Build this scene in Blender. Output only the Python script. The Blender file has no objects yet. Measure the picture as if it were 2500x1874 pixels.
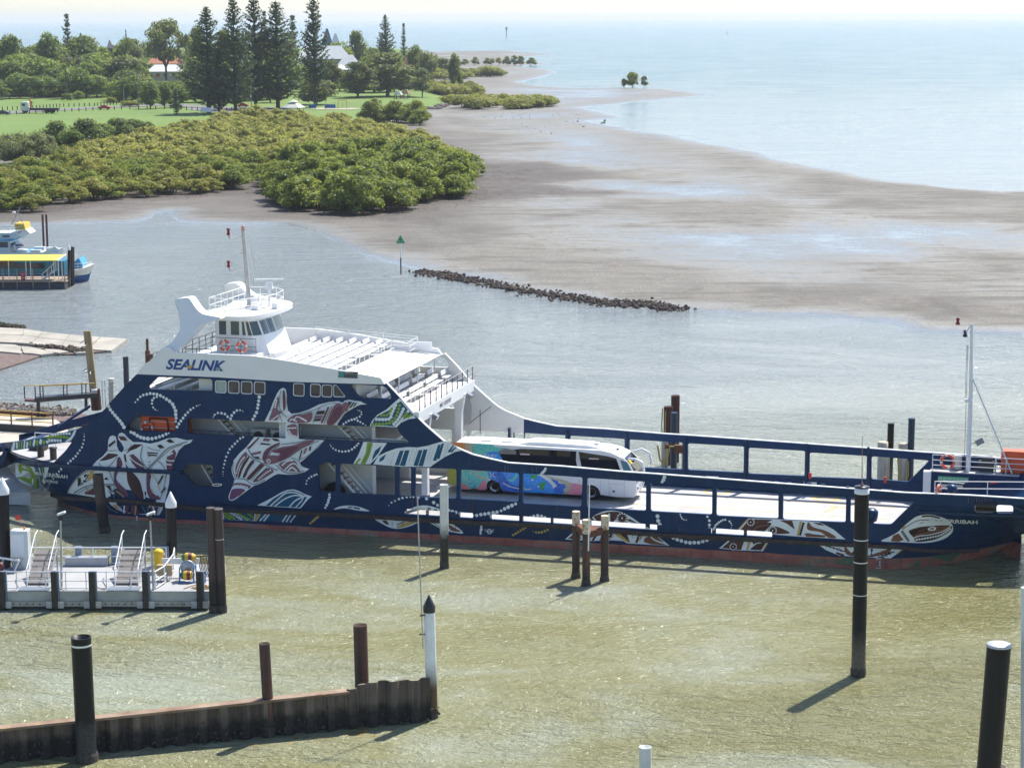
import bpy,bmesh,math,random
import numpy as np
from math import sin,cos,pi,radians,atan,atan2,sqrt,hypot,tan,exp
from mathutils import Vector,Matrix
from mathutils.geometry import tessellate_polygon

# ------------------------------------------------------------------ camera, sky, sun, exposure
SC = bpy.context.scene
COL = SC.collection
FPX,CX,CY,CAM_H = 5055.0,1250.0,937.0,34.0      # photograph measured at 2500 x 1874
TH = atan((937 - 44.5) / FPX)
RHO = radians(.149)
_r0,_f0,_u0 = Vector((1,0,0)),Vector((0,cos(TH),-sin(TH))),Vector((0,sin(TH),cos(TH)))
CR = _r0 * cos(RHO) - _u0 * sin(RHO)
CU = _u0 * cos(RHO) + _r0 * sin(RHO)
CAM = Vector((0,0,CAM_H))
cd = bpy.data.cameras.new('camera')
cam = bpy.data.objects.new('camera',cd)
COL.objects.link(cam)
cd.sensor_width = 36; cd.lens = FPX * 36 / 2500
cd.clip_start = 1; cd.clip_end = 120000
mw = Matrix((( CR.x,CU.x,-_f0.x,CAM.x),(CR.y,CU.y,-_f0.y,CAM.y),(CR.z,CU.z,-_f0.z,CAM.z),(0,0,0,1)))
cam.matrix_world = mw
SC.camera = cam

SUN_EL,SUN_AZ = radians(56),radians(36)             # azimuth from +Y towards +X: a high sun ahead and to the right
world = bpy.data.worlds.new('World'); SC.world = world
world.use_nodes = True
_nt = world.node_tree; _nt.nodes.clear()
_o = _nt.nodes.new('ShaderNodeOutputWorld'); _b = _nt.nodes.new('ShaderNodeBackground')
_s = _nt.nodes.new('ShaderNodeTexSky'); _s.sky_type = 'NISHITA'; _s.sun_disc = False
_s.sun_elevation = SUN_EL; _s.sun_rotation = SUN_AZ
_s.altitude = 0; _s.air_density = .85; _s.dust_density = .7; _s.ozone_density = 3.0
_nt.links.new(_s.outputs[0],_b.inputs[0]); _nt.links.new(_b.outputs[0],_o.inputs[0])
_b.inputs[1].default_value = .122
sd = bpy.data.lights.new('sun','SUN'); sd.energy = 4.4; sd.angle = radians(.53); sd.color = (1,.955,.88)
sun = bpy.data.objects.new('sun',sd); COL.objects.link(sun)
SUNV = Vector((sin(SUN_AZ) * cos(SUN_EL),cos(SUN_AZ) * cos(SUN_EL),sin(SUN_EL)))
sun.rotation_euler = SUNV.to_track_quat('Z','Y').to_euler()
sun.location = SUNV * 200
SC.view_settings.view_transform = 'Standard'; SC.view_settings.look = 'None'
SC.view_settings.gamma = 1; SC.view_settings.use_curve_mapping = False
SC.view_settings.exposure = 0.76
SC.render.engine = 'CYCLES'
SC.cycles.max_bounces = 6; SC.cycles.diffuse_bounces = 2; SC.cycles.glossy_bounces = 3
SC.cycles.transmission_bounces = 4; SC.cycles.transparent_max_bounces = 8; SC.cycles.volume_bounces = 0
SC.cycles.caustics_reflective = False; SC.cycles.caustics_refractive = False
SC.cycles.sample_clamp_indirect = 4; SC.cycles.use_denoising = True
SC.cycles.use_adaptive_sampling = True; SC.cycles.adaptive_threshold = 0.02

HAZE = .00007

def ray(x,y):
    return CR * ((x - CX) / FPX) - CU * ((y - CY) / FPX) + _f0
def G(x,y,z=0.0):
    """the point at height z that the photograph shows at pixel x, y (2500 wide)"""
    d = ray(x,y); return CAM + d * ((z - CAM_H) / d.z)
def AT(x,y,dist):
    """the point at ground distance dist seen at that pixel"""
    d = ray(x,y); return CAM + d * (dist / hypot(d.x,d.y))
def Zm(ox,oy,sc):
    return lambda *p: [(ox + a / sc,oy + b / sc) for a,b in p]
Za = Zm(0,950,3.1586); Zb = Zm(500,900,3.1586); Zc = Zm(1050,900,3.1586); Zd = Zm(1600,900,2.4578)
Ze = Zm(700,700,3.1586); Zf = Zm(350,480,3.1586); Zg = Zm(0,600,3.1586); Zh = Zm(0,300,1.7696)
K1 = Zm(0,940,5.526); K2 = Zm(300,880,6.506); K3 = Zm(540,1000,6.506); K4 = Zm(1050,1030,7.373)
K5 = Zm(1240,1050,6.9125); K6 = Zm(1350,1200,4.424); K7 = Zm(1700,1200,3.16); K8 = Zm(100,1080,6.144)
L2 = Zm(480,740,7.373); L3 = Zm(700,780,7.373); L4 = Zm(920,820,6.907); L5 = Zm(2200,1050,6.633)
L6 = Zm(0,780,6.909); N6 = Zm(0,1240,3.6867); N8 = Zm(0,1280,7.373); B5 = Zm(0,500,6.32)
D1 = Zm(0,0,1 / 1.1302)                              # whole-picture view
T1 = Zm(0,0,3.685); T2 = Zm(500,0,3.685); T3 = Zm(900,30,2.212)

# ------------------------------------------------------------------ materials
def _node(nt,kind,**kw):
    n = nt.nodes.new(kind)
    for k,v in kw.items():
        if k in ('op',): n.operation = v
        else: setattr(n,k,v)
    return n
def rgba(c): return (c[0],c[1],c[2],1)
def new_mat(name):
    m = bpy.data.materials.new(name); m.use_nodes = True
    nt = m.node_tree
    return m,nt,nt.nodes['Principled BSDF']
def ramp(nt,fac,stops,interp='LINEAR'):
    r = nt.nodes.new('ShaderNodeValToRGB'); r.color_ramp.interpolation = interp
    el = r.color_ramp.elements
    while len(el) < len(stops): el.new(.5)
    for e,(p,c) in zip(el,stops):
        e.position = p; e.color = rgba(c) if hasattr(c,'__len__') else (c,c,c,1)
    nt.links.new(fac,r.inputs[0]); return r.outputs[0]
def noise(nt,scale,detail=4,rough=.55,coord='Object',stretch=None,dist=0):
    tc = nt.nodes.new('ShaderNodeTexCoord')
    src = tc.outputs[coord]
    if coord == 'World':
        pass
    if stretch:
        mp = nt.nodes.new('ShaderNodeMapping'); mp.inputs['Scale'].default_value = stretch
        nt.links.new(src,mp.inputs[0]); src = mp.outputs[0]
    n = nt.nodes.new('ShaderNodeTexNoise')
    n.inputs['Scale'].default_value = scale; n.inputs['Detail'].default_value = detail
    n.inputs['Roughness'].default_value = rough; n.inputs['Distortion'].default_value = dist
    nt.links.new(src,n.inputs['Vector']); return n.outputs['Fac']
def mixc(nt,fac,a,b,mode='MIX'):
    m = nt.nodes.new('ShaderNodeMix'); m.data_type = 'RGBA'; m.blend_type = mode
    for sock,v in ((m.inputs[0],fac),(m.inputs[6],a),(m.inputs[7],b)):
        if hasattr(v,'is_output'): nt.links.new(v,sock)
        elif hasattr(v,'__len__'): sock.default_value = rgba(v)
        else: sock.default_value = v
    return m.outputs[2]
def math_(nt,op,a,b=0.0,clamp=False):
    m = nt.nodes.new('ShaderNodeMath'); m.operation = op; m.use_clamp = clamp
    for i,v in enumerate((a,b)):
        if hasattr(v,'is_output'): nt.links.new(v,m.inputs[i])
        else: m.inputs[i].default_value = v
    return m.outputs[0]
def coordz(nt,coord='Object',axis=2):
    tc = nt.nodes.new('ShaderNodeTexCoord'); sp = nt.nodes.new('ShaderNodeSeparateXYZ')
    nt.links.new(tc.outputs[coord],sp.inputs[0]); return sp.outputs[axis]
def bump(nt,bsdf,h,strength=.3,dist=.05):
    b = nt.nodes.new('ShaderNodeBump'); b.inputs['Strength'].default_value = strength
    b.inputs['Distance'].default_value = dist
    nt.links.new(h,b.inputs['Height']); nt.links.new(b.outputs[0],bsdf.inputs['Normal'])
_MC = {}
def M(name,col,rough=.5,var=.12,scale=1.5,bmp=0.,metal=0.,spec=.5,dirt=None,dirt_at=(.55,.75),stretch=None):
    """plain material: a base colour with mottled variation, optional dirt colour in patches, fine relief"""
    if name in _MC: return _MC[name]
    m,nt,b = new_mat(name)
    n = noise(nt,scale,5,.6,stretch=stretch)
    lo = tuple(max(0,c * (1 - var)) for c in col); hi = tuple(min(1,c * (1 + var)) for c in col)
    c = ramp(nt,n,[(.3,lo),(.7,hi)])
    if dirt:
        n2 = noise(nt,scale * 1.7,6,.65,stretch=stretch)
        c = mixc(nt,ramp(nt,n2,[(dirt_at[0],0.),(dirt_at[1],1.)]),c,dirt)
    nt.links.new(c,b.inputs['Base Color'])
    b.inputs['Roughness'].default_value = rough; b.inputs['Metallic'].default_value = metal
    b.inputs['Specular IOR Level'].default_value = spec
    if bmp: bump(nt,b,noise(nt,scale * 6,4),bmp,.03)
    _MC[name] = m; return m
def M_streak(name,col,streak,rough=.45,amt=(.5,.75),sx=2.2,sz=.12,low=None,low_z=(0,1),bmp=.1,extra=None,spec=.5):
    """painted or bare steel with streaks running down it; 'low' is a band of another colour below a height (tide mark)"""
    if name in _MC: return _MC[name]
    m,nt,b = new_mat(name)
    n = noise(nt,1,5,.6,stretch=(sx,sx,sz))
    base = ramp(nt,noise(nt,.8,5),[(.3,tuple(c * .86 for c in col)),(.7,tuple(min(1,c * 1.12) for c in col))])
    c = mixc(nt,ramp(nt,n,[(amt[0],0.),(amt[1],1.)]),base,streak)
    if extra:
        c = mixc(nt,ramp(nt,noise(nt,extra[1],6,.7),[(extra[2],0.),(extra[2] + .08,1.)]),c,extra[0])
    if low:
        z = coordz(nt)
        zz = math_(nt,'ADD',z,math_(nt,'MULTIPLY',math_(nt,'SUBTRACT',noise(nt,2.5,4),.5),.9))
        mr = nt.nodes.new('ShaderNodeMapRange'); mr.inputs[1].default_value = low_z[0]; mr.inputs[2].default_value = low_z[1]
        mr.inputs[3].default_value = 1; mr.inputs[4].default_value = 0
        nt.links.new(zz,mr.inputs[0])
        lowc = ramp(nt,noise(nt,9,5,.7),[(.35,tuple(q * .55 for q in low)),(.68,tuple(min(1,q * 1.5) for q in low))])
        c = mixc(nt,mr.outputs[0],c,lowc)
    nt.links.new(c,b.inputs['Base Color']); b.inputs['Roughness'].default_value = rough; b.inputs['Specular IOR Level'].default_value = spec
    if bmp: bump(nt,b,noise(nt,7,5,.65),bmp,.03)
    _MC[name] = m; return m
def M_glass(name,col=(.02,.025,.03),rough=.06):
    if name in _MC: return _MC[name]
    m,nt,b = new_mat(name)
    b.inputs['Base Color'].default_value = rgba(col); b.inputs['Roughness'].default_value = rough
    b.inputs['Specular IOR Level'].default_value = .6
    _MC[name] = m; return m

# ------------------------------------------------------------------ mesh building
class MB:
    def __init__(s): s.v = []; s.f = []; s.m = []; s.sm = []; s.cur = 0; s.smooth = False
    def add(s,vs,fs,mi=None,smooth=None):
        o = len(s.v); s.v.extend([tuple(v) for v in vs])
        for f in fs:
            s.f.append(tuple(i + o for i in f)); s.m.append(s.cur if mi is None else mi); s.sm.append(s.smooth if smooth is None else smooth)
        return s
    def box(s,c,d,rz=0,ry=0,rx=0,mi=None,taper=1.0):
        R = Matrix.Rotation(rz,3,'Z') @ Matrix.Rotation(ry,3,'Y') @ Matrix.Rotation(rx,3,'X')
        vs = []
        for k,(x,y,z) in enumerate([(-1,-1,-1),(1,-1,-1),(1,1,-1),(-1,1,-1),(-1,-1,1),(1,-1,1),(1,1,1),(-1,1,1)]):
            t = taper if z > 0 else 1
            vs.append(Vector(c) + R @ Vector((x * d[0] / 2 * t,y * d[1] / 2 * t,z * d[2] / 2)))
        return s.add(vs,[(0,3,2,1),(4,5,6,7),(0,1,5,4),(1,2,6,5),(2,3,7,6),(3,0,4,7)],mi)
    def beam(s,a,b,w,h=None,mi=None,up=(0,0,1)):
        a,b = Vector(a),Vector(b); h = h or w
        d = (b - a).normalized(); u = Vector(up)
        if abs(d.dot(u)) > .98: u = Vector((1,0,0))
        x = d.cross(u).normalized(); y = x.cross(d)
        vs = [p + x * i * w / 2 + y * j * h / 2 for p in (a,b) for i,j in ((-1,-1),(1,-1),(1,1),(-1,1))]
        return s.add(vs,[(0,1,2,3),(7,6,5,4),(0,4,5,1),(1,5,6,2),(2,6,7,3),(3,7,4,0)],mi)
    def tube(s,a,b,r0,r1=None,n=8,caps=True,mi=None,smooth=True):
        a,b = Vector(a),Vector(b); r1 = r0 if r1 is None else r1
        d = (b - a).normalized(); u = Vector((0,0,1)) if abs(d.z) < .95 else Vector((1,0,0))
        x = d.cross(u).normalized(); y = d.cross(x)
        vs = [a + (x * cos(2 * pi * k / n) + y * sin(2 * pi * k / n)) * r0 for k in range(n)]
        vs += [b + (x * cos(2 * pi * k / n) + y * sin(2 * pi * k / n)) * r1 for k in range(n)]
        s.add(vs,[(k,(k + 1) % n,n + (k + 1) % n,n + k) for k in range(n)],mi,smooth)
        if caps:
            s.add(vs,[tuple(range(n))[::-1],tuple(range(n,2 * n))],mi,False)
        return s
    def path(s,pts,r,n=5,mi=None):
        for a,b in zip(pts,pts[1:]):
            if (Vector(a) - Vector(b)).length > 1e-5: s.tube(a,b,r,r,n,True,mi)
        return s
    def lathe(s,prof,n=16,c=(0,0,0),mi=None,smooth=True,M4=None):
        vs = []
        for r,z in prof:
            for k in range(n):
                p = Vector((r * cos(2 * pi * k / n),r * sin(2 * pi * k / n),z))
                if M4: p = M4 @ p
                vs.append(p + Vector(c))
        fs = []
        for j in range(len(prof) - 1):
            for k in range(n):
                fs.append((j * n + k,j * n + (k + 1) % n,(j + 1) * n + (k + 1) % n,(j + 1) * n + k))
        return s.add(vs,fs,mi,smooth)
    def torus(s,c,R,r,axis='Y',n=16,m=7,mi=None,stripes=None):
        vs = []; 
        for i in range(n):
            a = 2 * pi * i / n
            for j in range(m):
                b = 2 * pi * j / m
                q = Vector(((R + r * cos(b)) * cos(a),r * sin(b),(R + r * cos(b)) * sin(a)))
                if axis == 'X': q = Vector((q.y,q.x,q.z))
                if axis == 'Z': q = Vector((q.x,q.z,q.y))
                vs.append(Vector(c) + q)
        for i in range(n):
            k = mi
            if stripes and i % (n // 4) == 0: k = stripes
            s.add([vs[i * m + j] for j in range(m)] + [vs[((i + 1) % n) * m + j] for j in range(m)],
                  [(j,(j + 1) % m,m + (j + 1) % m,m + j) for j in range(m)],k,True)
        return s
    def sphere(s,c,r,n=10,m=6,mi=None,sz=1.0):
        prof = [(r * sin(pi * j / m) + 1e-4,-r * cos(pi * j / m) * sz) for j in range(m + 1)]
        return s.lathe(prof,n,c,mi)
    def prism(s,loops,place,depth_vec,mi=None,cuts=()):
        """loops: outer polygon then holes, 2-D; place(x, y, k) -> 3-D for the front (k=0) and back (k=1)"""
        tri = tessellate_polygon([[Vector((p[0],p[1],0)) for p in L] for L in loops])
        flat = [p for L in loops for p in L]
        if cuts:
            bm = bmesh.new()
            bv = [bm.verts.new((p[0],p[1],0)) for p in flat]
            for t in tri:
                try: bm.faces.new([bv[i] for i in t])
                except ValueError: pass
            for axis,val in cuts:
                no = (1,0,0) if axis == 0 else (0,1,0)
                co = (val,0,0) if axis == 0 else (0,val,0)
                bmesh.ops.bisect_plane(bm,geom=bm.verts[:] + bm.edges[:] + bm.faces[:],plane_co=co,plane_no=no,dist=1e-5)
            bm.normal_update(); bm.verts.index_update()
            pts = [(v.co.x,v.co.y) for v in bm.verts]
            faces = []
            for f in bm.faces:
                idx = [v.index for v in f.verts]
                faces.append(idx if f.normal.z > 0 else idx[::-1])
            bed = []
            for e in bm.edges:
                if len(e.link_faces) == 1:
                    f = e.link_faces[0]; ids = [v.index for v in f.verts]
                    a,b = e.verts[0].index,e.verts[1].index
                    i = ids.index(a); fwd = ids[(i + 1) % len(ids)] == b
                    if f.normal.z < 0: fwd = not fwd
                    bed.append((a,b) if fwd else (b,a))
            bm.free()
        else:
            pts = flat; faces = []
            for t in tri:
                (ax,ay),(bx,by),(cx,cy) = (flat[i] for i in t)
                faces.append(t if (bx - ax) * (cy - ay) - (by - ay) * (cx - ax) > 0 else t[::-1])
            bed = []; o = 0
            for li,L in enumerate(loops):
                n = len(L); ar = sum(L[i][0] * L[(i + 1) % n][1] - L[(i + 1) % n][0] * L[i][1] for i in range(n))
                for i in range(n):
                    a,b = o + i,o + (i + 1) % n
                    ccw = ar > 0
                    bed.append((a,b) if (ccw == (li == 0)) else (b,a))
                o += n
        n = len(pts)
        if depth_vec is None:
            return s.add([place(p[0],p[1],0) for p in pts],faces,mi)
        fr = [place(p[0],p[1],0) for p in pts]; bk = [place(p[0],p[1],1) for p in pts]
        s.add(fr + bk,[tuple(f) for f in faces] + [tuple(i + n for i in reversed(f)) for f in faces] +
              [(b,a,a + n,b + n) for a,b in bed],mi)
        return s
    def build(s,name,mats,parent=None,label=None,loc=None,kind=None,bevel=0):
        me = bpy.data.meshes.new(name); me.from_pydata(s.v,[],s.f)
        if not isinstance(mats,(list,tuple)): mats = [mats]
        for m in mats: me.materials.append(m)
        if len(s.f):
            me.polygons.foreach_set('material_index',[min(i,len(mats) - 1) for i in s.m])
            me.polygons.foreach_set('use_smooth',s.sm)
        me.update()
        return link(name,me,parent,label,loc,kind,bevel)
def link(name,me,parent=None,label=None,loc=None,kind=None,bevel=0):
    o = bpy.data.objects.new(name,me); COL.objects.link(o)
    if parent: o.parent = parent
    if loc is not None: o.location = loc
    if label: o['label'] = label
    if kind: o['kind'] = kind
    if bevel:
        b = o.modifiers.new('bevel','BEVEL'); b.width = bevel; b.segments = 2; b.limit_method = 'ANGLE'; b.angle_limit = radians(40)
    return o
def thing(name,label,cat,loc=(0,0,0),rz=0,group=None):
    o = bpy.data.objects.new(name,None); COL.objects.link(o); o.empty_display_size = .3
    o.location = loc; o.rotation_euler = (0,0,rz); tag(o,label,cat,group); return o
def tag(o,label,cat,group=None):
    o['label'] = label; o['category'] = cat
    if group: o['group'] = group
    return o
def copy_tree(o,parent=None,kids=None):
    c = o.copy(); COL.objects.link(c)
    if parent: c.parent = parent
    for ch in list(o.children): copy_tree(ch,c)
    return c
def copies(o,loc,rz=0,scale=1,label=None):
    c = copy_tree(o); c.location = loc; c.rotation_euler = (0,0,rz)
    c.scale = (scale,) * 3 if not hasattr(scale,'__len__') else scale
    if label: c['label'] = label
    return c
def smooth_loop(pts,n=4,closed=True):
    out = []; N = len(pts)
    rng = range(N) if closed else range(N - 1)
    for i in rng:
        p0 = pts[(i - 1) % N] if closed or i > 0 else pts[0]
        p1 = pts[i]; p2 = pts[(i + 1) % N]; p3 = pts[(i + 2) % N] if closed or i + 2 < N else pts[-1]
        for k in range(n):
            t = k / n
            out.append(tuple(.5 * (2 * b + (c - a) * t + (2 * a - 5 * b + 4 * c - d) * t * t + (3 * b - a - 3 * c + d) * t ** 3)
                             for a,b,c,d in zip(p0,p1,p2,p3)))
    if not closed: out.append(tuple(pts[-1]))
    return out
def fillet(pts,r,n=4):
    out = []; N = len(pts)
    for i in range(N):
        p = Vector(pts[i]); a = Vector(pts[i - 1]) - p; b = Vector(pts[(i + 1) % N]) - p
        rr = min(r,a.length * .45,b.length * .45)
        p1 = p + a.normalized() * rr; p2 = p + b.normalized() * rr
        for k in range(n + 1):
            t = k / n
            q = p1 * (1 - t) ** 2 + p * 2 * t * (1 - t) + p2 * t * t
            out.append((q.x,q.y))
    return out
# ------------------------------------------------------------------ water, tidal flats, parkland
def water_material():
    m,nt,b = new_mat('water')
    b.inputs['IOR'].default_value = 1.333
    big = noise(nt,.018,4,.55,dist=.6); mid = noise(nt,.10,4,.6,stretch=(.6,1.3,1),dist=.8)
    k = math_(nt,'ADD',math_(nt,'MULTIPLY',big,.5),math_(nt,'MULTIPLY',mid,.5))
    silt_sheen = ramp(nt,k,[(.38,(.205,.195,.075)),(.5,(.255,.252,.130)),(.61,(.315,.335,.245))])  # olive silty water; the paler patches are sky sheen put into the colour
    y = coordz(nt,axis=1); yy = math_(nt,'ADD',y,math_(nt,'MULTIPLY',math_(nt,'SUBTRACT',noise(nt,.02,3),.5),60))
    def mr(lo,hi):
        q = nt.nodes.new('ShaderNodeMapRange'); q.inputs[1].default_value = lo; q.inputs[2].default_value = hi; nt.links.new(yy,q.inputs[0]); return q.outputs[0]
    c = mixc(nt,mr(118,190),silt_sheen,(.245,.275,.275)); c = mixc(nt,mr(480,1300),c,(.045,.135,.165))
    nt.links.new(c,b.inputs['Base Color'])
    calm = ramp(nt,noise(nt,.035,4,.6,stretch=(.5,1.4,1),dist=1.2),[(.38,.45),(.62,1.)])
    w1 = noise(nt,.28,3,.5,stretch=(.6,1.15,1),dist=1.0); w2 = noise(nt,1.0,4,.62,stretch=(.75,1.4,1),dist=.9); w3 = noise(nt,3.6,3,.6,stretch=(.8,1.25,1),dist=.4)
    h = math_(nt,'ADD',math_(nt,'MULTIPLY',w1,.42),math_(nt,'ADD',math_(nt,'MULTIPLY',w2,.24),math_(nt,'MULTIPLY',w3,.15)))
    shel = math_(nt,'SUBTRACT',1.0,math_(nt,'MULTIPLY',math_(nt,'MULTIPLY',mr(250,420),math_(nt,'SUBTRACT',1.0,mr(560,950))),.6))
    bump(nt,b,math_(nt,'MULTIPLY',h,math_(nt,'MULTIPLY',calm,shel)),1.0,2.3)
    nt.links.new(ramp(nt,calm,[(.45,.10),(1.,.17)]),b.inputs['Roughness'])
    return m
_w = MB()
_R = 30000
_xs = [-_R,-4000,-600,-120,120,600,4000,_R]; _ys = [-2000,40,200,700,3000,12000,_R]
_w.v = [(x,y,0) for y in _ys for x in _xs]
_n = len(_xs)
for j in range(len(_ys) - 1):
    for i in range(_n - 1):
        a = j * _n + i; _w.f.append((a,a + 1,a + 1 + _n,a + _n)); _w.m.append(0); _w.sm.append(False)
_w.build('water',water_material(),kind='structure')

def vnoise(x,y,seed=0):
    def hsh(i,j):
        h = (i * 374761393 + j * 668265263 + seed * 144665) & 0xffffffff
        h = ((h ^ (h >> 13)) * 1274126177) & 0xffffffff
        return ((h ^ (h >> 16)) & 0xffff) / 65535.0
    xi = np.floor(x).astype(np.int64); yi = np.floor(y).astype(np.int64); fx = x - xi; fy = y - yi
    fx = fx * fx * (3 - 2 * fx); fy = fy * fy * (3 - 2 * fy)
    a = hsh(xi,yi); b = hsh(xi + 1,yi); c = hsh(xi,yi + 1); d = hsh(xi + 1,yi + 1)
    return (a * (1 - fx) + b * fx) * (1 - fy) + (c * (1 - fx) + d * fx) * fy - .5
def fbm(x,y,o=4,seed=0):
    s = 0; a = 1.0
    for k in range(o):
        s = s + a * vnoise(x,y,seed + k); x = x * 2.03 + 11; y = y * 2.03 + 5; a *= .5
    return s
def sdf(px,py,poly):
    """signed distance, positive inside"""
    P = np.array([(p[0],p[1]) for p in poly]); Q = np.roll(P,-1,0)
    best = np.full(px.shape,1e18); ins = np.zeros(px.shape,bool)
    for (ax,ay),(bx,by) in zip(P,Q):
        dx,dy = bx - ax,by - ay
        t = np.clip(((px - ax) * dx + (py - ay) * dy) / (dx * dx + dy * dy + 1e-12),0,1)
        best = np.minimum(best,(px - ax - t * dx) ** 2 + (py - ay - t * dy) ** 2)
        c = ((ay > py) != (by > py)) & (px < dx * (py - ay) / (dy if abs(dy) > 1e-9 else 1e-9) + ax)
        ins ^= c
    d = np.sqrt(best); return np.where(ins,d,-d)
def sstep(x): x = np.clip(x,0,1); return x * x * (3 - 2 * x)
def gpoly(pts,z=0): return [G(x,y,z) for x,y in pts]

_shore = (Zh((-700,430),(0,440),(130,438),(250,436),(380,430),(560,427),(660,408),(655,395),(690,384),(760,376),(748,392),(770,425),(1000,430),(1250,432),(1290,440),(1380,465),(1430,490),(1480,525),(1560,560),(1650,580),(1730,600),(1790,640))
          + D1((1060,601),(1130,627),(1210,637),(1330,657),(1400,657),(1450,667),(1500,667),(1650,674),(1800,680),(1900,692),(1960,712),(2100,714),(2400,724),(2900,735),
               (2900,440),(2300,425),(2100,410),(1930,392),(1760,362),(1600,322),(1450,292),(1330,272),(1275,262),(1350,254),(1290,240),(1262,232),(1400,219),(1545,205),(1450,193),(1330,189),(1250,191),(1180,186),(1120,178),(1170,168),(1205,158),(1190,150),(1110,143),(1200,139),(1100,128),(1200,118),(1100,110),(940,112),(600,118),(-800,118)))
_bank = D1((2120,421),(2160,415),(2300,412),(2600,416),(2600,436),(2200,432))
_land = [(-700,345),(0,338),(200,326),(400,312),(560,303),(700,300),(880,290),(960,278),(1020,262),(1060,257),(1098,249),(1105,241),(1080,222),(1050,200),(1040,185),(1055,165),(1035,140),(1000,122),(930,116),(600,128),(-700,128)]
_hill = [(-700,240),(0,234),(250,227),(330,212),(430,200),(560,192),(700,196),(800,172),(870,150),(905,132),(860,124),(600,130),(-700,130)]
P_SHORE,P_BANK,P_LAND,P_HILL = gpoly(_shore),gpoly(_bank),gpoly(_land,1.5),gpoly(_hill,2)
def terrain(x,y):
    x = np.asarray(x,float); y = np.asarray(y,float)
    wig = fbm(x / 9,y / 22,4,3) * 3.2
    d = np.maximum(sdf(x,y,P_SHORE),sdf(x,y,P_BANK)) + wig
    dl = sdf(x,y,P_LAND); dh = sdf(x,y,P_HILL)
    far = sstep((y - 430) / 500)
    h = .13 * (1 - np.exp(-np.maximum(d,0) / 5)) + .12 * (1 - np.exp(-np.maximum(d,0) / 40)) + .05 * np.sign(d) * (1 - np.exp(-np.abs(d) / 2.0)) - .5 * (1 - np.exp(np.minimum(d,0) / 40))
    pools = fbm(x / 34 + .4 * fbm(x / 40,y / 90,2,5),y / 46,6,9) * .30 + fbm(x / 7,y / 9,3,21) * .06
    right = sstep((x + 18) / 40)
    h = h + .15 * np.exp(-((np.maximum(d,0) - 13) / 15) ** 2) * (d > 0) * (1 - .4 * far)
    h = h + pools * (.55 + .75 * right) * sstep(d / 70) + .03 * right * sstep(d / 8) * (1 - sstep((y - 330) / 120)) - .075 * right * sstep(d / 25) - .11 * right * sstep((y - 400) / 260) * (1 - .5 * far)
    h = np.where(dl > -30,np.maximum(h,.1 + .1 * (dl + 30) / 30),h)
    return h + 2.0 * sstep((dl + 3) / 14) + 5.5 * sstep(dh / 90) + .3 * sstep(dh / 20) * fbm(x / 15,y / 15,3,2),dl
def TZ(x,y): return float(terrain(np.array([x]),np.array([y]))[0][0])

_az = np.radians(np.linspace(-26,26,460)); _r = np.exp(np.linspace(math.log(205),math.log(2600),560))
AA,RR = np.meshgrid(_az,_r); XX = RR * np.sin(AA); YY = RR * np.cos(AA)
HH,DL = terrain(XX.ravel(),YY.ravel()); HH = HH.reshape(XX.shape); DL = DL.reshape(XX.shape)
def sub_grid(mask,name,mat,kind='structure'):
    nr,na = XX.shape
    idx = np.arange(nr * na).reshape(nr,na)
    q = np.stack([idx[:-1,:-1],idx[:-1,1:],idx[1:,1:],idx[1:,:-1]],-1)[mask]
    used,inv = np.unique(q.ravel(),return_inverse=True)
    co = np.stack([XX.ravel()[used],YY.ravel()[used],HH.ravel()[used]],-1)
    me = bpy.data.meshes.new(name)
    me.vertices.add(len(co)); me.vertices.foreach_set('co',co.ravel())
    nf = len(q); me.loops.add(nf * 4); me.loops.foreach_set('vertex_index',inv.astype(np.int32))
    me.polygons.add(nf); me.polygons.foreach_set('loop_start',np.arange(nf) * 4)
    me.polygons.foreach_set('use_smooth',np.ones(nf,bool))
    if name == 'mudflat': me.attributes.new('dark_mud','FLOAT','POINT').data.foreach_set('value',MUD_DARK[used].astype(np.float32))
    me.materials.append(mat); me.update(calc_edges=True); me.validate()
    return link(name,me,kind=kind)

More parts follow.
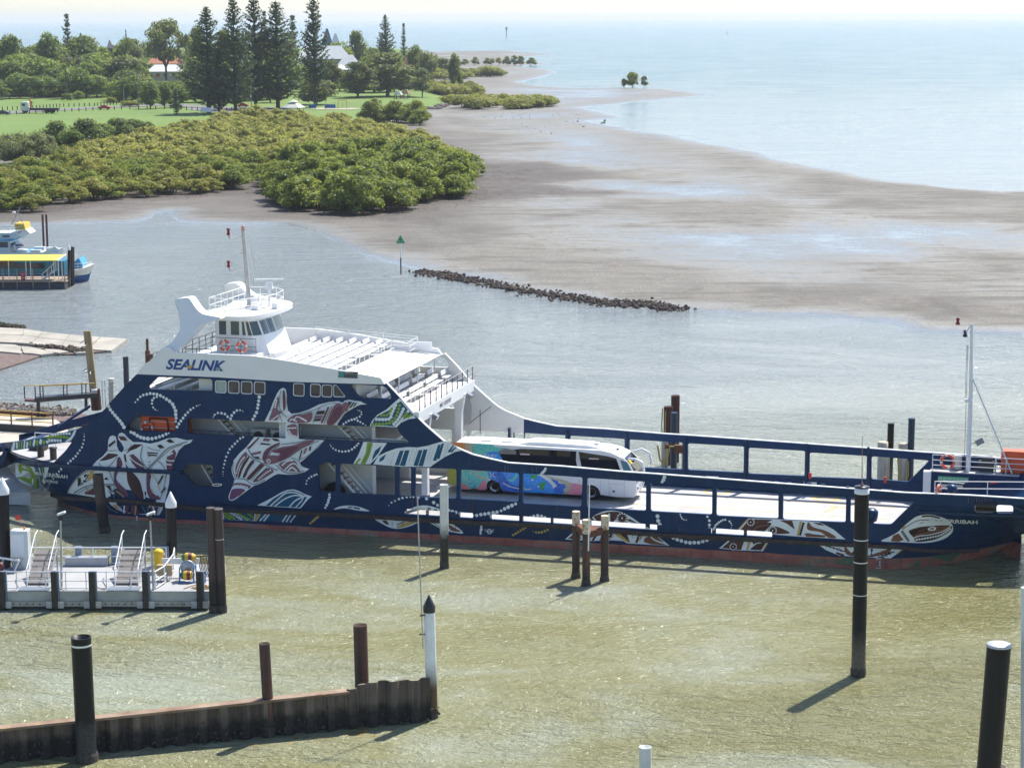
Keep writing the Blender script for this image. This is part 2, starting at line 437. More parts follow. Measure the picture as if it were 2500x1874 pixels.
BELT = [(-40,528),(0,524),(120,517),(180,502),(300,487),(420,480),(520,472),(620,455),(650,492),(700,514),(800,524),(930,529),(1010,515),(1080,494),(1150,482),(1178,470),(1165,430),(1120,398),(1080,370),(1040,350),(960,332),(880,314),(760,304),(640,302),(540,308),(430,326),(330,346),(250,370),(150,396),(60,424),(-40,445)]
DARKMUD = D1((1040,352),(1180,350),(1330,380),(1200,400),(1420,418),(1150,430),(900,462),(700,468),(560,430),(300,432),(100,452),(0,470),(0,440),(560,380),(1000,330))
def mud_material():
    m,nt,b = new_mat('tidal_mud')
    z = coordz(nt)
    n1 = noise(nt,.045,6,.62,stretch=(.8,.55,0),dist=.5); n2 = noise(nt,.42,7,.70,stretch=(1,.7,0),dist=.6); n3 = noise(nt,3.2,4,.7,stretch=(1,1,0))
    patch = math_(nt,'ADD',math_(nt,'MULTIPLY',n1,.6),math_(nt,'MULTIPLY',n2,.4))
    dry = ramp(nt,patch,[(.36,(.075,.067,.053)),(.45,(.150,.140,.113)),(.55,(.228,.216,.178)),(.64,(.160,.154,.106))])
    dry = mixc(nt,ramp(nt,n3,[(.40,.0),(.60,.75)]),dry,(.075,.058,.048))
    n4 = noise(nt,.30,6,.66,stretch=(.22,.9,0),dist=.8)
    dry = mixc(nt,ramp(nt,n4,[(.50,.0),(.62,.8)]),dry,(.085,.076,.055))
    zz = math_(nt,'ADD',z,math_(nt,'MULTIPLY',math_(nt,'SUBTRACT',math_(nt,'ADD',math_(nt,'MULTIPLY',n2,.5),math_(nt,'MULTIPLY',n4,.5)),.5),.42))
    at = nt.nodes.new('ShaderNodeAttribute'); at.attribute_name = 'dark_mud'
    pk = math_(nt,'MULTIPLY',at.outputs['Fac'],ramp(nt,n2,[(.35,.45),(.6,1.)]))
    dry = mixc(nt,pk,dry,(.050,.036,.031)); zz = math_(nt,'ADD',zz,math_(nt,'MULTIPLY',at.outputs['Fac'],.16))
    wet = ramp(nt,zz,[(.07,1.),(.31,0.)])
    nt.links.new(mixc(nt,wet,dry,(.205,.203,.182)),b.inputs['Base Color'])
    nt.links.new(ramp(nt,zz,[(.03,.20),(.12,.34),(.28,.8)]),b.inputs['Roughness'])
    h = math_(nt,'ADD',math_(nt,'MULTIPLY',n2,.6),math_(nt,'MULTIPLY',n3,.25))
    bump(nt,b,math_(nt,'MULTIPLY',h,math_(nt,'SUBTRACT',1.2,wet)),1.0,.3)
    return m
def grass_material():
    m,nt,b = new_mat('lawn_grass')
    n = noise(nt,.03,5,.6); n2 = noise(nt,.6,5,.7)
    c = ramp(nt,n,[(.3,(.105,.175,.028)),(.55,(.135,.21,.036)),(.75,(.16,.20,.05))])
    c = mixc(nt,ramp(nt,n2,[(.45,0.),(.8,.55)]),c,(.07,.12,.02))
    nt.links.new(c,b.inputs['Base Color']); b.inputs['Roughness'].default_value = .95
    bump(nt,b,n2,.5,.2); return m
_pb,_dm = gpoly(BELT,.3),gpoly(DARKMUD,.1)
MUD_DARK = np.maximum(np.exp(-np.maximum(0,-sdf(XX.ravel(),YY.ravel(),_pb)) / 9),.9 * sstep((sdf(XX.ravel(),YY.ravel(),_dm) + 6) / 16))  # darker mud round the mangrove belt and inside the traced patch
_cen = (DL[:-1,:-1] + DL[1:,1:]) / 2
_hm = np.maximum.reduce([HH[:-1,:-1],HH[1:,1:],HH[:-1,1:],HH[1:,:-1]])
sub_grid((_cen <= 2) & (_hm > -.3),'mudflat',mud_material())
sub_grid(_cen > 2,'parkland',grass_material())

def ribbon(name,pts,w,mat,dz,kind='structure',z0=2.0):
    b = MB(); P = [Vector(G(x,y,z0)) for x,y in pts]
    Q = smooth_loop([(p.x,p.y) for p in P],8,False)
    L = []
    for i,q in enumerate(Q):
        a = Vector(Q[max(0,i - 1)]); c = Vector(Q[min(len(Q) - 1,i + 1)]); d = (c - a).normalized(); n = Vector((-d.y,d.x))
        for s_ in (-.5,0,.5):
            v = Vector(q) + n * w * s_; L.append((v.x,v.y))
    hz = terrain(np.array([l[0] for l in L]),np.array([l[1] for l in L]))[0]
    vs = [(l[0],l[1],max(h,1.6) + dz) for l,h in zip(L,hz)]
    fs = []
    for i in range(len(Q) - 1):
        for k in (0,1): fs.append((i * 3 + k + 1,i * 3 + k,i * 3 + 3 + k,i * 3 + 4 + k))
    b.add(vs,fs,smooth=True); return b.build(name,mat,kind=kind)
asphalt = M('road_asphalt',(.16,.155,.15),.9,.15,.4)
ribbon('road',[(-60,284)] + T1((0,1035),(230,1020),(560,1003),(900,985),(1250,970),(1550,957),(1800,975),(2120,985)) + T2((340,985),(600,985)),10.5,asphalt,.12)
ribbon('car_park',T1((1900,1000),(2130,1000)) + T2((200,992),(400,992),(560,975)),30,asphalt,.08)
ribbon('path',T2((980,985),(1180,990),(1380,985)),9,M('path_gravel',(.42,.36,.30),.9),.1)
# ------------------------------------------------------------------ the vehicle ferry
SO = Vector((-1.187,132.055,0)); SA = atan2(-.26739,.96359)
ES = Vector((.96359,-.26739,0)); ET = Vector((.26739,.96359,0))
BEAM = 13.0
def SP(x,y,t=0.0):
    """ship coordinates (along, up) of a pixel on the lengthwise plane t metres in from the near side"""
    d = ray(x,y); k = ((SO - CAM).dot(ET) + t) / d.dot(ET); P = CAM + d * k; return ((P - SO).dot(ES),P.z)
def SPT(x,y,z):
    p = G(x,y,z) - SO; return (p.dot(ES),p.dot(ET))
def s_end(z): return -38 + max(0.,3.7 - z) * 1.12
def HT(s,z):
    e = s_end(z); u = max(0.,(e + 9 - s) / 9)
    t = 4.2 * min(u,1.05) ** 2.2
    k = 1 - min(max(z,0),4.2) / 4.6
    return t + 5.6 * (max(0.,s - 23.5) / 8) ** 2 * k
def OH(x,y):
    t = 0.0
    for _ in range(14):
        s,z = SP(x,y,t); t = .5 * t + .5 * HT(s,z)
    return SP(x,y,t)
def OHs(pts): return [OH(*p) for p in pts]
ferry = thing('vehicle_ferry','large navy and white vehicle ferry painted with sea animals, moored across the picture','ferry',SO,SA)

navy = M_streak('navy_paint',(.0075,.033,.096),(.015,.048,.115),.34,(.52,.8),1.6,.10,bmp=.04,spec=.2)
navy_rail = M_streak('navy_rail_paint',(.008,.033,.088),(.07,.055,.06),.34,(.60,.82),1.3,.3,bmp=.04,spec=.25)
white = M('white_paint',(.80,.80,.79),.38,.03,.6,dirt=(.62,.58,.52),dirt_at=(.62,.85))
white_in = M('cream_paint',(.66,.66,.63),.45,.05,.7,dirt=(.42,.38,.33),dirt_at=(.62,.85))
edge_white = M('pale_edge_paint',(.70,.71,.72),.4,.06,1.0)
rub_mat = M('rubber_strake',(.035,.026,.025),.6,.3,2,.3,dirt=(.12,.055,.035),dirt_at=(.5,.75))
deck_mat = M_streak('deck_paint',(.46,.455,.45),(.22,.20,.19),.62,(.45,.72),.15,1.0,bmp=.15)
dark_steel = M('dark_steel',(.028,.03,.035),.5,.2,2)
rust = M('rusty_steel',(.13,.055,.03),.85,.4,2.5,.5)
glass_dark = M_glass('tinted_glass',(.055,.045,.055),.05)
orange = M('orange_plastic',(.72,.10,.025),.45,.1,1.2)
yellow_line = M('yellow_line_paint',(.62,.42,.14),.7,.15,2)
galv = M('galvanised_steel',(.46,.47,.48),.42,.1,2,metal=.5)
black_paint = M('black_paint',(.015,.015,.017),.4,.2,2)

def hull_material():
    m,nt,b = new_mat('hull_paint')
    z = coordz(nt)
    zz = math_(nt,'ADD',z,math_(nt,'MULTIPLY',math_(nt,'SUBTRACT',noise(nt,.6,4),.5),.12))
    n = noise(nt,.55,6,.65,stretch=(.5,1,1.3)); ns = noise(nt,1,5,.6,stretch=(2.2,2,.2))
    red = ramp(nt,n,[(.32,(.17,.13,.115)),(.44,(.36,.11,.08)),(.55,(.44,.17,.12)),(.64,(.26,.22,.18)),(.74,(.12,.18,.13))])
    red = mixc(nt,ramp(nt,ns,[(.5,0.),(.75,.6)]),red,(.10,.04,.028))
    s = coordz(nt,axis=0)
    gr = math_(nt,'MULTIPLY',ramp(nt,math_(nt,'ADD',math_(nt,'MULTIPLY',s,.02),0),[(.36,0.),(.46,1.)]),ramp(nt,noise(nt,.8,5,.6,stretch=(.7,1,1.5)),[(.5,0.),(.6,.85)]))
    red = mixc(nt,gr,red,(.035,.145,.085))
    nv = ramp(nt,ns,[(.3,(.008,.028,.08)),(.72,(.014,.038,.09))])
    zt = math_(nt,'SUBTRACT',zz,math_(nt,'MULTIPLY',coordz(nt,axis=0),.009))
    nt.links.new(mixc(nt,ramp(nt,zt,[(.46,1.),(.475,0.)]),nv,red),b.inputs['Base Color'])
    b.inputs['Roughness'].default_value = .42; b.inputs['Specular IOR Level'].default_value = .25
    bump(nt,b,noise(nt,2.5,5),.1,.03); return m
hull_m = hull_material()
# lower hull: a closed ring of sections from keel level to the car deck, landing-craft bow
def hull_ring(z):
    e = s_end(z); S = [e + .01] + [e + k for k in (.6,1.4,2.4,3.6,5,6.6,8.4)] + [-20,-10,0,10,20] + [23.5 + k for k in (0,1,2,3,4,5,6,7,8,9,9.9)]
    near = [(s,HT(s,z),z) for s in S]
    return near + [(s,BEAM - t,z) for s,t,_ in reversed(near)]
b = MB(); _zs = [-1.4,-.5,0,.3,.7,1.1,1.6,2.2,2.9,3.66]
_lev = [hull_ring(z) for z in _zs]
_nr = len(_lev[0])
_lo = _zs.index(1.6)
for j in range(_lo):
    b.add(_lev[j] + _lev[j + 1],[(k,(k + 1) % _nr,_nr + (k + 1) % _nr,_nr + k) for k in range(_nr)],smooth=False)
b.build('hull',hull_m,ferry)
# raised bow shell between car deck and foredeck level, both sides and across the front
b = MB(); _h = _nr // 2
for j in range(_lo,len(_zs) - 1):
    A,B_ = _lev[j],_lev[j + 1]
    for k in list(range(0,7)) + list(range(_nr - 8,_nr - 1)) + [_nr - 1]:
        k2 = (k + 1) % _nr
        b.add([A[k],A[k2],B_[k2],B_[k]],[(0,1,2,3)])
b.build('bow_shell',hull_m,ferry)
b = MB(); _cd = [(s_,HT(s_,1.6) + .12) for s_ in [-30] + [23 + .5 * i for i in range(20)]]
b.prism([_cd + [(s_,BEAM - t_) for s_,t_ in reversed(_cd)]],lambda x,y,k: (x,y,1.6),None)
b.build('car_deck',deck_mat,ferry)
b = MB(); _fd = [(s,HT(s,3.6) + .05) for s in (-37.9,-37,-36,-35,-34,-33,-32,-31,-30,-28,-27.2)]
b.prism([_fd + [(s,BEAM - t) for s,t in reversed(_fd)]],lambda x,y,k: (x,y,3.6 - .15 * k),1)
b.build('fore_deck',deck_mat,ferry)
for t in (3.6,7.0,10.5):
    b = MB(); b.box((6.5,t,1.606),(37,.12,.004)); b.build('lane_line',yellow_line,ferry)
for s,t in ((12.6,12.1),(20.2,11.9)):
    b = MB(); b.lathe([(.75,0),(.95,0)],20,(s,t,1.609)); b.box((s,t,1.609),(1.5,.16,.004)); b.build('deck_marking',yellow_line,ferry)
b = MB(); b.beam((21.2,9.6,1.61),(20.6,8.0,1.61),.22,.005); b.beam((20.7,9.7,1.61),(21.9,9.6,1.61),.2,.005)
b.build('deck_marking',yellow_line,ferry)

# ---- side walls (near: t = 0, far: t = BEAM) cut from one traced outline
line_bw = [(334,913)] + Zf((540,1390),(1110,1425),(1590,1440)) + [(943,937)]
edge_front = [(306.7,940),(267,984),(260.6,992.5),(237,1018),(213.5,1036),(187,1047.7),(173.7,1081),(159,1101),(128.5,1131)]
bow_sheer = K1((400,1020),(160,985),(0,957)) 
top_curve = [(943.8,936),(975.4,969),(1012,1012),(1030,1030),(1048,1046.7),(1081.7,1075.7),(1102,1088),(1123,1097),(1154.5,1110),(1192.5,1119.5),(1240,1130),(1300,1134),(1366.6,1138),(1525,1152),(1600,1157),(1900,1180),(2210,1203),(2369,1209.5),(2500,1217.6),(2640,1226)]
HOLES_PX = dict(
    h1=Zg((1142,1085),(1215,1010),(1635,1027),(1640,1120),(1150,1105)),
    h2=Za((962,305),(1052,205),(1350,215),(1350,330),(1000,318)),
    h3=[(458.4,1020),(697,1031),(697,1069.5),(458.2,1058)],
    h4=Zb((722,420),(1488,455),(1496,490),(1572,562),(1566,577),(726,541)),
    h5=Za((1400,635),(1450,572),(1640,585),(1640,752),(1500,742)),
    h6=Zb((875,757),(920,722),(1008,728),(1008,948),(880,942)),
    h7=Zb((1037,730),(1466,752),(1466,976),(1040,957)),
    h8=Zb((1497,753),(1590,758),(1590,985),(1497,979)),
    h9=Zb((1621,760),(1940,772),(1940,1000),(1621,985)),
    h10=Zc((235,775),(688,803),(682,1024),(230,1000)),
    h11=Zc((714,805),(1176,836),(1166,1062),(714,1036)),
    h12=Zc((1210,840),(1666,870),(1664,1095),(1210,1070)),
    h13=Zc((1700,875),(2176,905),(2174,1124),(1700,1098)),
    h15=Zd((368,711),(738,735),(738,899),(365,881)),
    h16=Zd((767,745),(1145,770),(1142,921),(765,905)),
    h17=Zd((1172,772),(1552,798),(1415,934),(1170,922)),
    h18=L5((1195,1192),(1505,1206),(1505,1335),(1195,1330)),h19=L5((1545,1206),(1815,1217),(1815,1347),(1545,1340)),
    h20=Ze((487,768),(507,752),(740,763),(772,782),(808,845),(800,864),(570,853),(545,836)),
    w1=Zg((1663,1040),(1743,1042),(1743,1132),(1663,1128)),w2=Zg((1763,1042),(1843,1045),(1843,1136),(1763,1132)),
    w3=Zg((1863,1045),(1943,1048),(1943,1140),(1863,1136)),w4=Zg((1963,1049),(2043,1052),(2043,1144),(1963,1140)),
    w5=Ze((55,745),(135,749),(133,841),(53,836)),w6=Ze((186,750),(260,754),(258,847),(184,842)),
    w7=Ze((275,756),(350,759),(346,848),(273,844)),w8=Ze((363,757),(385,760),(452,846),(362,845)))
HOLES_PX['h3'][0] = (458.4,1020)
_rub_top = [(2640,1352),(2500,1343)] + Zd((1900,1078),(1560,1072),(1300,1050),(0,982)) + Zc((1100,1206),(0,1155)) + Zb((1450,1134),(900,1104),(140,1074)) + Za((1270,876),(1000,846),(700,831),(395,802))
OUT_PX = bow_sheer[::-1][1:] + edge_front[::-1] + line_bw + top_curve[1:] + _rub_top
# the part of the wall ahead of the shell joins it at the strake, so the outline starts there
OUT = OHs([p for p in OUT_PX])
HOLES = {k: OHs(v) for k,v in HOLES_PX.items()}
_slots = [Zb((1552,1116),(1705,1122)),Zb((1722,1124),(1935,1136)),Zc((75,1131),(196,1137)),Zc((226,1139),(330,1146)),Zc((470,1153),(700,1166)),Zc((714,1168),(930,1181)),Zc((947,1182),(1170,1196)),
          Zc((1240,1205),(1660,1224)),Zc((1692,1224),(1922,1238)),Zc((1942,1239),(2165,1254)),Zd((10,958),(142,966)),Zd((158,966),(340,977)),Zd((362,978),(530,988)),Zd((548,989),(700,998))]
for i,(a,b_) in enumerate(_slots):
    s0,s1 = SP(*a)[0],SP(*b_)[0]; HOLES['s%d' % i] = [(s0,1.66),(s1,1.66),(s1,2.02),(s0,2.02)]
    zt = [z for s,z in [OH(*p) for p in _rub_top]]
RUB = sorted(OHs(_rub_top))
def rub_z(s): return float(np.interp(s,[p[0] for p in RUB],[p[1] for p in RUB]))
# keep the outline's lower edge a little below the strake's top
OUT = [(s,z) if i < len(OUT_PX) - len(_rub_top) else (s,1.35) for i,(s,z) in enumerate(OUT)]
def clip_s(poly,lo,hi):
    for sign,val in ((1,lo),(-1,hi)):
        out = []
        for i in range(len(poly)):
            a,c = poly[i],poly[(i + 1) % len(poly)]
            ia,ic = sign * (a[0] - val) >= 0,sign * (c[0] - val) >= 0
            if ia: out.append(a)
            if ia != ic:
                t = (val - a[0]) / (c[0] - a[0]); out.append((val,a[1] + (c[1] - a[1]) * t))
        poly = out
    return poly
CUTS = [(0,-37 + k) for k in range(0,12)] + [(0,24 + k) for k in range(10)] + [(1,z) for z in (2.2,2.9,3.4)]
def near_place(x,y,k): return (x,HT(x,y) + .22 * k,y)
def far_place(x,y,k): return (x,BEAM - HT(x,y) - .22 + .22 * k,y)
_hl = [fillet(v,.16,3) if not k.startswith('s') else v for k,v in HOLES.items()]
b = MB(); b.prism([OUT] + _hl,near_place,1,cuts=CUTS); b.build('side_wall',navy,ferry,'navy near side of the ferry with openings and animal paintings')
FARW = [h for k,h in HOLES.items() if k[0] in 'h']
b = MB()
for lo,hi,mi in ((-60,-25.2,0),(-25.2,-1.45,1),(-1.45,60,0)):
    o = clip_s(OUT,lo,hi); hs = [fillet(q_,.16,3) for q_ in (clip_s(h,lo + .03,hi - .03) for h in FARW) if len(q_) > 2]
    b.cur = mi; b.prism([o] + hs,far_place,1,cuts=CUTS)
b.build('far_side_wall',[navy,white_in],ferry)
# posts, stiffeners and top edge strips of the two bulwarks
b = MB()
for s in [HOLES[k][0][0] - .22 for k in ('h10','h11','h12','h13','h15','h16','h17')]:
    for t,n in ((.30,-1),(BEAM - .30,1)):
        b = MB(); b.box((s,t,3.4),(.16,.2,3.6)); b.build('bulwark_post',navy_rail,ferry)
_tc = [OH(*p) for p in top_curve]
for sd_ in (0,1):
    b = MB()
    for i in range(len(_tc) - 1):
        (s0,z0),(s1,z1) = _tc[i],_tc[i + 1]
        t0,t1 = ((HT(s0,z0) + .11,HT(s1,z1) + .11),(BEAM - HT(s0,z0) - .11,BEAM - HT(s1,z1) - .11))[sd_]
        b.beam((s0,t0,z0 + .012),(s1,t1,z1 + .012),.26,.05)
    b.build('bulwark_cap',edge_white,ferry)  # white capping; its pale colour also paints in the sunlit rail edges
# rubbing strakes
def strake(name,pts,r,mat):
    b = MB(); P = [OH(*p) for p in pts]
    P = smooth_loop(P,3,False)
    for (s0,z0),(s1,z1) in zip(P,P[1:]):
        b.beam((s0,HT(s0,z0) - r * .5,z0),(s1,HT(s1,z1) - r * .5,z1),r * 1.6,r * 1.7)
    return b.build(name,mat,ferry)
_mid = [(x,y + 4) for x,y in reversed(_rub_top)]
strake('lower_strake',_mid[:-2] + [(2384,1340)],.15,rub_mat)
strake('sheer_strake',K1((10,970),(160,1000),(400,1035),(700,1066),(1000,1095),(1300,1115),(1876,1146)) + [(400,1150),(442,1153)],.16,navy_rail)
strake('knuckle_strip',L5((285,1318),(700,1340),(1195,1362),(1990,1388),(2300,1400)),.09,navy_rail)

# ---- white upper panels with the swept fins
WP = [(334,913)] + Zf((15,1287),(55,1262),(150,1165),(205,1165),(235,1197),(310,1205),(560,1215),(830,1226),(960,1243),(1150,1272),(1590,1352),(1830,1396),(1862,1447),(1590,1440),(1110,1425),(540,1390))
WPs = [SP(*p) for p in WP]
b = MB(); b.prism([WPs],lambda x,y,k: (x,-.02 + .2 * k,y),1); b.build('upper_side_panel',white,ferry)
b = MB(); b.prism([WPs],lambda x,y,k: (x,BEAM - .2 - .3 + .2 * k,y),1); b.build('upper_side_panel',white,ferry)
FIN = [SP(*p,.6) for p in Zf((195,812),(245,800),(300,799),(362,868),(430,917),(560,940),(548,962),(440,985),(400,1035),(330,1120),(270,1185),(205,1180),(150,1168),(205,1140),(250,1085),(270,1035),(262,980),(235,900),(212,862))]
def fin_place(side):
    def f(x,y,k):
        t = .05 + max(0,(y - 11.4) / 3.6) * 1.5 + 1.0 * k
        return (x,t if side == 0 else BEAM - .4 - t,y)
    return f
for sd_ in (0,1):
    b = MB(); b.prism([smooth_loop(FIN,2)],fin_place(sd_),1); b.build('roof_fin',white,ferry)

# ---- decks and superstructure
def slab(name,s0,s1,t0,t1,z0,z1,mat,**kw):
    b = MB(); b.box(((s0 + s1) / 2,(t0 + t1) / 2,(z0 + z1) / 2),(s1 - s0,t1 - t0,z1 - z0)); return b.build(name,mat,ferry,**kw)
DK = M('pale_deck_paint',(.62,.60,.57),.6,.06,.8,dirt=(.50,.40,.34),dirt_at=(.6,.85))
slab('walkway_deck',-27.1,-8.6,.22,12.6,5.35,5.5,white_in)
slab('passenger_deck',-26.6,-5.45,.22,12.75,8.05,8.45,DK)
b = MB()                                                # front beam under the passenger deck
b.box((-5.3,6.5,8.18),(.35,12.9,.78)); b.build('front_beam',white,ferry)
slab('sun_deck',-23.5,-9.0,.22,12.5,10.36,10.52,M('sun_deck_paint',(.74,.73,.71),.55,.04,.7),bevel=.02)
b = MB(); b.prism([[(-9.0,10.52),(-9.0,10.36),(-7.55,10.28),(-7.48,10.36)]],lambda x,y,k: (x,.18 + 12.35 * k,y),1); b.build('roof_visor',white,ferry)
slab('lounge_house',-20.9,-9.6,.45,12.3,8.46,10.35,white_in)
slab('casing',-27,-9.2,2.3,3.0,1.62,8.04,white_in)
slab('casing',-27,-9.2,10.2,10.9,1.62,8.04,white_in)
slab('bulkhead',-27.2,-27.0,.3,12.6,3.6,8.04,white_in)
for t in (2.6,10.4):
    b = MB(); b.prism([[(-6.1,8.0),(-5.05,8.0),(-5.3,6.6),(-5.35,3.4),(-5.75,3.4),(-5.8,6.9)]],lambda x,y,k: (x,t - .2 + .4 * k,y),1)
    b.box((-5.55,t,2.9),(.42,.42,1.0)); pl = b.build('deck_pillar',white,ferry)
    b = MB(); b.box((-5.55,t,2.0),(.46,.46,.82)); b.build('pillar_base',navy,pl)
# window glass and pale frames of the lounge
for k in ('w1','w2','w3','w4','w5','w6','w7','w8'):
    h = HOLES[k]; hf = fillet(h,.14,3); c = (sum(p[0] for p in h) / len(h),sum(p[1] for p in h) / len(h))
    b = MB(); out = [(c[0] + (x - c[0]) * 1.09,c[1] + (y - c[1]) * 1.09) for x,y in hf]; inn = [(c[0] + (x - c[0]) * .97,c[1] + (y - c[1]) * .97) for x,y in hf]
    b.prism([out,inn],lambda x,y,q: (x,-.03 + .1 * q,y),1); w = b.build('window',edge_white,ferry)
    b = MB(); b.prism([hf],lambda x,y,q: (x,.06,y),None)
    b.build('pane',M('pale_window',(.36,.44,.40),.2) if k == 'w1' else glass_dark,w)

def rail(name,pts,heights,mat,parent,r=.022,post=1.4,pr=None,pmat=None):
    """a handrail along pts (bottom points): the top bar is the part, its lower bars and posts are sub-parts"""
    P = [Vector(p) for p in pts]; up = Vector((0,0,1))
    m = MB()
    for a,c in zip(P,P[1:]): m.tube(a + up * heights[-1],c + up * heights[-1],r,n=5)
    top = m.build(name,mat,parent)
    for h in heights[:-1]:
        m = MB()
        for a,c in zip(P,P[1:]): m.tube(a + up * h,c + up * h,r,n=5)
        m.build('rail_bar',mat,top)
    seen = []
    for a,c in zip(P,P[1:]):
        n = max(1,round((c - a).length / post))
        for i in range(n + 1):
            q = a.lerp(c,i / n)
            if any((q - w).length < .05 for w in seen): continue
            seen.append(q); m = MB(); m.tube(q,q + up * heights[-1],pr or r,n=5); m.build('rail_post',pmat or mat,top)
    return top
rail('front_deck_rail',[(-5.2,.35,8.5),(-5.2,12.6,8.5)],(.35,.7,1.08),galv,ferry,.022,1.25,.035,M('brown_rail_paint',(.10,.03,.025),.5,.2))
rail('sun_deck_rail',[(-9.3,.3,10.5),(-9.3,7.4,10.5),(-10.6,7.4,10.5),(-10.6,10.6,10.5),(-9.2,10.6,10.5),(-9.2,12.4,10.5)],(.35,.7,1.05),white,ferry,.02,1.3)
rail('sun_deck_rail',[(-17,.25,10.9),(-9.3,.25,10.5)],(.9,1.0),white,ferry,.02,2.5); rail('sun_deck_rail',[(-17,12.4,10.9),(-9.2,12.4,10.5)],(.9,1.1),white,ferry,.022,2.5)
rail('aft_rail',[(-24.5,.5,10.44),(-24.4,5,10.44),(-24.5,12.2,10.44)],(.4,.75,1.1),dark_steel,ferry,.03,1.2); rail('aft_rail',[(-23.2,3.0,10.52),(-21.2,3.3,10.52)],(.4,.75,1.1),dark_steel,ferry,.03,.9)
slab('aft_roof_deck',-24.7,-23.5,.3,12.4,10.3,10.44,white)
# slatted double benches
def bench(b,s,t0,t1,z,double=True):
    w = .42
    b.box((s,(t0 + t1) / 2,z + .44),(w,t1 - t0,.05)); b.box((s - w / 2 - .03,(t0 + t1) / 2,z + .74),(.06,t1 - t0,.30),ry=-.2)
    if double: b.box((s - w - .06,(t0 + t1) / 2,z + .44),(w,t1 - t0,.05))
    n = max(2,round((t1 - t0) / 1.1))
    for i in range(n + 1):
        t = t0 + .1 + (t1 - t0 - .2) * i / n
        b.box((s - .1,t,z + .22),(.05,.05,.44)); b.box((s + .15,t,z + .22),(.05,.05,.44))
for s in (-16.6,-15.6,-14.6,-13.6,-12.6,-11.6):
    for t0,t1 in ((1.6,5.6),(6.2,10.4),(10.9,12.3)):
        if s < -16 and t0 < 4: continue
        b = MB(); bench(b,s,t0,t1,10.52); b.build('deck_bench',white,ferry)
for s in (-8.9,-7.9,-6.9):
    for t0,t1 in ((1.2,3.4),(4.1,7.0),(7.8,10.4),(11.3,12.6)):
        b = MB(); bench(b,s,t0,t1,8.46,False); b.build('deck_bench',white,ferry)
for s in (-25.6,-24.2,-22.8,-21.6):
    b = MB(); bench(b,s,1.2,7,8.46); b.build('deck_bench',white,ferry)
for t in (.6,4.2,8.3,12.2):
    b = MB(); b.tube((-7.9,t,8.46),(-7.9,t,10.3),.05,n=6); b.build('roof_post',white,ferry)
b = MB(); b.box((-26.6,6,8.95),(.5,8,.9)); b.beam((-25.2,1.6,8.9),(-21.4,3.2,10.2),.5,.12); b.build('aft_locker',white_in,ferry)

# ---- wheelhouse
whT = [(-21.0,3.9),(-18.2,3.9),(-17.5,4.5),(-17.3,6.5),(-17.5,8.5),(-18.2,9.1),(-21.0,9.1)]
def wh(x,y,dz):                                       # front leans back towards the top
    k = max(0,min(1,(x + 19.2) / 1.8)); return (x - k * dz * .36,y,10.5 + dz)
b = MB(); n = len(whT)
ring0 = [wh(x + (.42 if x > -20 else 0),y,0) for x,y in whT]; ring1 = [wh(x + (.42 if x > -20 else -.12),y,3.32) for x,y in whT]
b.add(ring0 + ring1,[(i,(i + 1) % n,n + (i + 1) % n,n + i) for i in range(n)] + [tuple(range(n,2 * n))]); b.build('wheelhouse',white,ferry)
def wh_window(b,i,f0,f1,z0,z1,off=.02):
    (x0,y0),(x1,y1) = [(x + (.42 if x > -20 else 0),y) for x,y in (whT[i],whT[(i + 1) % n])]
    d = Vector((x1 - x0,y1 - y0)).normalized(); no = Vector((d.y,-d.x)) * off
    q = []
    for f,z in ((f0,z0),(f1,z0),(f1,z1),(f0,z1)):
        p = wh(x0 + (x1 - x0) * f,y0 + (y1 - y0) * f,z); q.append((p[0] + no.x,p[1] + no.y,p[2] + .01))
    b.add(q,[(0,1,2,3)])
wg = M_glass('wheelhouse_glass',(.07,.10,.11),.05)
for i,f0,f1 in ((0,.06,.22),(0,.33,.52),(0,.62,.75),(0,.84,1.0),(1,.08,.92),(2,.06,.47),(2,.53,.94),(3,.06,.47),(3,.53,.94),(4,.08,.92),(5,.05,.3),(5,.4,.65)):
    b = MB(); wh_window(b,i,f0,f1,2.06,3.0); b.build('wheelhouse_window',wg,ferry)
for i,f in ((2,.2),(2,.7),(3,.25)):
    b = MB(); wh_window(b,i,f,f + .03,2.3,2.95,.05); b.build('wiper',black_paint,ferry)
rf = [(-22.4,2.4),(-19.6,2.0),(-18.1,2.2),(-17.45,3.4),(-17.15,5.2),(-17.1,6.5),(-17.15,7.8),(-17.5,9.3),(-18.3,10.4),(-19.6,10.9),(-22.4,10.6),(-21.9,8.8),(-21.6,6.5),(-21.9,4.2)]
b = MB(); b.prism([smooth_loop(rf,3)],lambda x,y,k: (x,y,14.14 - .28 * k),1); b.build('wheelhouse_roof',white,ferry,bevel=.05)
rail('roof_rail',[(-21.3,3.4,14.15),(-18.9,3.2,14.15),(-17.9,4.6,14.15),(-17.6,6.5,14.15),(-17.9,8.6,14.15),(-18.9,9.8,14.15),(-21.3,9.6,14.15),(-21.3,3.4,14.15)],(.5,1.0),white,ferry,.03,1.1)
mast_m = M('weathered_mast_paint',(.50,.48,.45),.55,.15,2)
b = MB(); b.tube((-19.6,6.5,14.1),(-19.95,6.5,19.5),.17,.13,10); b.lathe([(.34,0),(.30,.1),(.18,.25)],10,(-19.6,6.5,14.14))
for z,L in ((15.7,1.0),(16.7,1.1),(18.0,1.0),(19.1,1.2)): b.tube((-19.8,6.5,z),(-19.8 - L * .75,6.1 - .2,z - .1),.03,n=5)
b.build('mast',mast_m,ferry)
lampred = M('red_lamp_lens',(.22,.01,.02),.3)
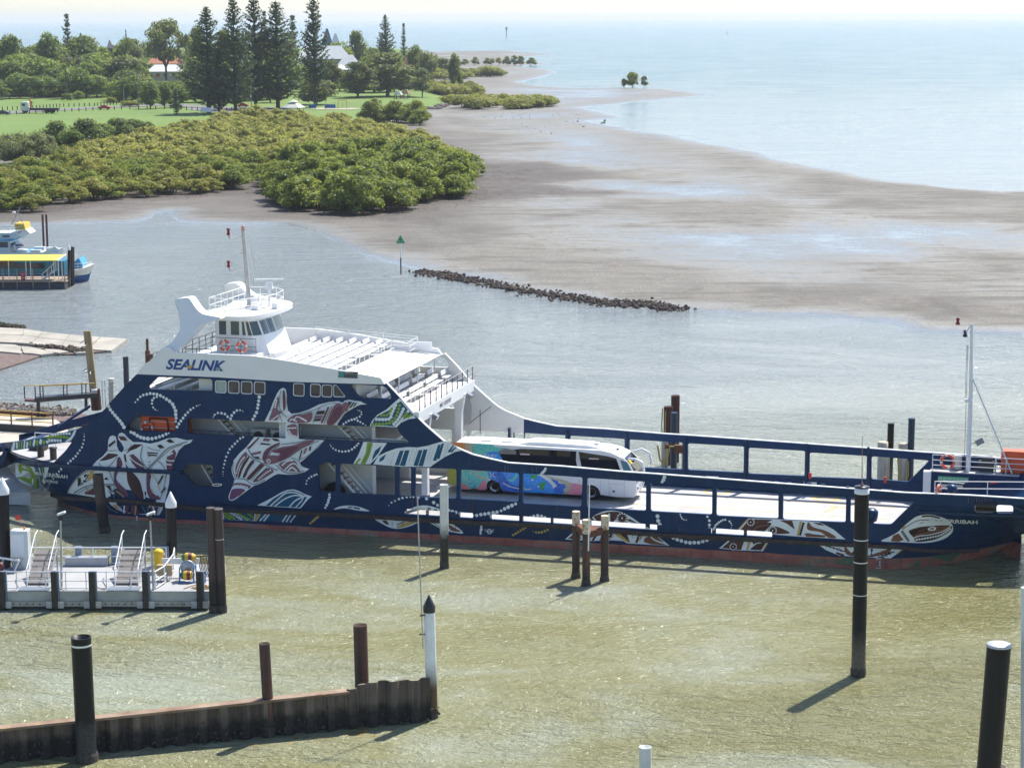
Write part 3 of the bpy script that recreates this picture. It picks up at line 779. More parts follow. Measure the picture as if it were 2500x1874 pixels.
for s,z in ((-20.85,17.0),(-20.8,19.25)):
    b = MB(); b.lathe([(.02,-.05),(.12,0),(.13,.1),(.09,.16),(.09,.3),(.13,.36),(.12,.44),(.02,.48)],10,(s,5.9,z)); b.tube((s,5.9,z),(s + .1,5.9,z - .25),.03,n=5); b.build('mast_lamp',lampred,ferry)
b = MB(); b.lathe([(.12,0),(.13,.2),(.1,.34),(.01,.36)],10,(-19.95,6.5,19.5)); b.build('mast_head_lamp',M('lamp_glass',(.55,.25,.2),.2),ferry)
b = MB(); b.box((-18.4,7.2,16.05),(2.0,.16,.12),rz=.35); b.lathe([(.30,-.55),(.22,-.1),(.2,0)],12,(-18.4,7.2,15.95)); b.tube((-18.4,7.2,14.14),(-18.4,7.2,15.4),.1,n=8); b.build('radar',white,ferry)
for s,t,h,l in ((-18.4,7.9,2.6,-.35),(-17.6,7.2,2.4,0),(-18.0,5.2,1.0,0)): 
    b = MB(); b.tube((s,t,14.15),(s + l,t,14.15 + h),.018,.008,n=5); b.build('aerial',galv,ferry)
b = MB(); b.tube((-17.2,7.4,14.2),(-16.1,7.8,14.35),.02,n=5); b.build('aerial',galv,ferry)
b = MB(); b.path([(-19.5,6.5,14.4),(-19.3,6.9,16.6),(-19.7,6.9,19.3)],.012,4); b.build('aerial',galv,ferry)
b = MB(); b.box((-18.7,5.6,14.4),(.5,.7,.5)); b.box((-19.3,7.3,14.5),(.4,.4,.8)); b.lathe([(.2,0),(.26,.25),(.15,.5),(.01,.52)],10,(-19.1,6.1,14.6)); b.box((-17.6,6.6,14.35),(.4,.9,.35)); b.build('roof_equipment',white,ferry)
b = MB(); b.box((-19.1,3.2,10.98),(3.2,1.0,.95)); b.build('locker',white,ferry)
rail('wheelhouse_rail',[(-20.9,2.65,11.4),(-17.6,2.65,11.4)],(.6,1.15),dark_steel,ferry,.02,1.3)
b = MB(); b.beam((-17.0,4.2,11.0),(-16.6,9.3,11.0),.35,.7); b.build('front_seat',white,ferry)
# inside the slots: stairs, condensers, handrails, lifeboat
def stair(name,s0,z0,s1,z1,t0,t1,steps,mat=white_in):
    b = MB(); a,c = Vector((s0,0,z0)),Vector((s1,0,z1))
    for t in (t0,t1): b.beam(a + Vector((0,t,0)),c + Vector((0,t,0)),.06,.3,up=(0,1,0)); b.beam(a + Vector((0,t,.95)),c + Vector((0,t,.95)),.05)
    st = b.build(name,mat,ferry)
    for i in range(steps):
        q = a.lerp(c,(i + .5) / steps)
        m = MB(); m.box((q.x,(t0 + t1) / 2,q.z),(.28,t1 - t0,.04)); m.build('tread',M('stair_tread',(.30,.22,.15),.8,.3),st)
stair('stairs',-20.3,8.0,-17.9,5.5,.7,1.4,9); stair('stairs',-11.7,8.0,-9.2,5.5,.7,1.4,9); stair('stairs',-12.2,5.3,-8.9,1.7,.55,1.35,12); stair('stairs',-21.6,5.3,-19.4,1.7,.55,1.35,10)
for s in (-17.0,-15.6):
    b = MB(); b.box((s,1.5,6.05),(1.05,.4,1.1)); b.build('condenser_unit',M('condenser_case',(.55,.53,.47),.5),ferry)
    m = MB(); m.lathe([(.02,0),(.36,.01)],16,M4=Matrix.Translation((s,1.28,6.1)) @ Matrix.Rotation(pi / 2,4,'X')); m.build('condenser_fan',dark_steel,ferry)
b = MB(); b.box((-14.5,.75,6.9),(1.5,.1,2.7))
for k in range(4): b.box((-15.1 + k * .4,.69,6.9),(.04,.03,2.7))
b.build('white_door_panel',white,ferry)
for p_,q_ in ((-13.5,-6.2),(-21.5,-15.2)): rail('walkway_rail',[(p_,.35,5.5),(q_,.35,5.5)],(.5,1.0),dark_steel,ferry,.025,1.9)
b = MB(); b.box((-6.9,.5,6.2),(3.2,.08,.8)); b.build('walkway_screen',white_in,ferry)
raft = thing('rescue_boat','orange rescue boat with a grab rail inside the triangular opening of the navy ferry side','boat',SO + ES * -24.0 + ET * 1.3 + Vector((0,0,5.5)),SA)
b = MB(); b.prism([smooth_loop([(-1.25,.25),(1.6,.2),(1.7,1.2),(1.55,1.95),(-1.1,2.0),(-1.35,1.3)],3)],lambda x,y,k: (x,-.6 + 1.4 * k,y),1); b.build('canopy',orange,raft,bevel=.12)
b = MB(); b.path([(-.7,-.72,.4),(-.7,-.72,1.6),(.6,-.72,1.6),(.75,-.72,.3)],.05,6); b.build('grab_rail',dark_steel,raft)
for z in (.5,.95,1.4):
    b = MB(); b.tube((-1.2,-.66,z),(1.7,-.66,z),.02,n=5); b.build('lifeline',edge_white,raft)
b = MB(); b.box((-1.9,-.3,.8),(.9,.2,1.6)); b.build('bow_flap',M('grey_canvas',(.28,.29,.30),.7),raft)

# ---- bow: patterned bulwark bands, bollards, mesh fence, ramp
BAND_T = K1((1035,597),(950,615),(800,652),(640,692),(500,718),(380,737),(180,762),(0,782),(-60,790)); BAND_B = K1((-60,905),(0,902),(145,884),(320,862),(500,832),(640,802),(800,782),(900,768),(960,768))
BAND = OHs(BAND_T + BAND_B)
b = MB(); b.prism([BAND],near_place,1,cuts=CUTS); b.build('bow_bulwark',navy,ferry)
b = MB(); b.prism([BAND],far_place,1,cuts=CUTS); b.build('bow_bulwark',navy,ferry)
for s,t in ((-33.9,2.1),(-32.6,1.5)):
    b = MB(); b.lathe([(.24,0),(.24,.75),(.29,.76),(.29,.86),(.01,.87)],12,(s,t,3.62)); b.build('bollard',dark_steel,ferry)
b = MB(); b.box((-35.2,4.2,3.85),(1.2,.7,.4)); b.tube((-35.6,4.2,4.1),(-34.8,4.2,4.1),.25,n=10); b.box((-33,10,4.0),(.8,.8,.7)); b.build('windlass',dark_steel,ferry)
rail('bow_rail',[(-31,5,3.62),(-36,5.2,3.62)],(.5,1.0),white,ferry,.03,1.6)
b = MB()
for sgn in (0,1):
    m = MB()
    for i in range(11): m.beam((-30 + i * .3,11.2,4.4),(-29.7 + i * .3,11.2,5.9),.03); m.beam((-29.7 + i * .3,11.2,4.4),(-30 + i * .3,11.2,5.9),.03)
m.path([(-30,11.2,4.4),(-30,11.2,5.9),(-26.6,11.2,5.9),(-26.6,11.2,4.4),(-30,11.2,4.4)],.05); m.build('mesh_screen',edge_white,ferry)
b = MB(); b.box((-37.6,6.5,3.0),(.35,6.6,1.5),ry=.5); b.build('bow_door',navy,ferry)
b = MB(); b.beam((-36.4,9.5,4.2),(-34.5,11.0,5.6),.18); b.build('ramp_arm',navy,ferry)
# ---- stern end, right of the picture: casings, bollards, mast
slab('stern_casing',27.2,33,11.4,12.4,1.61,3.98,navy); 
_sp = [(s_,HT(s_,3.85) + .26) for s_ in (27.3,28,29,30,31,32,33)]
b = MB(); b.prism([_sp + [(33,3.2),(27.3,3.2)]],lambda x,y,k: (x,y,3.9 - .12 * k),1); b.build('casing_deck',deck_mat,ferry)
slab('casing_deck',27.15,33,11.35,12.75,3.98,4.04,deck_mat)
rail('casing_rail',[(27.3,11.5,4.04),(34.5,11.5,4.04)],(.4,.75,1.1),edge_white,ferry,.03,2.4)
rail('stern_rail',[(28.2,.75,4.9),(34.5,2.2,4.9)],(.35,.8),edge_white,ferry,.03,2.6)
b = MB(); b.path([(28.2,.6,5.0),(28.6,.6,5.75),(30,.6,5.7)],.03); b.build('stern_rail',edge_white,ferry)
for s in (28.75,29.95):
    b = MB(); b.lathe([(.22,0),(.22,.75),(.26,.8),(.01,.82)],10,(s,.9,3.9)); b.build('bollard',dark_steel,ferry)
b = MB(); b.lathe([(.2,0),(.2,.55),(.36,.6),(.40,.75),(.28,.92),(.01,.98)],12,(29.2,1.2,4.5)); b.build('mushroom_vent',navy,ferry)
b = MB(); b.box((31.3,.9,4.25),(1.2,.7,.5)); b.tube((30.7,.6,4.4),(31.9,.6,4.4),.28,n=10); b.build('winch',black_paint,ferry)
b = MB(); b.lathe([(.26,0),(.26,.9),(.24,.92),(.24,1.25),(.42,1.35),(.48,1.7),(.48,1.95),(.33,2.1),(.01,2.14)],12,(24.3,.75,1.62)); b.build('deck_vent',navy_rail,ferry)
for s in (25.4,25.9):
    b = MB(); b.lathe([(.14,0),(.14,.5),(.01,.51)],8,(s,.9,1.62)); b.build('bollard',dark_steel,ferry)
b = MB(); b.box((27.0,11.3,2.9),(.5,.6,2.3)); b.build('white_cabinet',edge_white,ferry)
for z,h,L,m_ in ((3.55,.35,2.0,M('green_sign',(.10,.42,.20),.5)),(3.05,.28,1.6,M('cream_sign',(.65,.55,.48),.5))):
    b = MB(); b.box((28.7 + (0 if L > 1.8 else -.15),11.37,z),(L,.03,h)); b.build('notice_sign',m_,ferry)
m1 = M('sign_print',(.75,.78,.74),.5)
red_m = M('red_paint',(.50,.03,.03),.45)
for s,t,z,w,h,mm in ((31.4,11.37,3.2,.5,.8,red_m),(32.3,11.37,3.2,.5,.5,m1),(19.0,12.7,2.4,.9,.25,m1),(12.2,12.7,2.45,.9,.2,m1),(22.0,12.7,2.2,.8,.25,m1),(24.2,12.7,2.2,.7,.25,m1)):
    b = MB(); b.box((s,t,z),(w,.03,h)); b.build('notice_sign',mm,ferry)
for s in (16.7,17.6,18.9,19.9):
    b = MB(); b.box((s,12.6,2.2),(.3,.25,.6)); b.build('deck_fitting',M('teal_fitting',(.03,.10,.22),.5),ferry)
for s in (18.9,24.0):
    b = MB(); b.box((s + .1,12.55,3.0),(.2,.15,.4)); b.build('extinguisher',red_m,ferry)
MS = SPT(2363,1150,4.04); MS = (MS[0],12.0)
b = MB(); b.tube((MS[0],12,4.04),(MS[0],12,9.2),.17,.15,10); b.tube((MS[0],12,9.2),(MS[0] - .1,12,14.0),.14,.09,10); b.tube((MS[0] - .1,12,14.0),(MS[0] - .45,11.8,13.45),.05,n=6); b.box((MS[0] - .12,11.9,8.85),(.5,.3,.22)); b.build('stern_mast',M('mast_white',(.74,.75,.76),.4,.05),ferry)
b = MB(); b.tube((MS[0] + .1,12,10.3),(MS[0] + 2.9,11.6,4.1),.06,n=5); b.build('mast_stay',edge_white,ferry)
b = MB(); b.tube((MS[0] - .25,11.9,4.4),(MS[0] - .3,11.9,12.6),.015,n=4); b.tube((MS[0] - .35,11.9,9),(MS[0] - .36,11.9,12.6),.012,n=4); b.build('halyard',dark_steel,ferry)
for ds,z,m_ in ((-.5,13.1,black_paint),(-1.0,13.9,lampred)):
    b = MB(); b.lathe([(.01,0),(.14,.02),(.16,.12),(.10,.2),(.10,.36),(.15,.42),(.01,.5)],8,(MS[0] + ds,11.9,z)); b.build('mast_lamp',m_,ferry)
b = MB(); b.box((MS[0] + .7,11.9,6.1),(.55,.1,.4),ry=-.5); b.tube((MS[0],12,5.9),(MS[0] + .7,11.9,6.05),.03,n=5); b.build('flood_light',M('flood_glass',(.25,.26,.28),.2),ferry)
b = MB(); b.box((32.7,12.2,4.85),(1.9,.9,1.5)); ro = b.build('raft_locker',orange,ferry,bevel=.08)
b = MB(); b.box((30.8,12.2,4.45),(1.0,.7,.7)); b.tube((30.5,12.1,4.9),(31.2,12.1,4.9),.22,n=9); b.build('capstan',dark_steel,ferry)
b = MB(); b.path([(31.4,12,4.1),(31.4,12,5.0),(32.0,12,5.0),(32.0,12,4.1)],.06); b.build('frame_loop',edge_white,ferry)
b = MB(); b.tube((28.9,12.3,4.1),(28.9,12.3,5.0),.3,n=10); b.build('white_drum',M('drum_plastic',(.55,.53,.48),.5),ferry)
b = MB(); b.box((-10.0,.05,10.85),(1.35,.14,.42)); b.build('display_board',black_paint,ferry)
b = MB(); b.box((-10.42,-.03,10.85),(.3,.02,.34)); b.build('display_emblem',M('teal_print',(.03,.28,.28),.4),ferry)
b = MB(); b.box((-9.0,12.25,10.98),(1.8,.14,.55)); b.build('display_board',white,ferry)
for t in (3.0,11.0):
    b = MB(); b.box((-4.95,t,7.75),(.4,.5,.3),ry=.5); b.build('flood_light',M('flood_glass',(.25,.26,.28),.2),ferry)
b = MB(); b.tube((-11.75,1.55,2.35),(-11.75,1.9,2.35),.75,n=18); b.build('tyre_fender',M('old_tyre',(.02,.02,.02),.9,.3,4,.5),ferry)
# far curved wing window
b = MB(); b.prism([[SP(*p,12.6) for p in L4((1445,1010),(1525,960),(1590,1180),(1580,1440),(1470,1510))]],lambda x,y,k: (x,BEAM - .26,y),None); b.build('wing_window',M_glass('pale_wing_glass',(.42,.44,.45),.15),ferry)
b = MB(); b.beam((-5.3,11.7,5.5),(-3.6,11.9,6.9),.05); b.beam((-4.4,11.8,4.9),(-4.4,11.8,6.6),.05); b.build('wing_ladder',dark_steel,ferry)
def lifebuoy(label,loc,rz=0,R=.34):
    t = thing('life_ring',label,'life ring',loc,rz)
    b = MB(); b.torus((0,0,0),R,.085,'Y',16,7,0,1); b.build('ring',[orange,edge_white],t)
    b = MB(); b.torus((0,-.03,0),R + .10,.012,'Y',16,4); b.build('grab_line',edge_white,t); return t
def ship_pt(s,t,z): return SO + ES * s + ET * t + Vector((0,0,z))
lifebuoy('orange life ring on the wheelhouse rail, left one of the pair',ship_pt(-19.85,2.55,12.05),SA)
lifebuoy('orange life ring on the wheelhouse rail, right one of the pair',ship_pt(-18.6,2.55,12.0),SA)
lifebuoy('orange life ring on the white rail beside the right mast',ship_pt(28.3,11.4,4.75),SA,.42)
lifebuoy('orange life ring seen edge on at the end of the near stern rail',ship_pt(28.45,.6,5.15),SA + pi / 2.4,.34)
lifebuoy('life ring with white spokes in front of the orange rescue boat',ship_pt(-24.9,.55,6.4),SA,.4)
# ------------------------------------------------------------------ paintings and lettering on the ferry's side (thin paint films following the plating)
PAL = {'W': (.76,.79,.80),'D': (.030,.016,.018),'K': (.065,.028,.030),'P': (.145,.052,.085),'M': (.235,.105,.135),'V': (.19,.065,.16),'G': (.25,.37,.035),'T': (.006,.090,.17),
       'B': (.20,.085,.050),'R': (.105,.038,.034),'Y': (.56,.36,.10),'S': (.17,.20,.21),'N': (.0045,.027,.105),'U': (.11,.045,.025),'Q': (.10,.125,.16)}
PMAT = {k: M('paint_' + n,PAL[k],.45,.06,1.2,spec=.3) for k,n in dict(W='pale',D='black_brown',K='dark_brown',P='plum',M='mauve',V='violet',G='lime',T='teal',B='brown',R='maroon',Y='ochre',S='slate',N='navy',U='rust',Q='chalk').items()}
MPP = .0272                                             # metres to one photograph pixel on the side
def _split(poly,ax,ay,bx,by):
    """part left and part right of the line a-b"""
    nx,ny = -(by - ay),bx - ax
    L,Rr = [],[]
    d = [(p[0] - ax) * nx + (p[1] - ay) * ny for p in poly]
    for i in range(len(poly)):
        p,q,dp,dq = poly[i],poly[(i + 1) % len(poly)],d[i],d[(i + 1) % len(poly)]
        if dp >= 0: L.append(p)
        if dp <= 0: Rr.append(p)
        if dp * dq < 0:
            t = dp / (dp - dq); m = (p[0] + (q[0] - p[0]) * t,p[1] + (q[1] - p[1]) * t); L.append(m); Rr.append(m)
    return (L if len(L) > 2 else None),(Rr if len(Rr) > 2 else None)
def area2(h): return sum(h[i][0] * h[(i + 1) % len(h)][1] - h[(i + 1) % len(h)][0] * h[i][1] for i in range(len(h)))
def subtract(polys,hole):
    h = hole if area2(hole) > 0 else hole[::-1]
    xs = [p[0] for p in h]; ys = [p[1] for p in h]; x0,x1,y0,y1 = min(xs),max(xs),min(ys),max(ys)
    out = []
    for P in polys:
        if max(p[0] for p in P) < x0 or min(p[0] for p in P) > x1 or max(p[1] for p in P) < y0 or min(p[1] for p in P) > y1: out.append(P); continue
        cur = P
        for i in range(len(h)):
            (ax,ay),(bx,by) = h[i],h[(i + 1) % len(h)]
            inn,o = _split(cur,ax,ay,bx,by)
            if o: out.append(o)
            cur = inn
            if not cur: break
    return out
CLIP = {k: (v if k not in ('h4',) else [v[0],v[1],v[3],v[4],v[5]]) for k,v in HOLES.items() if k[0] in 'hs'}
def clip_band(polys,lo,hi):
    out = []
    for P in polys:
        q = clip_s(P,lo,hi)
        if len(q) > 2: out.append(q)
    return out
SURF = [HT]
def paint(name,ops,parent=None,label=None,conv=OHs,surf=None,mpp=MPP,mats=PMAT,clip=True,cuts=True,base=.012,step=.0022,place=None):
    b = MB(); keys = sorted({o[1] for o in ops}); surf = surf or HT
    place = place or (lambda x,y,off: (x,surf(x,y) - off,y))
    for li,o in enumerate(ops):
        kind,c,pts = o[0],o[1],o[2]; polys = []
        if kind in ('f','fs'):
            L = conv(pts)
            if kind == 'fs': L = smooth_loop(L,4)
            for t in tessellate_polygon([[Vector((p[0],p[1],0)) for p in L]]):
                polys.append([L[i] for i in t])
        elif kind in ('l','ls'):
            w = o[3] * mpp / 2; L = conv(pts)
            if kind == 'ls' and len(L) > 2: L = smooth_loop(L,5,False)
            E = []
            for i in range(len(L)):
                a,q = Vector(L[max(0,i - 1)]),Vector(L[min(len(L) - 1,i + 1)])
                d = (q - a).normalized() if (q - a).length > 1e-9 else Vector((1,0)); n = Vector((-d.y,d.x)) * w
                E.append(((L[i][0] + n.x,L[i][1] + n.y),(L[i][0] - n.x,L[i][1] - n.y)))
            for (a1,a2),(b1,b2) in zip(E,E[1:]): polys.append([a1,a2,b2,b1])
        elif kind == 'd':
            C = conv([(p[0],p[1]) for p in pts])
            for (s,z),p in zip(C,pts):
                r = p[2] * mpp; polys.append([(s + r * cos(2 * pi * k / 10),z + r * sin(2 * pi * k / 10)) for k in range(10)])
        elif kind == 'p':                               # a string of dots along a curve: n dots, radius r0 -> r1
            L = smooth_loop(conv(pts),8,False) if len(pts) > 2 else conv(pts)
            n,r0,r1 = o[3],o[4],o[5]
            acc = [0]
            for p,q in zip(L,L[1:]): acc.append(acc[-1] + hypot(q[0] - p[0],q[1] - p[1]))
            for i in range(n):
                a = acc[-1] * (i + .5) / n
                s = float(np.interp(a,acc,[p[0] for p in L])); z = float(np.interp(a,acc,[p[1] for p in L]))
                r = (r0 + (r1 - r0) * i / max(1,n - 1)) * mpp
                polys.append([(s + r * cos(2 * pi * k / 8),z + r * sin(2 * pi * k / 8)) for k in range(8)])
        if clip:
            for h in CLIP.values(): polys = subtract(polys,h)
        if cuts:
            xs = [p[0] for P in polys for p in P]
            if xs and (min(xs) < -27 or max(xs) > 24):
                q = []
                edges = [-60,-37,-36,-35,-34,-33,-32,-31,-30,-29,-28,24,25,26,27,28,29,30,31,60]
                for lo,hi in zip(edges,edges[1:]): q += clip_band(polys,lo,hi)
                polys = q
                for zc in (2.2,2.9,3.7):
                    nq = []
                    for P in polys:
                        if max(p[0] for p in P) < -27 or min(p[0] for p in P) > 24:
                            u,v = _split(P,-100,zc,100,zc); nq += [w_ for w_ in (u,v) if w_]
                        else: nq.append(P)
                    polys = nq
        off = base + step * li
        for P in polys:
            if abs(area2(P)) < 1e-7: continue
            if area2(P) < 0: P = P[::-1]
            b.add([place(x,y,off) for x,y in P],[tuple(range(len(P)))],keys.index(c))
    return b.build(name,[mats[k] for k in keys],parent or ferry,label)
def sc(f,pts,k):
    """dots given in a zoomed view: radius scaled by its factor"""
    return [(*f((x,y))[0],r / k) for x,y,r in pts]
def chain(name,f,k,pts,col='W',label=None): return paint(name,[('d',col,sc(f,pts,k))],label=label)
def flower(f,k,x,y,r,c='R'):
    X,Y = f((x,y))[0]; r = r / k
    return [('d',c,[(X,Y,r)]),('d','W',[(X + r * .82 * cos(a * pi / 6),Y + r * .82 * sin(a * pi / 6),r * .15) for a in range(12)]),('d','D',[(X,Y,r * .42)]),('d','W',[(X,Y,r * .16)])]

c1 = 'painted_dot_trail'
chain(c1,K2,6.506,[(198,660,16),(237,617,20),(278,573,22),(325,546,24),(380,533,25),(435,521,26),(490,528,26),(543,535,28),(598,555,28),(645,580,24),(694,612,30),(744,645,32),(790,690,32),(815,740,30),(838,795,32),(840,855,32),(845,912,28),(842,965,20),
      (540,575,20),(495,592,20),(468,628,22),(463,680,20),(482,742,18),(512,775,14),(540,788,7),(558,791,5)])
chain(c1,K2,6.506,[(130,1135,28),(180,1155,32),(230,1190,32),(282,1215,32),(335,1230,34),(397,1238,36),(463,1238,32),(525,1225,30),(582,1207,28),(635,1190,28),(688,1165,26),(730,1150,14)])
chain(c1,K2,6.506,[(862,1052,26),(890,1003,26),(922,957,26),(957,910,25),(993,863,24),(1033,820,22),(1075,778,22),(1120,750,18),(1172,718,14),(1205,709,9),(1228,701,7)])
chain(c1,K2,6.506,[(1433,910,6),(1440,887,10),(1460,857,17),(1510,830,20),(1567,834,22),(1622,846,23),(1664,889,23),(1712,922,24),(1730,870,25),(1767,823,24),(1812,790,21),(1862,787,16),(1902,798,9),(1915,820,4)])
chain(c1,K2,6.506,[(2168,578,30),(2158,640,26),(2150,700,28),(2140,755,26),(2123,822,28),(2095,877,27),(2067,930,26)])
chain(c1,K2,6.506,[(1910,1212,20),(1865,1235,20),(1820,1278,20),(1780,1318,22),(1737,1362,23),(1698,1405,20),(1672,1460,19),(1642,1525,20),(1626,1585,18),(1611,1643,18),(1597,1702,14),(1591,1763,11),(1590,1800,9),(1592,1832,5)])
paint(c1,[('p','W',K1((1455,262),(1490,330),(1535,385),(1590,450),(1640,510),(1685,585)),8,4.6,5.4)])
chain(c1,K1,5.526,[(1137,660,7),(1138,693,10),(1134,738,13),(1121,789,15),(1106,836,16),(1078,878,16),(1050,917,17),(1022,956,18),(988,988,18),(954,1019,20),(920,1054,20),(885,1080,14),(825,1130,20),(797,1162,18),(765,1195,18),(718,1260,16),(690,1290,16),(665,1330,18),(645,1370,18),(630,1400,18),(622,1440,18)])
chain(c1,Zb,3.1586,[(1070,425,9),(1090,412,9),(1110,400,9),(1133,392,10),(1155,388,10),(1180,400,9),(1200,410,8),(1220,422,7),(1240,435,5),(1172,378,8),(1195,368,8),(1208,350,7),(1208,332,6),(1195,322,5),(1180,320,4)])
chain(c1,Zb,3.1586,[(968,585,4),(975,598,5),(990,613,7),(1010,625,8),(1035,633,9),(1060,637,9),(1085,636,9),(1110,632,10),(1135,620,10),(1155,605,10),(1172,590,9),(1185,575,8)])
chain(c1,Zb,3.1586,[(783,885,7),(787,862,7),(803,843,8),(823,830,9),(845,820,9),(862,813,8)])
chain(c1,Zb,3.1586,[(962,968,11),(962,990,12),(955,1010,12),(950,1030,12),(940,1050,12),(930,1070,9)])
chain(c1,Zb,3.1586,[(872,1140,11),(858,1151,11),(845,1163,11),(832,1175,11),(815,1188,10)],'Y')
chain(c1,Zb,3.1586,[(1420,1052,4),(1440,1030,8),(1467,1017,9),(1497,1003,10),(1525,994,10),(1557,988,10),(1585,985,9),(1610,988,8),(1648,992,10),(1710,1000,13),(1765,1030,14),(1795,1050,12)])
chain(c1,Zc,3.1586,[(145,1090,12),(172,1097,13),(200,1105,13),(232,1115,13),(262,1122,13),(293,1127,13),(327,1130,12),(360,1128,13),(392,1122,14),(423,1118,14),(453,1113,14),(487,1108,14),(517,1103,13),(548,1093,11),(575,1078,14),(603,1065,15),(632,1052,15),(660,1040,12),(495,1118,13),(472,1137,12)])
chain(c1,Zc,3.1586,[(755,1162,11),(775,1145,12),(800,1135,12),(830,1130,13),(860,1134,12),(885,1145,12),(905,1158,11)])
chain(c1,Zc,3.1586,[(640,1280,9),(660,1270,10),(680,1258,10),(700,1245,10),(720,1232,10),(738,1222,9),(797,1253,4),(818,1260,9),(840,1260,9),(862,1258,10),(885,1250,10),(907,1240,9)],'Y')
chain(c1,Zc,3.1586,[(395,1215,9),(395,1235,12),(390,1252,10),(390,1268,9)])
chain(c1,K6,4.424,[(1130,263,22),(1137,312,22),(1155,352,20),(1375,243,9),(1383,265,10),(1395,286,10),(1415,300,8),(1440,302,7),(1668,268,14),(1690,310,15),(1690,357,16),(1690,393,13),(1735,403,12),(1747,383,12),(1757,360,12),(1775,345,12),(1793,328,12),(1815,315,12),(1837,303,11),(1862,300,12),(1907,318,11),(1922,338,9),(1930,358,7),(1925,383,5)])
chain(c1,K6,4.424,[(1262,476,17),(1300,497,19),(1343,515,20),(1387,528,20),(1435,543,20),(1480,549,21),(1527,547,20),(1573,547,20),(1618,535,19),(1662,522,19),(1703,503,18)])
chain(c1,Zc,3.1586,[(890,770,11),(882,785,11),(870,798,12),(858,808,9),(1807,835,14),(1800,855,14),(1790,870,11)])

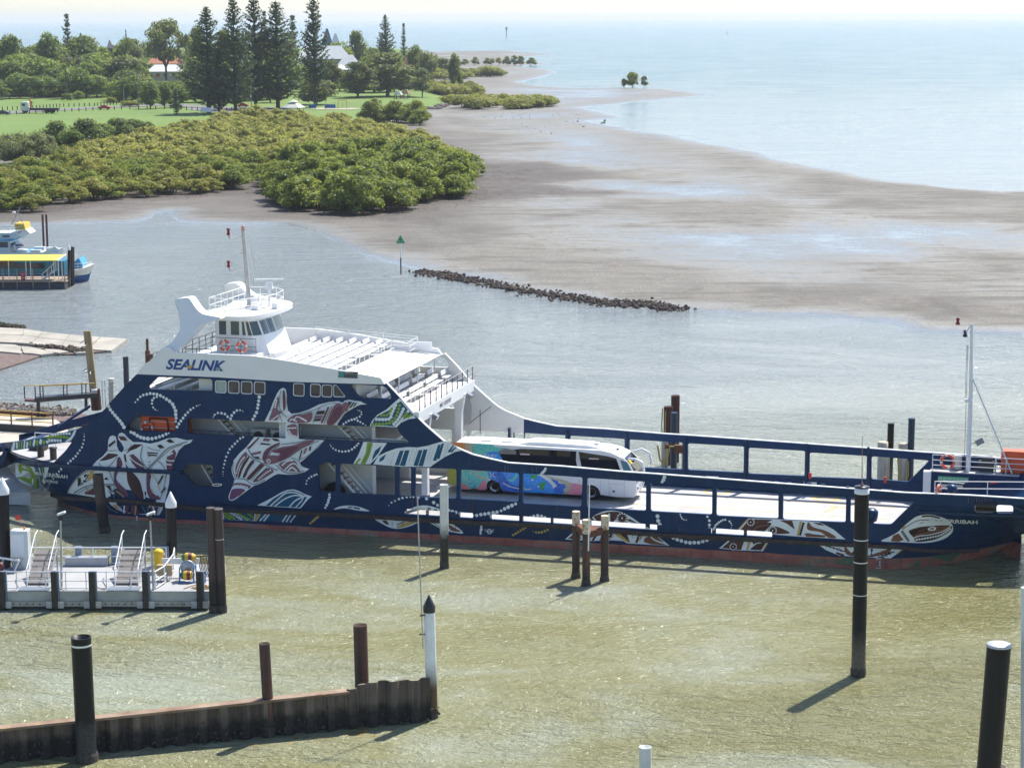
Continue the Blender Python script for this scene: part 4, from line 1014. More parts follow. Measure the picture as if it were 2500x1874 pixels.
# ---- the ray
RAY = (K8((390,755),(415,700),(450,640),(490,575),(540,520),(605,465),(680,415),(760,360),(840,270),(930,200),(1000,120)) +
       K1((1455,860),(1462,740),(1485,690),(1520,676),(1560,690),(1577,745),(1578,820),(1605,885),(1640,905),(1668,880),(1672,840),(1640,780),(1600,735),(1590,690),(1605,652),(1640,638),(1680,655),(1740,720),(1800,765)) +
       Za((1100,408),(1160,418),(1220,405),(1290,378),(1360,372),(1440,392),(1487,388),(1470,412),(1420,430),(1380,470),(1340,560),(1310,640),(1305,720),(1290,790),(1275,850),(1250,930),(1230,968),(1140,966),(1050,960),(980,955),(900,925),(850,885),(830,850),(700,826),(600,810),(517,797)))
ray_ops = [('f','W',RAY),
    ('f','K',K8((870,275),(960,205),(1010,160),(1130,168),(1165,185),(1060,240),(960,268))),('f','K',K8((1275,170),(1330,78),(1400,22),(1530,25),(1440,85),(1340,122))),
    ('fs','K',K8((1270,175),(1245,205),(1285,400),(1295,560),(1335,670),(1400,770),(1470,835),(1530,840),(1520,700),(1480,570),(1400,440),(1300,320))),
    ('ls','W',K8((1270,290),(1330,380),(1460,520),(1530,660),(1555,840)),3.5),
    ('f','P',K8((1320,190),(1390,170),(1480,260),(1540,330),(1560,380),(1450,400),(1370,310))),('p','W',K8((1400,170),(1450,215),(1510,250)),6,2,2),('ls','W',K8((1330,200),(1400,280),(1540,360)),2.6),
    ('fs','P',K8((1150,230),(1190,222),(1225,330),(1170,420),(1130,540),(1200,630),(1290,720),(1310,815),(1250,780),(1140,680),(1095,570),(1110,440),(1135,340))),
    ('p','V',K8((1185,240),(1200,330),(1150,430),(1115,550),(1170,640),(1260,720),(1300,800)),16,2.6,3.2),
    ('p','W',K8((1225,440),(1200,530),(1230,620)),8,2.2,2.2),('p','Y',K8((1130,720),(1200,770),(1250,815)),6,2.2,2.2),
    ('fs','P',K8((1590,450),(1640,460),(1660,560),(1640,660),(1690,740),(1770,800),(1780,850),(1640,830),(1590,700))),('p','V',K8((1605,470),(1620,620),(1600,690),(1660,790)),10,3,3),('p','W',K8((1665,520),(1650,640),(1680,730),(1750,790)),14,2.2,2.2),('p','Y',K8((1650,690),(1680,745)),3,2.2,2.2),
    ('f','P',K8((1880,270),(1900,200),(2000,100),(2030,150),(2005,290),(1960,410),(1895,420))),('ls','W',K8((1830,230),(1930,270),(2010,265)),3),('p','W',K8((1880,320),(1960,330)),6,2.2,2.2),('p','W',K8((1910,190),(1985,150)),5,2.2,2.2),
    ('f','D',K8((1595,140),(1760,150),(1755,165),(1597,160))),('f','D',K8((1605,172),(1750,182),(1740,200),(1607,192))),('f','D',K8((1745,40),(1800,25),(1860,75),(1790,85))),('f','D',K8((1880,-30),(1940,-60),(2010,-5),(1930,0))),
    ('ls','S',K8((1530,40),(1500,200),(1540,310),(1600,385)),2.2),('ls','S',K8((1600,395),(1760,230),(1900,90),(2080,20),(2200,-15)),2.6),('ls','S',K8((1620,405),(1780,240),(1950,95),(2120,30)),1.6),('ls','S',K8((1600,60),(1680,100),(1800,120)),1.4),
    ('ls','S',K8((400,750),(470,620),(580,500),(720,415)),2.6),('f','Y',K8((740,420),(800,420),(780,520),(690,590),(720,500))),('f','D',K8((560,530),(600,520),(605,620),(560,660))),('f','D',K8((655,480),(700,465),(690,510),(650,520))),('l','D',K8((610,635),(700,520),(720,470)),2),
    ('ls','S',K8((500,760),(620,680),(780,630),(1100,620)),2.6),('ls','S',K8((560,760),(700,680),(850,650),(1100,640)),1.4),('f','D',K8((980,640),(1040,640),(1085,760),(1050,720))),('f','D',K8((985,510),(1020,555),(955,550))),('l','S',K8((1105,440),(1105,830)),2),('p','W',K8((1000,430),(1040,500),(1060,560)),6,2,2),
    ('f','P',K8((660,740),(760,690),(800,670),(830,780),(680,770))),('p','Y',K8((690,730),(770,690)),4,2.2,2.2),('ls','S',K8((930,380),(1030,430),(1095,580)),1.8),('ls','S',K8((870,290),(960,380),(1080,300),(1150,200)),1.8),
    ('f','P',K8((1190,940),(1240,940),(1240,1030),(1270,1060),(1320,1060),(1330,940),(1290,935),(1280,1040),(1250,1040))),('f','P',K8((1370,930),(1450,935),(1480,1070),(1350,1060))),('p','W',K8((1262,940),(1255,1050)),6,2.4,2.4),('p','Y',K8((1435,940),(1420,1080)),7,2.2,2.2),('f','P',K8((1640,950),(1770,960),(1740,1080),(1680,1080))),('p','W',K8((1690,950),(1720,1080)),7,2.4,2.4),('l','S',K8((1530,950),(1590,1060),(1640,1070),(1600,960)),2.4),('f','Y',K8((1090,925),(1140,930),(1180,1010),(1100,960))),('ls','S',K8((1000,930),(1070,1000),(1170,1040)),2),
    ('f','D',K8((1755,620),(1830,480),(1850,500),(1780,620))),('f','D',K8((1810,730),(1880,650),(1880,690),(1820,770))),('ls','S',K8((1760,270),(1830,330),(1890,480),(1800,850)),2),('ls','Y',K8((1660,450),(1740,560),(1790,700)),2),
    ('f','D',K1((1475,800),(1560,735),(1568,760),(1482,835))),('f','R',K1((1605,680),(1690,690),(1730,745),(1640,735))),('ls','S',K1((1455,870),(1520,880),(1590,870)),1.6),('ls','S',K1((1690,880),(1760,840),(1785,790)),1.6)]
for f_,a in ((K8,0),):
    for y in (215,300,345): ray_ops.append(('l','D',K8((1620,y - 5),(1650,y - 28)),1.6))
paint('painted_ray',ray_ops,label='white, brown and plum painted ray with spread wings')

# ---- the dolphin
DOL = (K3((115,1390),(130,1330),(185,1200),(215,1110),(172,1000),(165,930),(200,800),(300,680),(400,590),(520,440),(690,180),(750,60),(780,0)) +
       Zb((500,330),(530,250),(560,185),(580,158),(605,146),(625,157),(633,200),(632,260),(642,320),(668,346),(720,340),(800,315),(880,275),(960,255),(1030,249),(1065,260),(1080,245),(1110,238),(1150,244),(1205,252),(1225,264),(1252,273),(1200,276),(1150,300),(1110,325),(1080,345),(1040,400),(1015,440),(920,550),(880,600),(800,670),(735,722)) +
       K3((1262,865),(1310,910),(1400,938),(1330,985),(1200,1020),(1050,1028),(900,1015),(820,1050),(720,1120),(620,1170),(520,1205),(430,1270),(330,1345),(240,1412),(180,1442),(135,1435)))
dol_ops = [('f','W',DOL),
    ('fs','V',K3((135,1385),(170,1270),(280,1245),(385,1275),(270,1370),(180,1425),(140,1415))),('f','Y',K3((270,1375),(360,1290),(370,1300),(290,1372))),
    ('fs','M',K3((205,1165),(330,1160),(470,1205),(430,1250),(300,1215),(185,1220))),('p','W',K3((195,1210),(320,1208),(430,1235)),7,3.0,2.4),
    ('fs','M',K3((390,665),(300,760),(230,900),(235,1050),(260,1060),(300,900),(410,740))),('p','W',K3((375,740),(290,860),(240,1020)),9,2.6,2.4),
    ('fs','R',K3((430,740),(330,870),(270,1060),(300,1065),(350,930),(445,770))),
    ('fs','K',K3((490,800),(400,930),(345,1060),(380,1070),(450,930),(530,830))),('ls','M',K3((520,820),(430,960),(390,1060)),2.4),('p','W',K3((545,850),(470,950),(400,1070)),8,2.6,2.4),
    ('fs','R',K3((630,850),(520,960),(410,1085),(460,1105),(560,1000),(680,880))),('ls','S',K3((690,880),(570,1010),(480,1120)),1.6),
    ('fs','M',K3((740,920),(620,1020),(510,1140),(600,1130),(740,1050),(840,970))),('p','W',K3((800,950),(700,1010),(590,1110)),7,2.4,2.4),('ls','R',K3((730,920),(600,1040),(510,1140)),2.6),
    ('ls','S',K3((385,680),(480,760),(600,820),(720,880),(900,960)),2.6),('ls','S',K3((420,590),(440,640),(520,750),(640,790)),2.4),('ls','S',K3((200,830),(190,960),(230,1080)),1.8),('ls','S',K3((215,1090),(380,1100),(510,1180),(700,1110)),2),
    ('f','R',K3((590,440),(620,440),(450,620),(425,600))),('f','D',K3((640,520),(790,540),(770,560),(620,545))),('f','D',K3((800,450),(900,460),(940,500),(850,490))),('f','M',K3((690,445),(790,460),(760,500),(660,490))),('f','M',K3((470,690),(640,650),(630,690),(490,720))),('f','D',K3((510,740),(610,740),(600,775),(560,770))),
    ('fs','P',K3((660,780),(690,660),(800,570),(920,520),(930,545),(790,640),(700,800))),('ls','S',K3((720,780),(800,660),(930,560)),2.2),
    ('fs','M',K3((800,660),(960,590),(1150,560),(1330,500),(1500,470),(1380,560),(1200,660),(1050,770),(880,840),(820,850),(860,760),(940,690))),('fs','P',K3((840,670),(1000,610),(1230,580),(1150,660),(1020,770),(900,800),(960,720),(930,685))),
    ('fs','M',K3((750,730),(880,720),(900,750),(840,850),(700,850),(690,800))),('d','W',[(*K3((760,810))[0],5.5)]),('d','M',[(*K3((760,812))[0],3.2)]),
    ('fs','M',K3((930,850),(1100,790),(1200,830),(1240,940),(1250,975),(1020,960),(960,910))),('p','W',K3((970,880),(1060,810),(1150,800)),8,2.3,2.3),('ls','W',K3((1010,960),(1100,870),(1180,850),(1240,920)),3),('p','W',K3((1060,975),(1130,910),(1210,970)),8,2.3,2.3),('ls','S',K3((880,870),(1000,980),(1180,1000),(1330,960)),2),
    ('ls','S',K3((1120,760),(1230,800),(1290,900)),1.8),('ls','S',K3((960,545),(1200,520),(1400,470)),2),('ls','S',K3((1070,760),(1300,600),(1560,490)),2),('ls','S',K3((1240,800),(1430,690),(1600,520)),1.6),
    ('f','D',K3((1280,640),(1300,635),(1260,780),(1240,780))),('f','M',K3((1340,610),(1380,595),(1340,690),(1310,700))),('f','D',K3((1410,580),(1440,570),(1430,640),(1400,650))),
    # upper body
    ('f','M',Zb((498,395),(520,330),(548,250),(570,205),(578,250),(560,320),(600,330),(560,395))),('fs','P',Zb((605,175),(622,180),(628,290),(610,310))),('p','W',Zb((560,235),(545,300)),4,2.4,2.4),('p','W',Zb((518,395),(560,365),(600,345)),6,2.3,2.3),('ls','S',Zb((590,165),(578,280),(610,350),(640,370)),1.8),('ls','S',Zb((505,370),(560,320),(600,400)),1.6),
    ('fs','M',Zb((640,400),(690,355),(760,350),(830,335),(815,405),(720,415))),('p','W',Zb((745,375),(790,400)),5,2.3,2.3),('p','W',Zb((660,400),(680,385),(715,405)),5,2.2,2.2),('ls','W',Zb((690,400),(720,365),(790,405)),2.6),
    ('fs','M',Zb((640,440),(710,430),(712,520),(660,500))),('ls','W',Zb((635,455),(712,452)),3),('p','W',Zb((650,470),(680,510),(710,515)),6,2.3,2.3),
    ('f','D',Zb((870,325),(930,318),(925,345),(862,350))),('f','M',Zb((860,360),(915,355),(905,375),(850,380))),('f','D',Zb((850,385),(905,380),(895,398),(845,402))),('ls','S',Zb((840,415),(870,330),(900,290)),1.8),('ls','P',Zb((960,290),(935,350),(905,415)),4.5),('ls','S',Zb((985,285),(950,360),(925,420)),1.6),
    ('fs','M',Zb((945,420),(975,330),(1005,280),(1040,262),(1090,305),(1070,345),(1000,425))),('fs','P',Zb((955,420),(990,340),(1020,295),(1060,290),(1065,330),(1000,420))),
    ('fs','M',Zb((1070,280),(1085,255),(1115,270),(1105,320),(1090,325))),('f','D',Zb((1110,248),(1180,260),(1160,285),(1120,300))),('ls','W',Zb((1120,290),(1150,250)),1.4),('ls','W',Zb((1140,290),(1170,255)),1.4),('ls','S',Zb((720,350),(830,320),(950,270),(1020,260)),1.6)]
paint('painted_dolphin',dol_ops,label='mauve and white painted dolphin leaping down to the left')

# ---- blue shell, green and blue serpent bands
paint('painted_blue_shell',[('f','W',K3((570,1515),(800,1400),(950,1310),(1060,1268),(1150,1262),(1230,1285),(1330,1335),(1442,1375),(1380,1420),(1265,1560),(900,1540))),
    ('f','T',K3((710,1520),(830,1410),(960,1330),(1070,1285),(1150,1280),(1240,1310),(1370,1375),(1330,1440),(1250,1550),(950,1535))),
    ('ls','W',K3((780,1525),(900,1420),(1010,1330),(1120,1310),(1200,1320),(1290,1360)),3),('ls','W',K3((850,1530),(1000,1420),(1150,1360),(1290,1365),(1360,1375)),3.2),('ls','W',K3((1080,1545),(1180,1440),(1300,1380)),3.4),('ls','W',K3((1180,1550),(1280,1440),(1310,1380)),2.6),('ls','S',K3((820,1530),(930,1420),(1020,1350)),1.4)])
paint('painted_blue_shell',[('f','T',Zb((395,1105),(700,1118),(660,1182),(410,1170))),('f','W',Zb((140,1092),(440,1105),(400,1172),(140,1160))),('f','T',Zb((142,1093),(195,1096),(330,1166),(150,1160))),('f','T',Zb((225,1098),(385,1106),(380,1165),(350,1168))),('p','G',Zb((150,1105),(240,1160)),5,4,4),('p','G',Zb((150,1130),(200,1158)),3,4,4),('p','W',Zb((185,1100),(290,1162)),6,3.4,3.4),('p','G',Zb((240,1105),(350,1165)),6,3.6,3.6),('p','G',Zb((330,1110),(380,1150)),3,3.6,3.6),
    ('f','Y',Zb((395,1108),(430,1105),(400,1170),(385,1168))),('l','W',Zb((480,1112),(425,1170)),4),('l','W',Zb((505,1113),(455,1172)),4),('l','W',Zb((640,1118),(600,1178)),3.6),('l','W',Zb((665,1120),(630,1180)),3),('l','W',Zb((705,1122),(660,1182)),3)])
g1 = [('f','W',Ze((868,858),(884,872),(945,945),(985,992),(995,1012),(940,1020),(880,1048),(850,1082),(640,1072),(660,1030),(700,985),(770,945),(830,890))),
    ('f','T',Ze((880,882),(940,950),(978,990),(940,1000),(870,1040),(835,1075),(655,1066),(680,1010),(720,985),(790,950),(840,905))),('f','W',Ze((935,945),(950,958),(890,1030),(850,1075),(832,1074),(880,1020)))]
g1 += [('p','G',Ze((650,1062),(760,1055),(810,1040),(850,985),(875,900)),12,4.2,3.8),('p','W',Ze((680,1020),(790,1018),(810,975),(845,900)),10,4.2,4.4),('p','W',Ze((820,1065),(860,1020),(890,965),(905,930)),7,4.2,4.2),('p','G',Ze((720,990),(780,985),(815,930)),6,3.4,3.6),('p','G',Ze((905,1010),(930,970)),3,4,4),('p','G',Ze((930,1005),(965,985)),3,3,3)]
paint('painted_serpent',g1,label='green and white dotted serpent band on the front edge')
paint('painted_serpent',[('f','W',Zb((1225,562),(1405,572),(1330,680),(1275,735),(1145,732),(1185,660))),('f','G',Zb((1252,566),(1298,568),(1275,660),(1240,733),(1200,731),(1240,650))),('f','T',Zb((1300,640),(1365,590),(1345,640),(1290,710))),('p','W',Zb((1330,580),(1310,620),(1280,690)),8,3,3),('p','T',Zb((1275,575),(1262,640),(1225,720)),9,1.8,1.8),('l','G',Zb((1165,731),(1200,690)),5),
    ('f','W',Zb((1300,735),(1340,670),(1400,640),(1480,612),(1560,602),(1640,605),(1720,592),(1800,568),(1860,552),(1900,572),(1985,628),(1930,640),(1850,680),(1760,740),(1740,756),(1500,752))),
    ('f','T',Zb((1350,690),(1400,655),(1380,700),(1345,720)))] +
    [('f','T',Zb((x0,y0),(x1,y0 - 2),(x1 - 35,y1 + 3),(x0 - 40,y1))) for x0,x1,y0,y1 in ((1505,1535,630,742),(1545,1580,628,746),(1650,1680,626,745),(1688,1718,622,748),(1800,1822,585,705),(1828,1846,576,690),(1912,1925,590,640),(1930,1944,602,640))] +
    [('p','S',Zb((x,y),(x - 35,y + 110)),9,.9,.9) for x,y in ((1465,640),(1610,612),(1640,610),(1750,595),(1775,590),(1880,575))] +
    [('p','W',Zb((x,632),(x - 38,742)),7,1.3,1.3) for x in (1540,1684)],label='teal and white banded serpent tail above the deck openings')
bw = OHs(BAND_T[:7] + K1((145,884),(320,862),(500,832),(640,802),(800,782),(900,768),(960,768)))
paint('painted_serpent',[('f','T',BAND_T[:7] + K1((145,882),(320,858),(500,828),(640,798),(800,778),(900,765),(955,745))),('f','W',K1((1035,600),(1000,612),(960,690),(880,755),(900,766),(960,745),(1010,665))),('f','W',K1((180,764),(205,762),(195,872),(145,880))),('f','W',K1((325,744),(345,742),(335,856),(318,858))),
    ('p','W',K1((230,770),(228,850)),3,4.2,4.2),('p','G',K1((298,765),(292,845)),3,4,4),('l','G',K1((262,755),(258,865)),4),('p','W',K1((375,765),(362,840)),3,4.2,4.2),('p','G',K1((415,745),(405,820)),3,3.4,3.4),('p','W',K1((470,735),(455,815)),3,4.4,4.4),('p','G',K1((510,745),(500,800)),2,4.8,4.8),('p','W',K1((558,735),(545,785)),2,5,5),('p','G',K1((605,745),(588,790)),2,4,4),('p','W',K1((635,785),(665,745),(840,745)),6,4.6,4.2),('p','G',K1((635,715),(700,690),(830,695),(930,705)),8,4.8,4),('p','W',K1((700,672),(830,650),(960,650)),7,4,4)])
paint('painted_serpent',[('f','W',K1((205,1058),(660,1105),(640,1190),(600,1330),(560,1420),(515,1445),(505,1390),(400,1370),(270,1295),(212,1230))),('fs','G',K1((240,1075),(330,1085),(400,1190),(460,1300),(470,1385),(430,1360),(330,1300),(225,1240),(330,1200))),('f','W',K1((225,1110),(320,1090),(390,1210),(400,1260),(330,1230),(225,1240))),('f','G',K1((250,1100),(300,1095),(360,1210),(290,1210),(250,1150))),
    ('f','G',K1((340,1085),(405,1092),(480,1230),(520,1390),(490,1395),(440,1270))),('p','W',K1((360,1100),(400,1200),(440,1320)),9,3,3),('f','T',K1((455,1100),(600,1110),(600,1200),(560,1330),(530,1370),(500,1240))),('p','W',K1((460,1110),(520,1230),(540,1350)),9,2.8,2.8),('p','G',K1((500,1110),(560,1230),(560,1330)),7,2.8,2.8),('p','W',K1((530,1110),(545,1170)),4,2.6,2.6),('p','G',K1((575,1115),(585,1190)),4,2.6,2.6),('p','W',K1((260,1265),(360,1320),(440,1340),(440,1270)),10,2.6,2.6)])
# ---- fish and lizard along the waist
paint('painted_fish',[('fs','W',Zb((995,1083),(1040,1060),(1110,1052),(1180,1060),(1240,1080),(1268,1097),(1180,1090),(1100,1075),(1050,1076))),('p','D',Zb((1150,1068),(1195,1078)),5,2.2,2.2),('p','B',Zb((1105,1065),(1140,1067)),4,2,2)])
paint('painted_turtle',[('fs','W',Zb((1540,1110),(1590,1075),(1650,1055),(1710,1052),(1770,1065),(1820,1085),(1870,1125),(1800,1118),(1660,1112))),('fs','B',Zb((1575,1105),(1640,1085),(1700,1090),(1760,1110),(1660,1110))),('d','R',sc(Zb,[(1730,1080,14),(1780,1095,16)],3.1586)),('d','W',sc(Zb,[(1730,1080,5),(1780,1095,6)],3.1586)),('ls','Y',Zb((1560,1108),(1640,1078),(1700,1082)),2)])
paint('painted_turtle',[('fs','W',Zb((1310,1155),(1400,1160),(1480,1170),(1640,1180),(1660,1175),(1600,1205),(1520,1228),(1450,1228),(1390,1205))),('fs','Y',Zb((1480,1215),(1560,1180),(1620,1185),(1560,1210),(1500,1225))),('fs','R',Zb((1370,1170),(1400,1168),(1420,1200),(1395,1195))),('l','D',Zb((1480,1200),(1540,1178)),2.4),
    ('fs','W',Zb((1730,1180),(1790,1185),(1900,1190),(1995,1265),(1900,1255),(1830,1235))),('fs','B',Zb((1880,1200),(1930,1225),(1975,1255),(1900,1245))),('l','S',Zb((1760,1185),(1830,1230)),2)])
LZ1 = [('fs','W',K6((250,385),(390,290),(520,220),(640,200),(760,225),(870,288),(960,352),(1042,404),(800,388),(500,372))),('fs','R',K6((400,285),(520,235),(640,212),(740,232),(640,330),(600,360),(480,330))),('f','K',K6((830,290),(930,350),(870,330),(800,310))),('fs','B',K6((750,350),(850,335),(945,345),(850,362))),('p','W',K6((430,270),(460,310),(480,340)),4,2.6,2.6),('p','D',K6((655,230),(640,290),(660,350)),6,2,2),('ls','Y',K6((940,355),(1020,398)),2)]
LZ1 += flower(K6,4.424,748,283,62) + [('p','W',K6((608,230),(612,350)),5,2.8,2.8)]
paint('painted_lizard',LZ1)
LZ2 = [('f','W',K6((130,512),(210,440),(1110,462),(1260,580),(1050,570),(800,555),(760,530),(640,522),(420,530))),('f','R',K6((160,505),(230,450),(300,452),(300,510))),('f','K',K6((470,445),(500,445),(440,528),(415,525))),('f','B',K6((540,447),(640,450),(620,515),(500,525))),('fs','Y',K6((670,455),(760,520),(830,550),(800,480),(740,455))),('f','K',K6((720,450),(800,455),(830,540),(780,500))),('f','B',K6((990,500),(1060,462),(1110,465),(1230,575),(1060,565),(980,540))),('ls','W',K6((1040,462),(1100,520),(1220,560)),3),('ls','Y',K6((900,550),(970,470)),3),('p','D',K6((930,462),(900,550)),4,3,3),('p','Y',K6((600,500),(650,450)),5,2.4,2.4)]
LZ2 += flower(K6,4.424,610,462,45)
paint('painted_lizard',LZ2)
LZ3 = [('f','W',K7((305,310),(400,202),(590,208),(745,216),(950,232),(1060,290),(1150,366),(1000,356),(850,348),(760,342),(620,330),(500,322))),('f','R',K7((330,305),(410,210),(590,214),(520,250),(400,318))),('ls','Y',K7((310,305),(400,205)),2.4),('fs','K',K7((400,315),(440,262),(520,240),(580,245),(500,320))),('ls','B',K7((430,318),(470,270),(560,255)),3),('f','R',K7((640,218),(740,222),(760,290),(700,245))),('fs','R',K7((560,300),(600,265),(680,290),(720,318),(620,322))),('f','Y',K7((800,228),(815,228),(790,340),(775,338))),('p','D',K7((828,236),(800,335)),6,3,3),('fs','B',K7((865,232),(900,270),(1000,300),(1080,350),(1020,352),(960,310),(860,290))),('f','K',K7((900,236),(960,240),(990,262),(940,252))),('f','B',K7((830,320),(1000,335),(990,350),(850,345)))]
LZ3 += flower(K7,3.16,420,232,32) + flower(K7,3.16,590,297,34)
for k in range(6): LZ3.append(('l','D',K7((850 + k * 22,318 + k * 5),(880 + k * 22,322 + k * 5)),1.2))
paint('painted_lizard',LZ3)
LZ4 = [('f','W',K7((175,435),(255,368),(560,382),(515,456),(330,450))),('f','R',K7((195,432),(265,375),(370,380),(345,448))),('f','Y',K7((400,385),(420,385),(400,450),(385,448))),('f','K',K7((430,385),(540,388),(500,450),(410,445),(450,410))),('ls','W',K7((410,440),(460,400),(500,390)),2.6),('ls','Y',K7((555,385),(515,452)),3)] + flower(K7,3.16,285,422,30)
paint('painted_lizard',LZ4)
LZ5 = [('f','W',K7((935,402),(1150,412),(1230,418),(1330,430),(1600,440),(1500,512),(1330,505),(1220,500),(1100,490),(1000,448))),('fs','B',K7((1145,412),(1175,450),(1230,490),(1330,490),(1420,460),(1500,438),(1480,470),(1350,502),(1200,495),(1150,470)))]
LZ5 += [('l','D',K7((970 + k * 28,408 + k * 9),(1010 + k * 28,412 + k * 9)),2.4) for k in range(6)] + [('l','D',K7((1400 + k * 26,500 - k * 10),(1450 + k * 26,505 - k * 14)),3) for k in range(4)] + [('l','Y',K7((1595,442),(1545,478)),2.4),('l','R',K7((1080,470),(1140,488)),5)]
paint('painted_lizard',LZ5)
HD = [('fs','W',K7((1428,380),(1480,350),(1545,315),(1590,275),(1635,235),(1700,190),(1780,174),(1860,185),(1940,215),(1978,262),(1974,312),(1920,358),(1840,384),(1740,394),(1640,391),(1560,386))),('f','B',K7((1500,380),(1520,335),(1560,320),(1600,370),(1560,384))),('fs','K',K7((1640,300),(1720,272),(1820,262),(1900,258),(1970,262),(1960,300),(1900,340),(1820,372),(1700,385),(1680,360),(1660,330))),('fs','B',K7((1690,320),(1760,285),(1850,270),(1950,268),(1880,310),(1780,320),(1720,345),(1690,380))),('fs','D',K7((1650,300),(1750,290),(1790,285),(1790,300),(1700,325),(1660,335))),('fs','W',K7((1785,285),(1815,268),(1850,275),(1840,295),(1800,298))),('fs','B',K7((1797,285),(1815,277),(1835,280),(1825,290))),('ls','W',K7((1660,360),(1720,340),(1800,330),(1900,305),(1965,262)),2.6),('p','W',K7((1690,370),(1800,352),(1890,330),(1965,280)),14,2.8,2.8),('p','W',K7((1600,275),(1660,240),(1740,225),(1830,228)),12,2.6,2.2),('ls','R',K7((1590,290),(1680,232),(1760,215),(1900,222)),1.6),('ls','K',K7((1740,190),(1800,185),(1880,200)),4),('p','D',K7((1585,300),(1640,380)),6,3,3),('p','W',K7((1585,300),(1640,380)),6,1,1),('l','Y',K7((1590,280),(1615,268)),4)]
paint('painted_snake_head',HD,label='brown and white painted snake head beside the ship name')
# plate seams
for o_ in [('l','D',Zb((500,318),(800,330),(1640,366)),.8),('l','D',K8((470,580),(1760,660)),.5),('l','D',Zb((1620,600),(1620,750)),.6),('l','D',Zb((2065,650),(2060,760)),.8),('l','D',Zb((2062,1010),(2062,1130)),1.6),('l','D',Zc((328,600),(328,760)),.8)]: paint('plate_seam',[o_])

def text_mesh(body,thick=0.0,shear=0.0):
    cu = bpy.data.curves.new('lettering','FONT'); cu.body = body; cu.offset = thick; cu.shear = shear; cu.resolution_u = 3; cu.fill_mode = 'FRONT'
    o = bpy.data.objects.new('lettering',cu); COL.objects.link(o)
    dg = bpy.context.evaluated_depsgraph_get(); me = bpy.data.meshes.new_from_object(o.evaluated_get(dg))
    vs = [(v.co.x,v.co.y) for v in me.vertices]; fs = [tuple(p.vertices) for p in me.polygons]
    bpy.data.objects.remove(o); bpy.data.curves.remove(cu); bpy.data.meshes.remove(me)
    x0,x1 = min(v[0] for v in vs),max(v[0] for v in vs); y0,y1 = min(v[1] for v in vs),max(v[1] for v in vs)
    return [((x - x0) / (x1 - x0),(y - y0) / (y1 - y0)) for x,y in vs],fs
def lettering(name,body,p0,p1,hpx,mat,parent,place,conv=OHs,thick=0.,shear=0.,off=.09):
    """flat lettering: baseline from pixel p0 to p1, letters hpx high"""
    vs,fs = text_mesh(body,thick,shear)
    b = MB(); b.add([place(*conv([(p0[0] + (p1[0] - p0[0]) * u,p0[1] + (p1[1] - p0[1]) * u - hpx * v)])[0],off) for u,v in vs],fs)
    return b.build(name,mat,parent)
hull_place = lambda x,y,off: (x,HT(x,y) - off,y)
lettering('ship_name','MINJERRIBAH',Za((272,668))[0],Za((527,695))[0],12,PMAT['W'],ferry,hull_place,thick=.012,off=.14)
lettering('home_port','BRISBANE',Za((358,712))[0],Za((453,724))[0],6.5,PMAT['W'],ferry,hull_place,thick=.01,off=.14)
lettering('ship_name','MINJERRIBAH',L5((455,1505))[0],L5((1240,1532))[0],12.4,PMAT['W'],ferry,hull_place,thick=.02,off=.12)
sl_m = M('logo_blue',(.008,.06,.26),.4)
lettering('company_lettering','SEALINK',Zg((1280,952))[0],Zg((1742,968))[0],26.5,sl_m,ferry,lambda x,y,o: (x,-.03 - o * .1,y),conv=lambda P: [SP(*p) for p in P],thick=.035,shear=.3)
b = MB(); b.prism([[SP(*p) for p in Zg((1440,922),(1480,922),(1496,918),(1470,948),(1452,944))]],lambda x,y,k: (x,-.05,y),None); b.build('logo_swoosh',PMAT['Y'],ferry)
b = MB(); b.prism([[SP(*p) for p in Zg((1668,938),(1700,938),(1700,962),(1668,962))]],lambda x,y,k: (x,-.055,y),None); b.build('side_vent',M('vent_grey',(.30,.32,.34),.5),ferry)
fb = M('faint_black',(.10,.10,.11),.5)
vs_,fs_ = text_mesh('IMO 9285787',.01); b = MB(); b.add([(-5.11,4.6 + 2.6 * (u),8.03 + v * .28) for u,v in vs_],fs_); b.build('ship_number',fb,ferry)
for (x,y),body in zip(Zd((1340,1195),(1340,1140),(1340,1098)),('1M4','2M','2M4')):
    lettering('draught_mark',body,(x - 6,y),(x + 6,y),4,PMAT['W'],ferry,hull_place,off=.16)
for x,y in K8((1440,1105),(1443,1130),(1445,1155)) + Zd((1347,1158),(1347,1175)):
    b = MB(); s,z = OH(x,y); b.box((s,HT(s,z) - .03,z),(.08,.01,.1)); b.build('draught_mark',PMAT['W'],ferry)
lx,lz = OH(*Zc((458,1252))[0])
b = MB(); b.lathe([(.12,0),(.17,0)],16,M4=Matrix.Translation((lx,-.03,lz)) @ Matrix.Rotation(pi / 2,4,'X')); b.box((lx,-.03,lz),(.5,.006,.05)); b.build('load_line_mark',PMAT['W'],ferry)
for dx,ch in ((-31,'Q'),(30,'A')):
    lettering('load_line_letter',ch,Zc((458 + dx - 6,1248))[0],Zc((458 + dx + 6,1248))[0],5,PMAT['W'],ferry,hull_place,off=.05)
vs_,fs_ = text_mesh('MUSTER STATION'); b = MB(); b.add([(27.75 + 1.9 * u,11.34,3.46 + .18 * v) for u,v in vs_],fs_); b.build('sign_lettering',PMAT['W'],ferry)

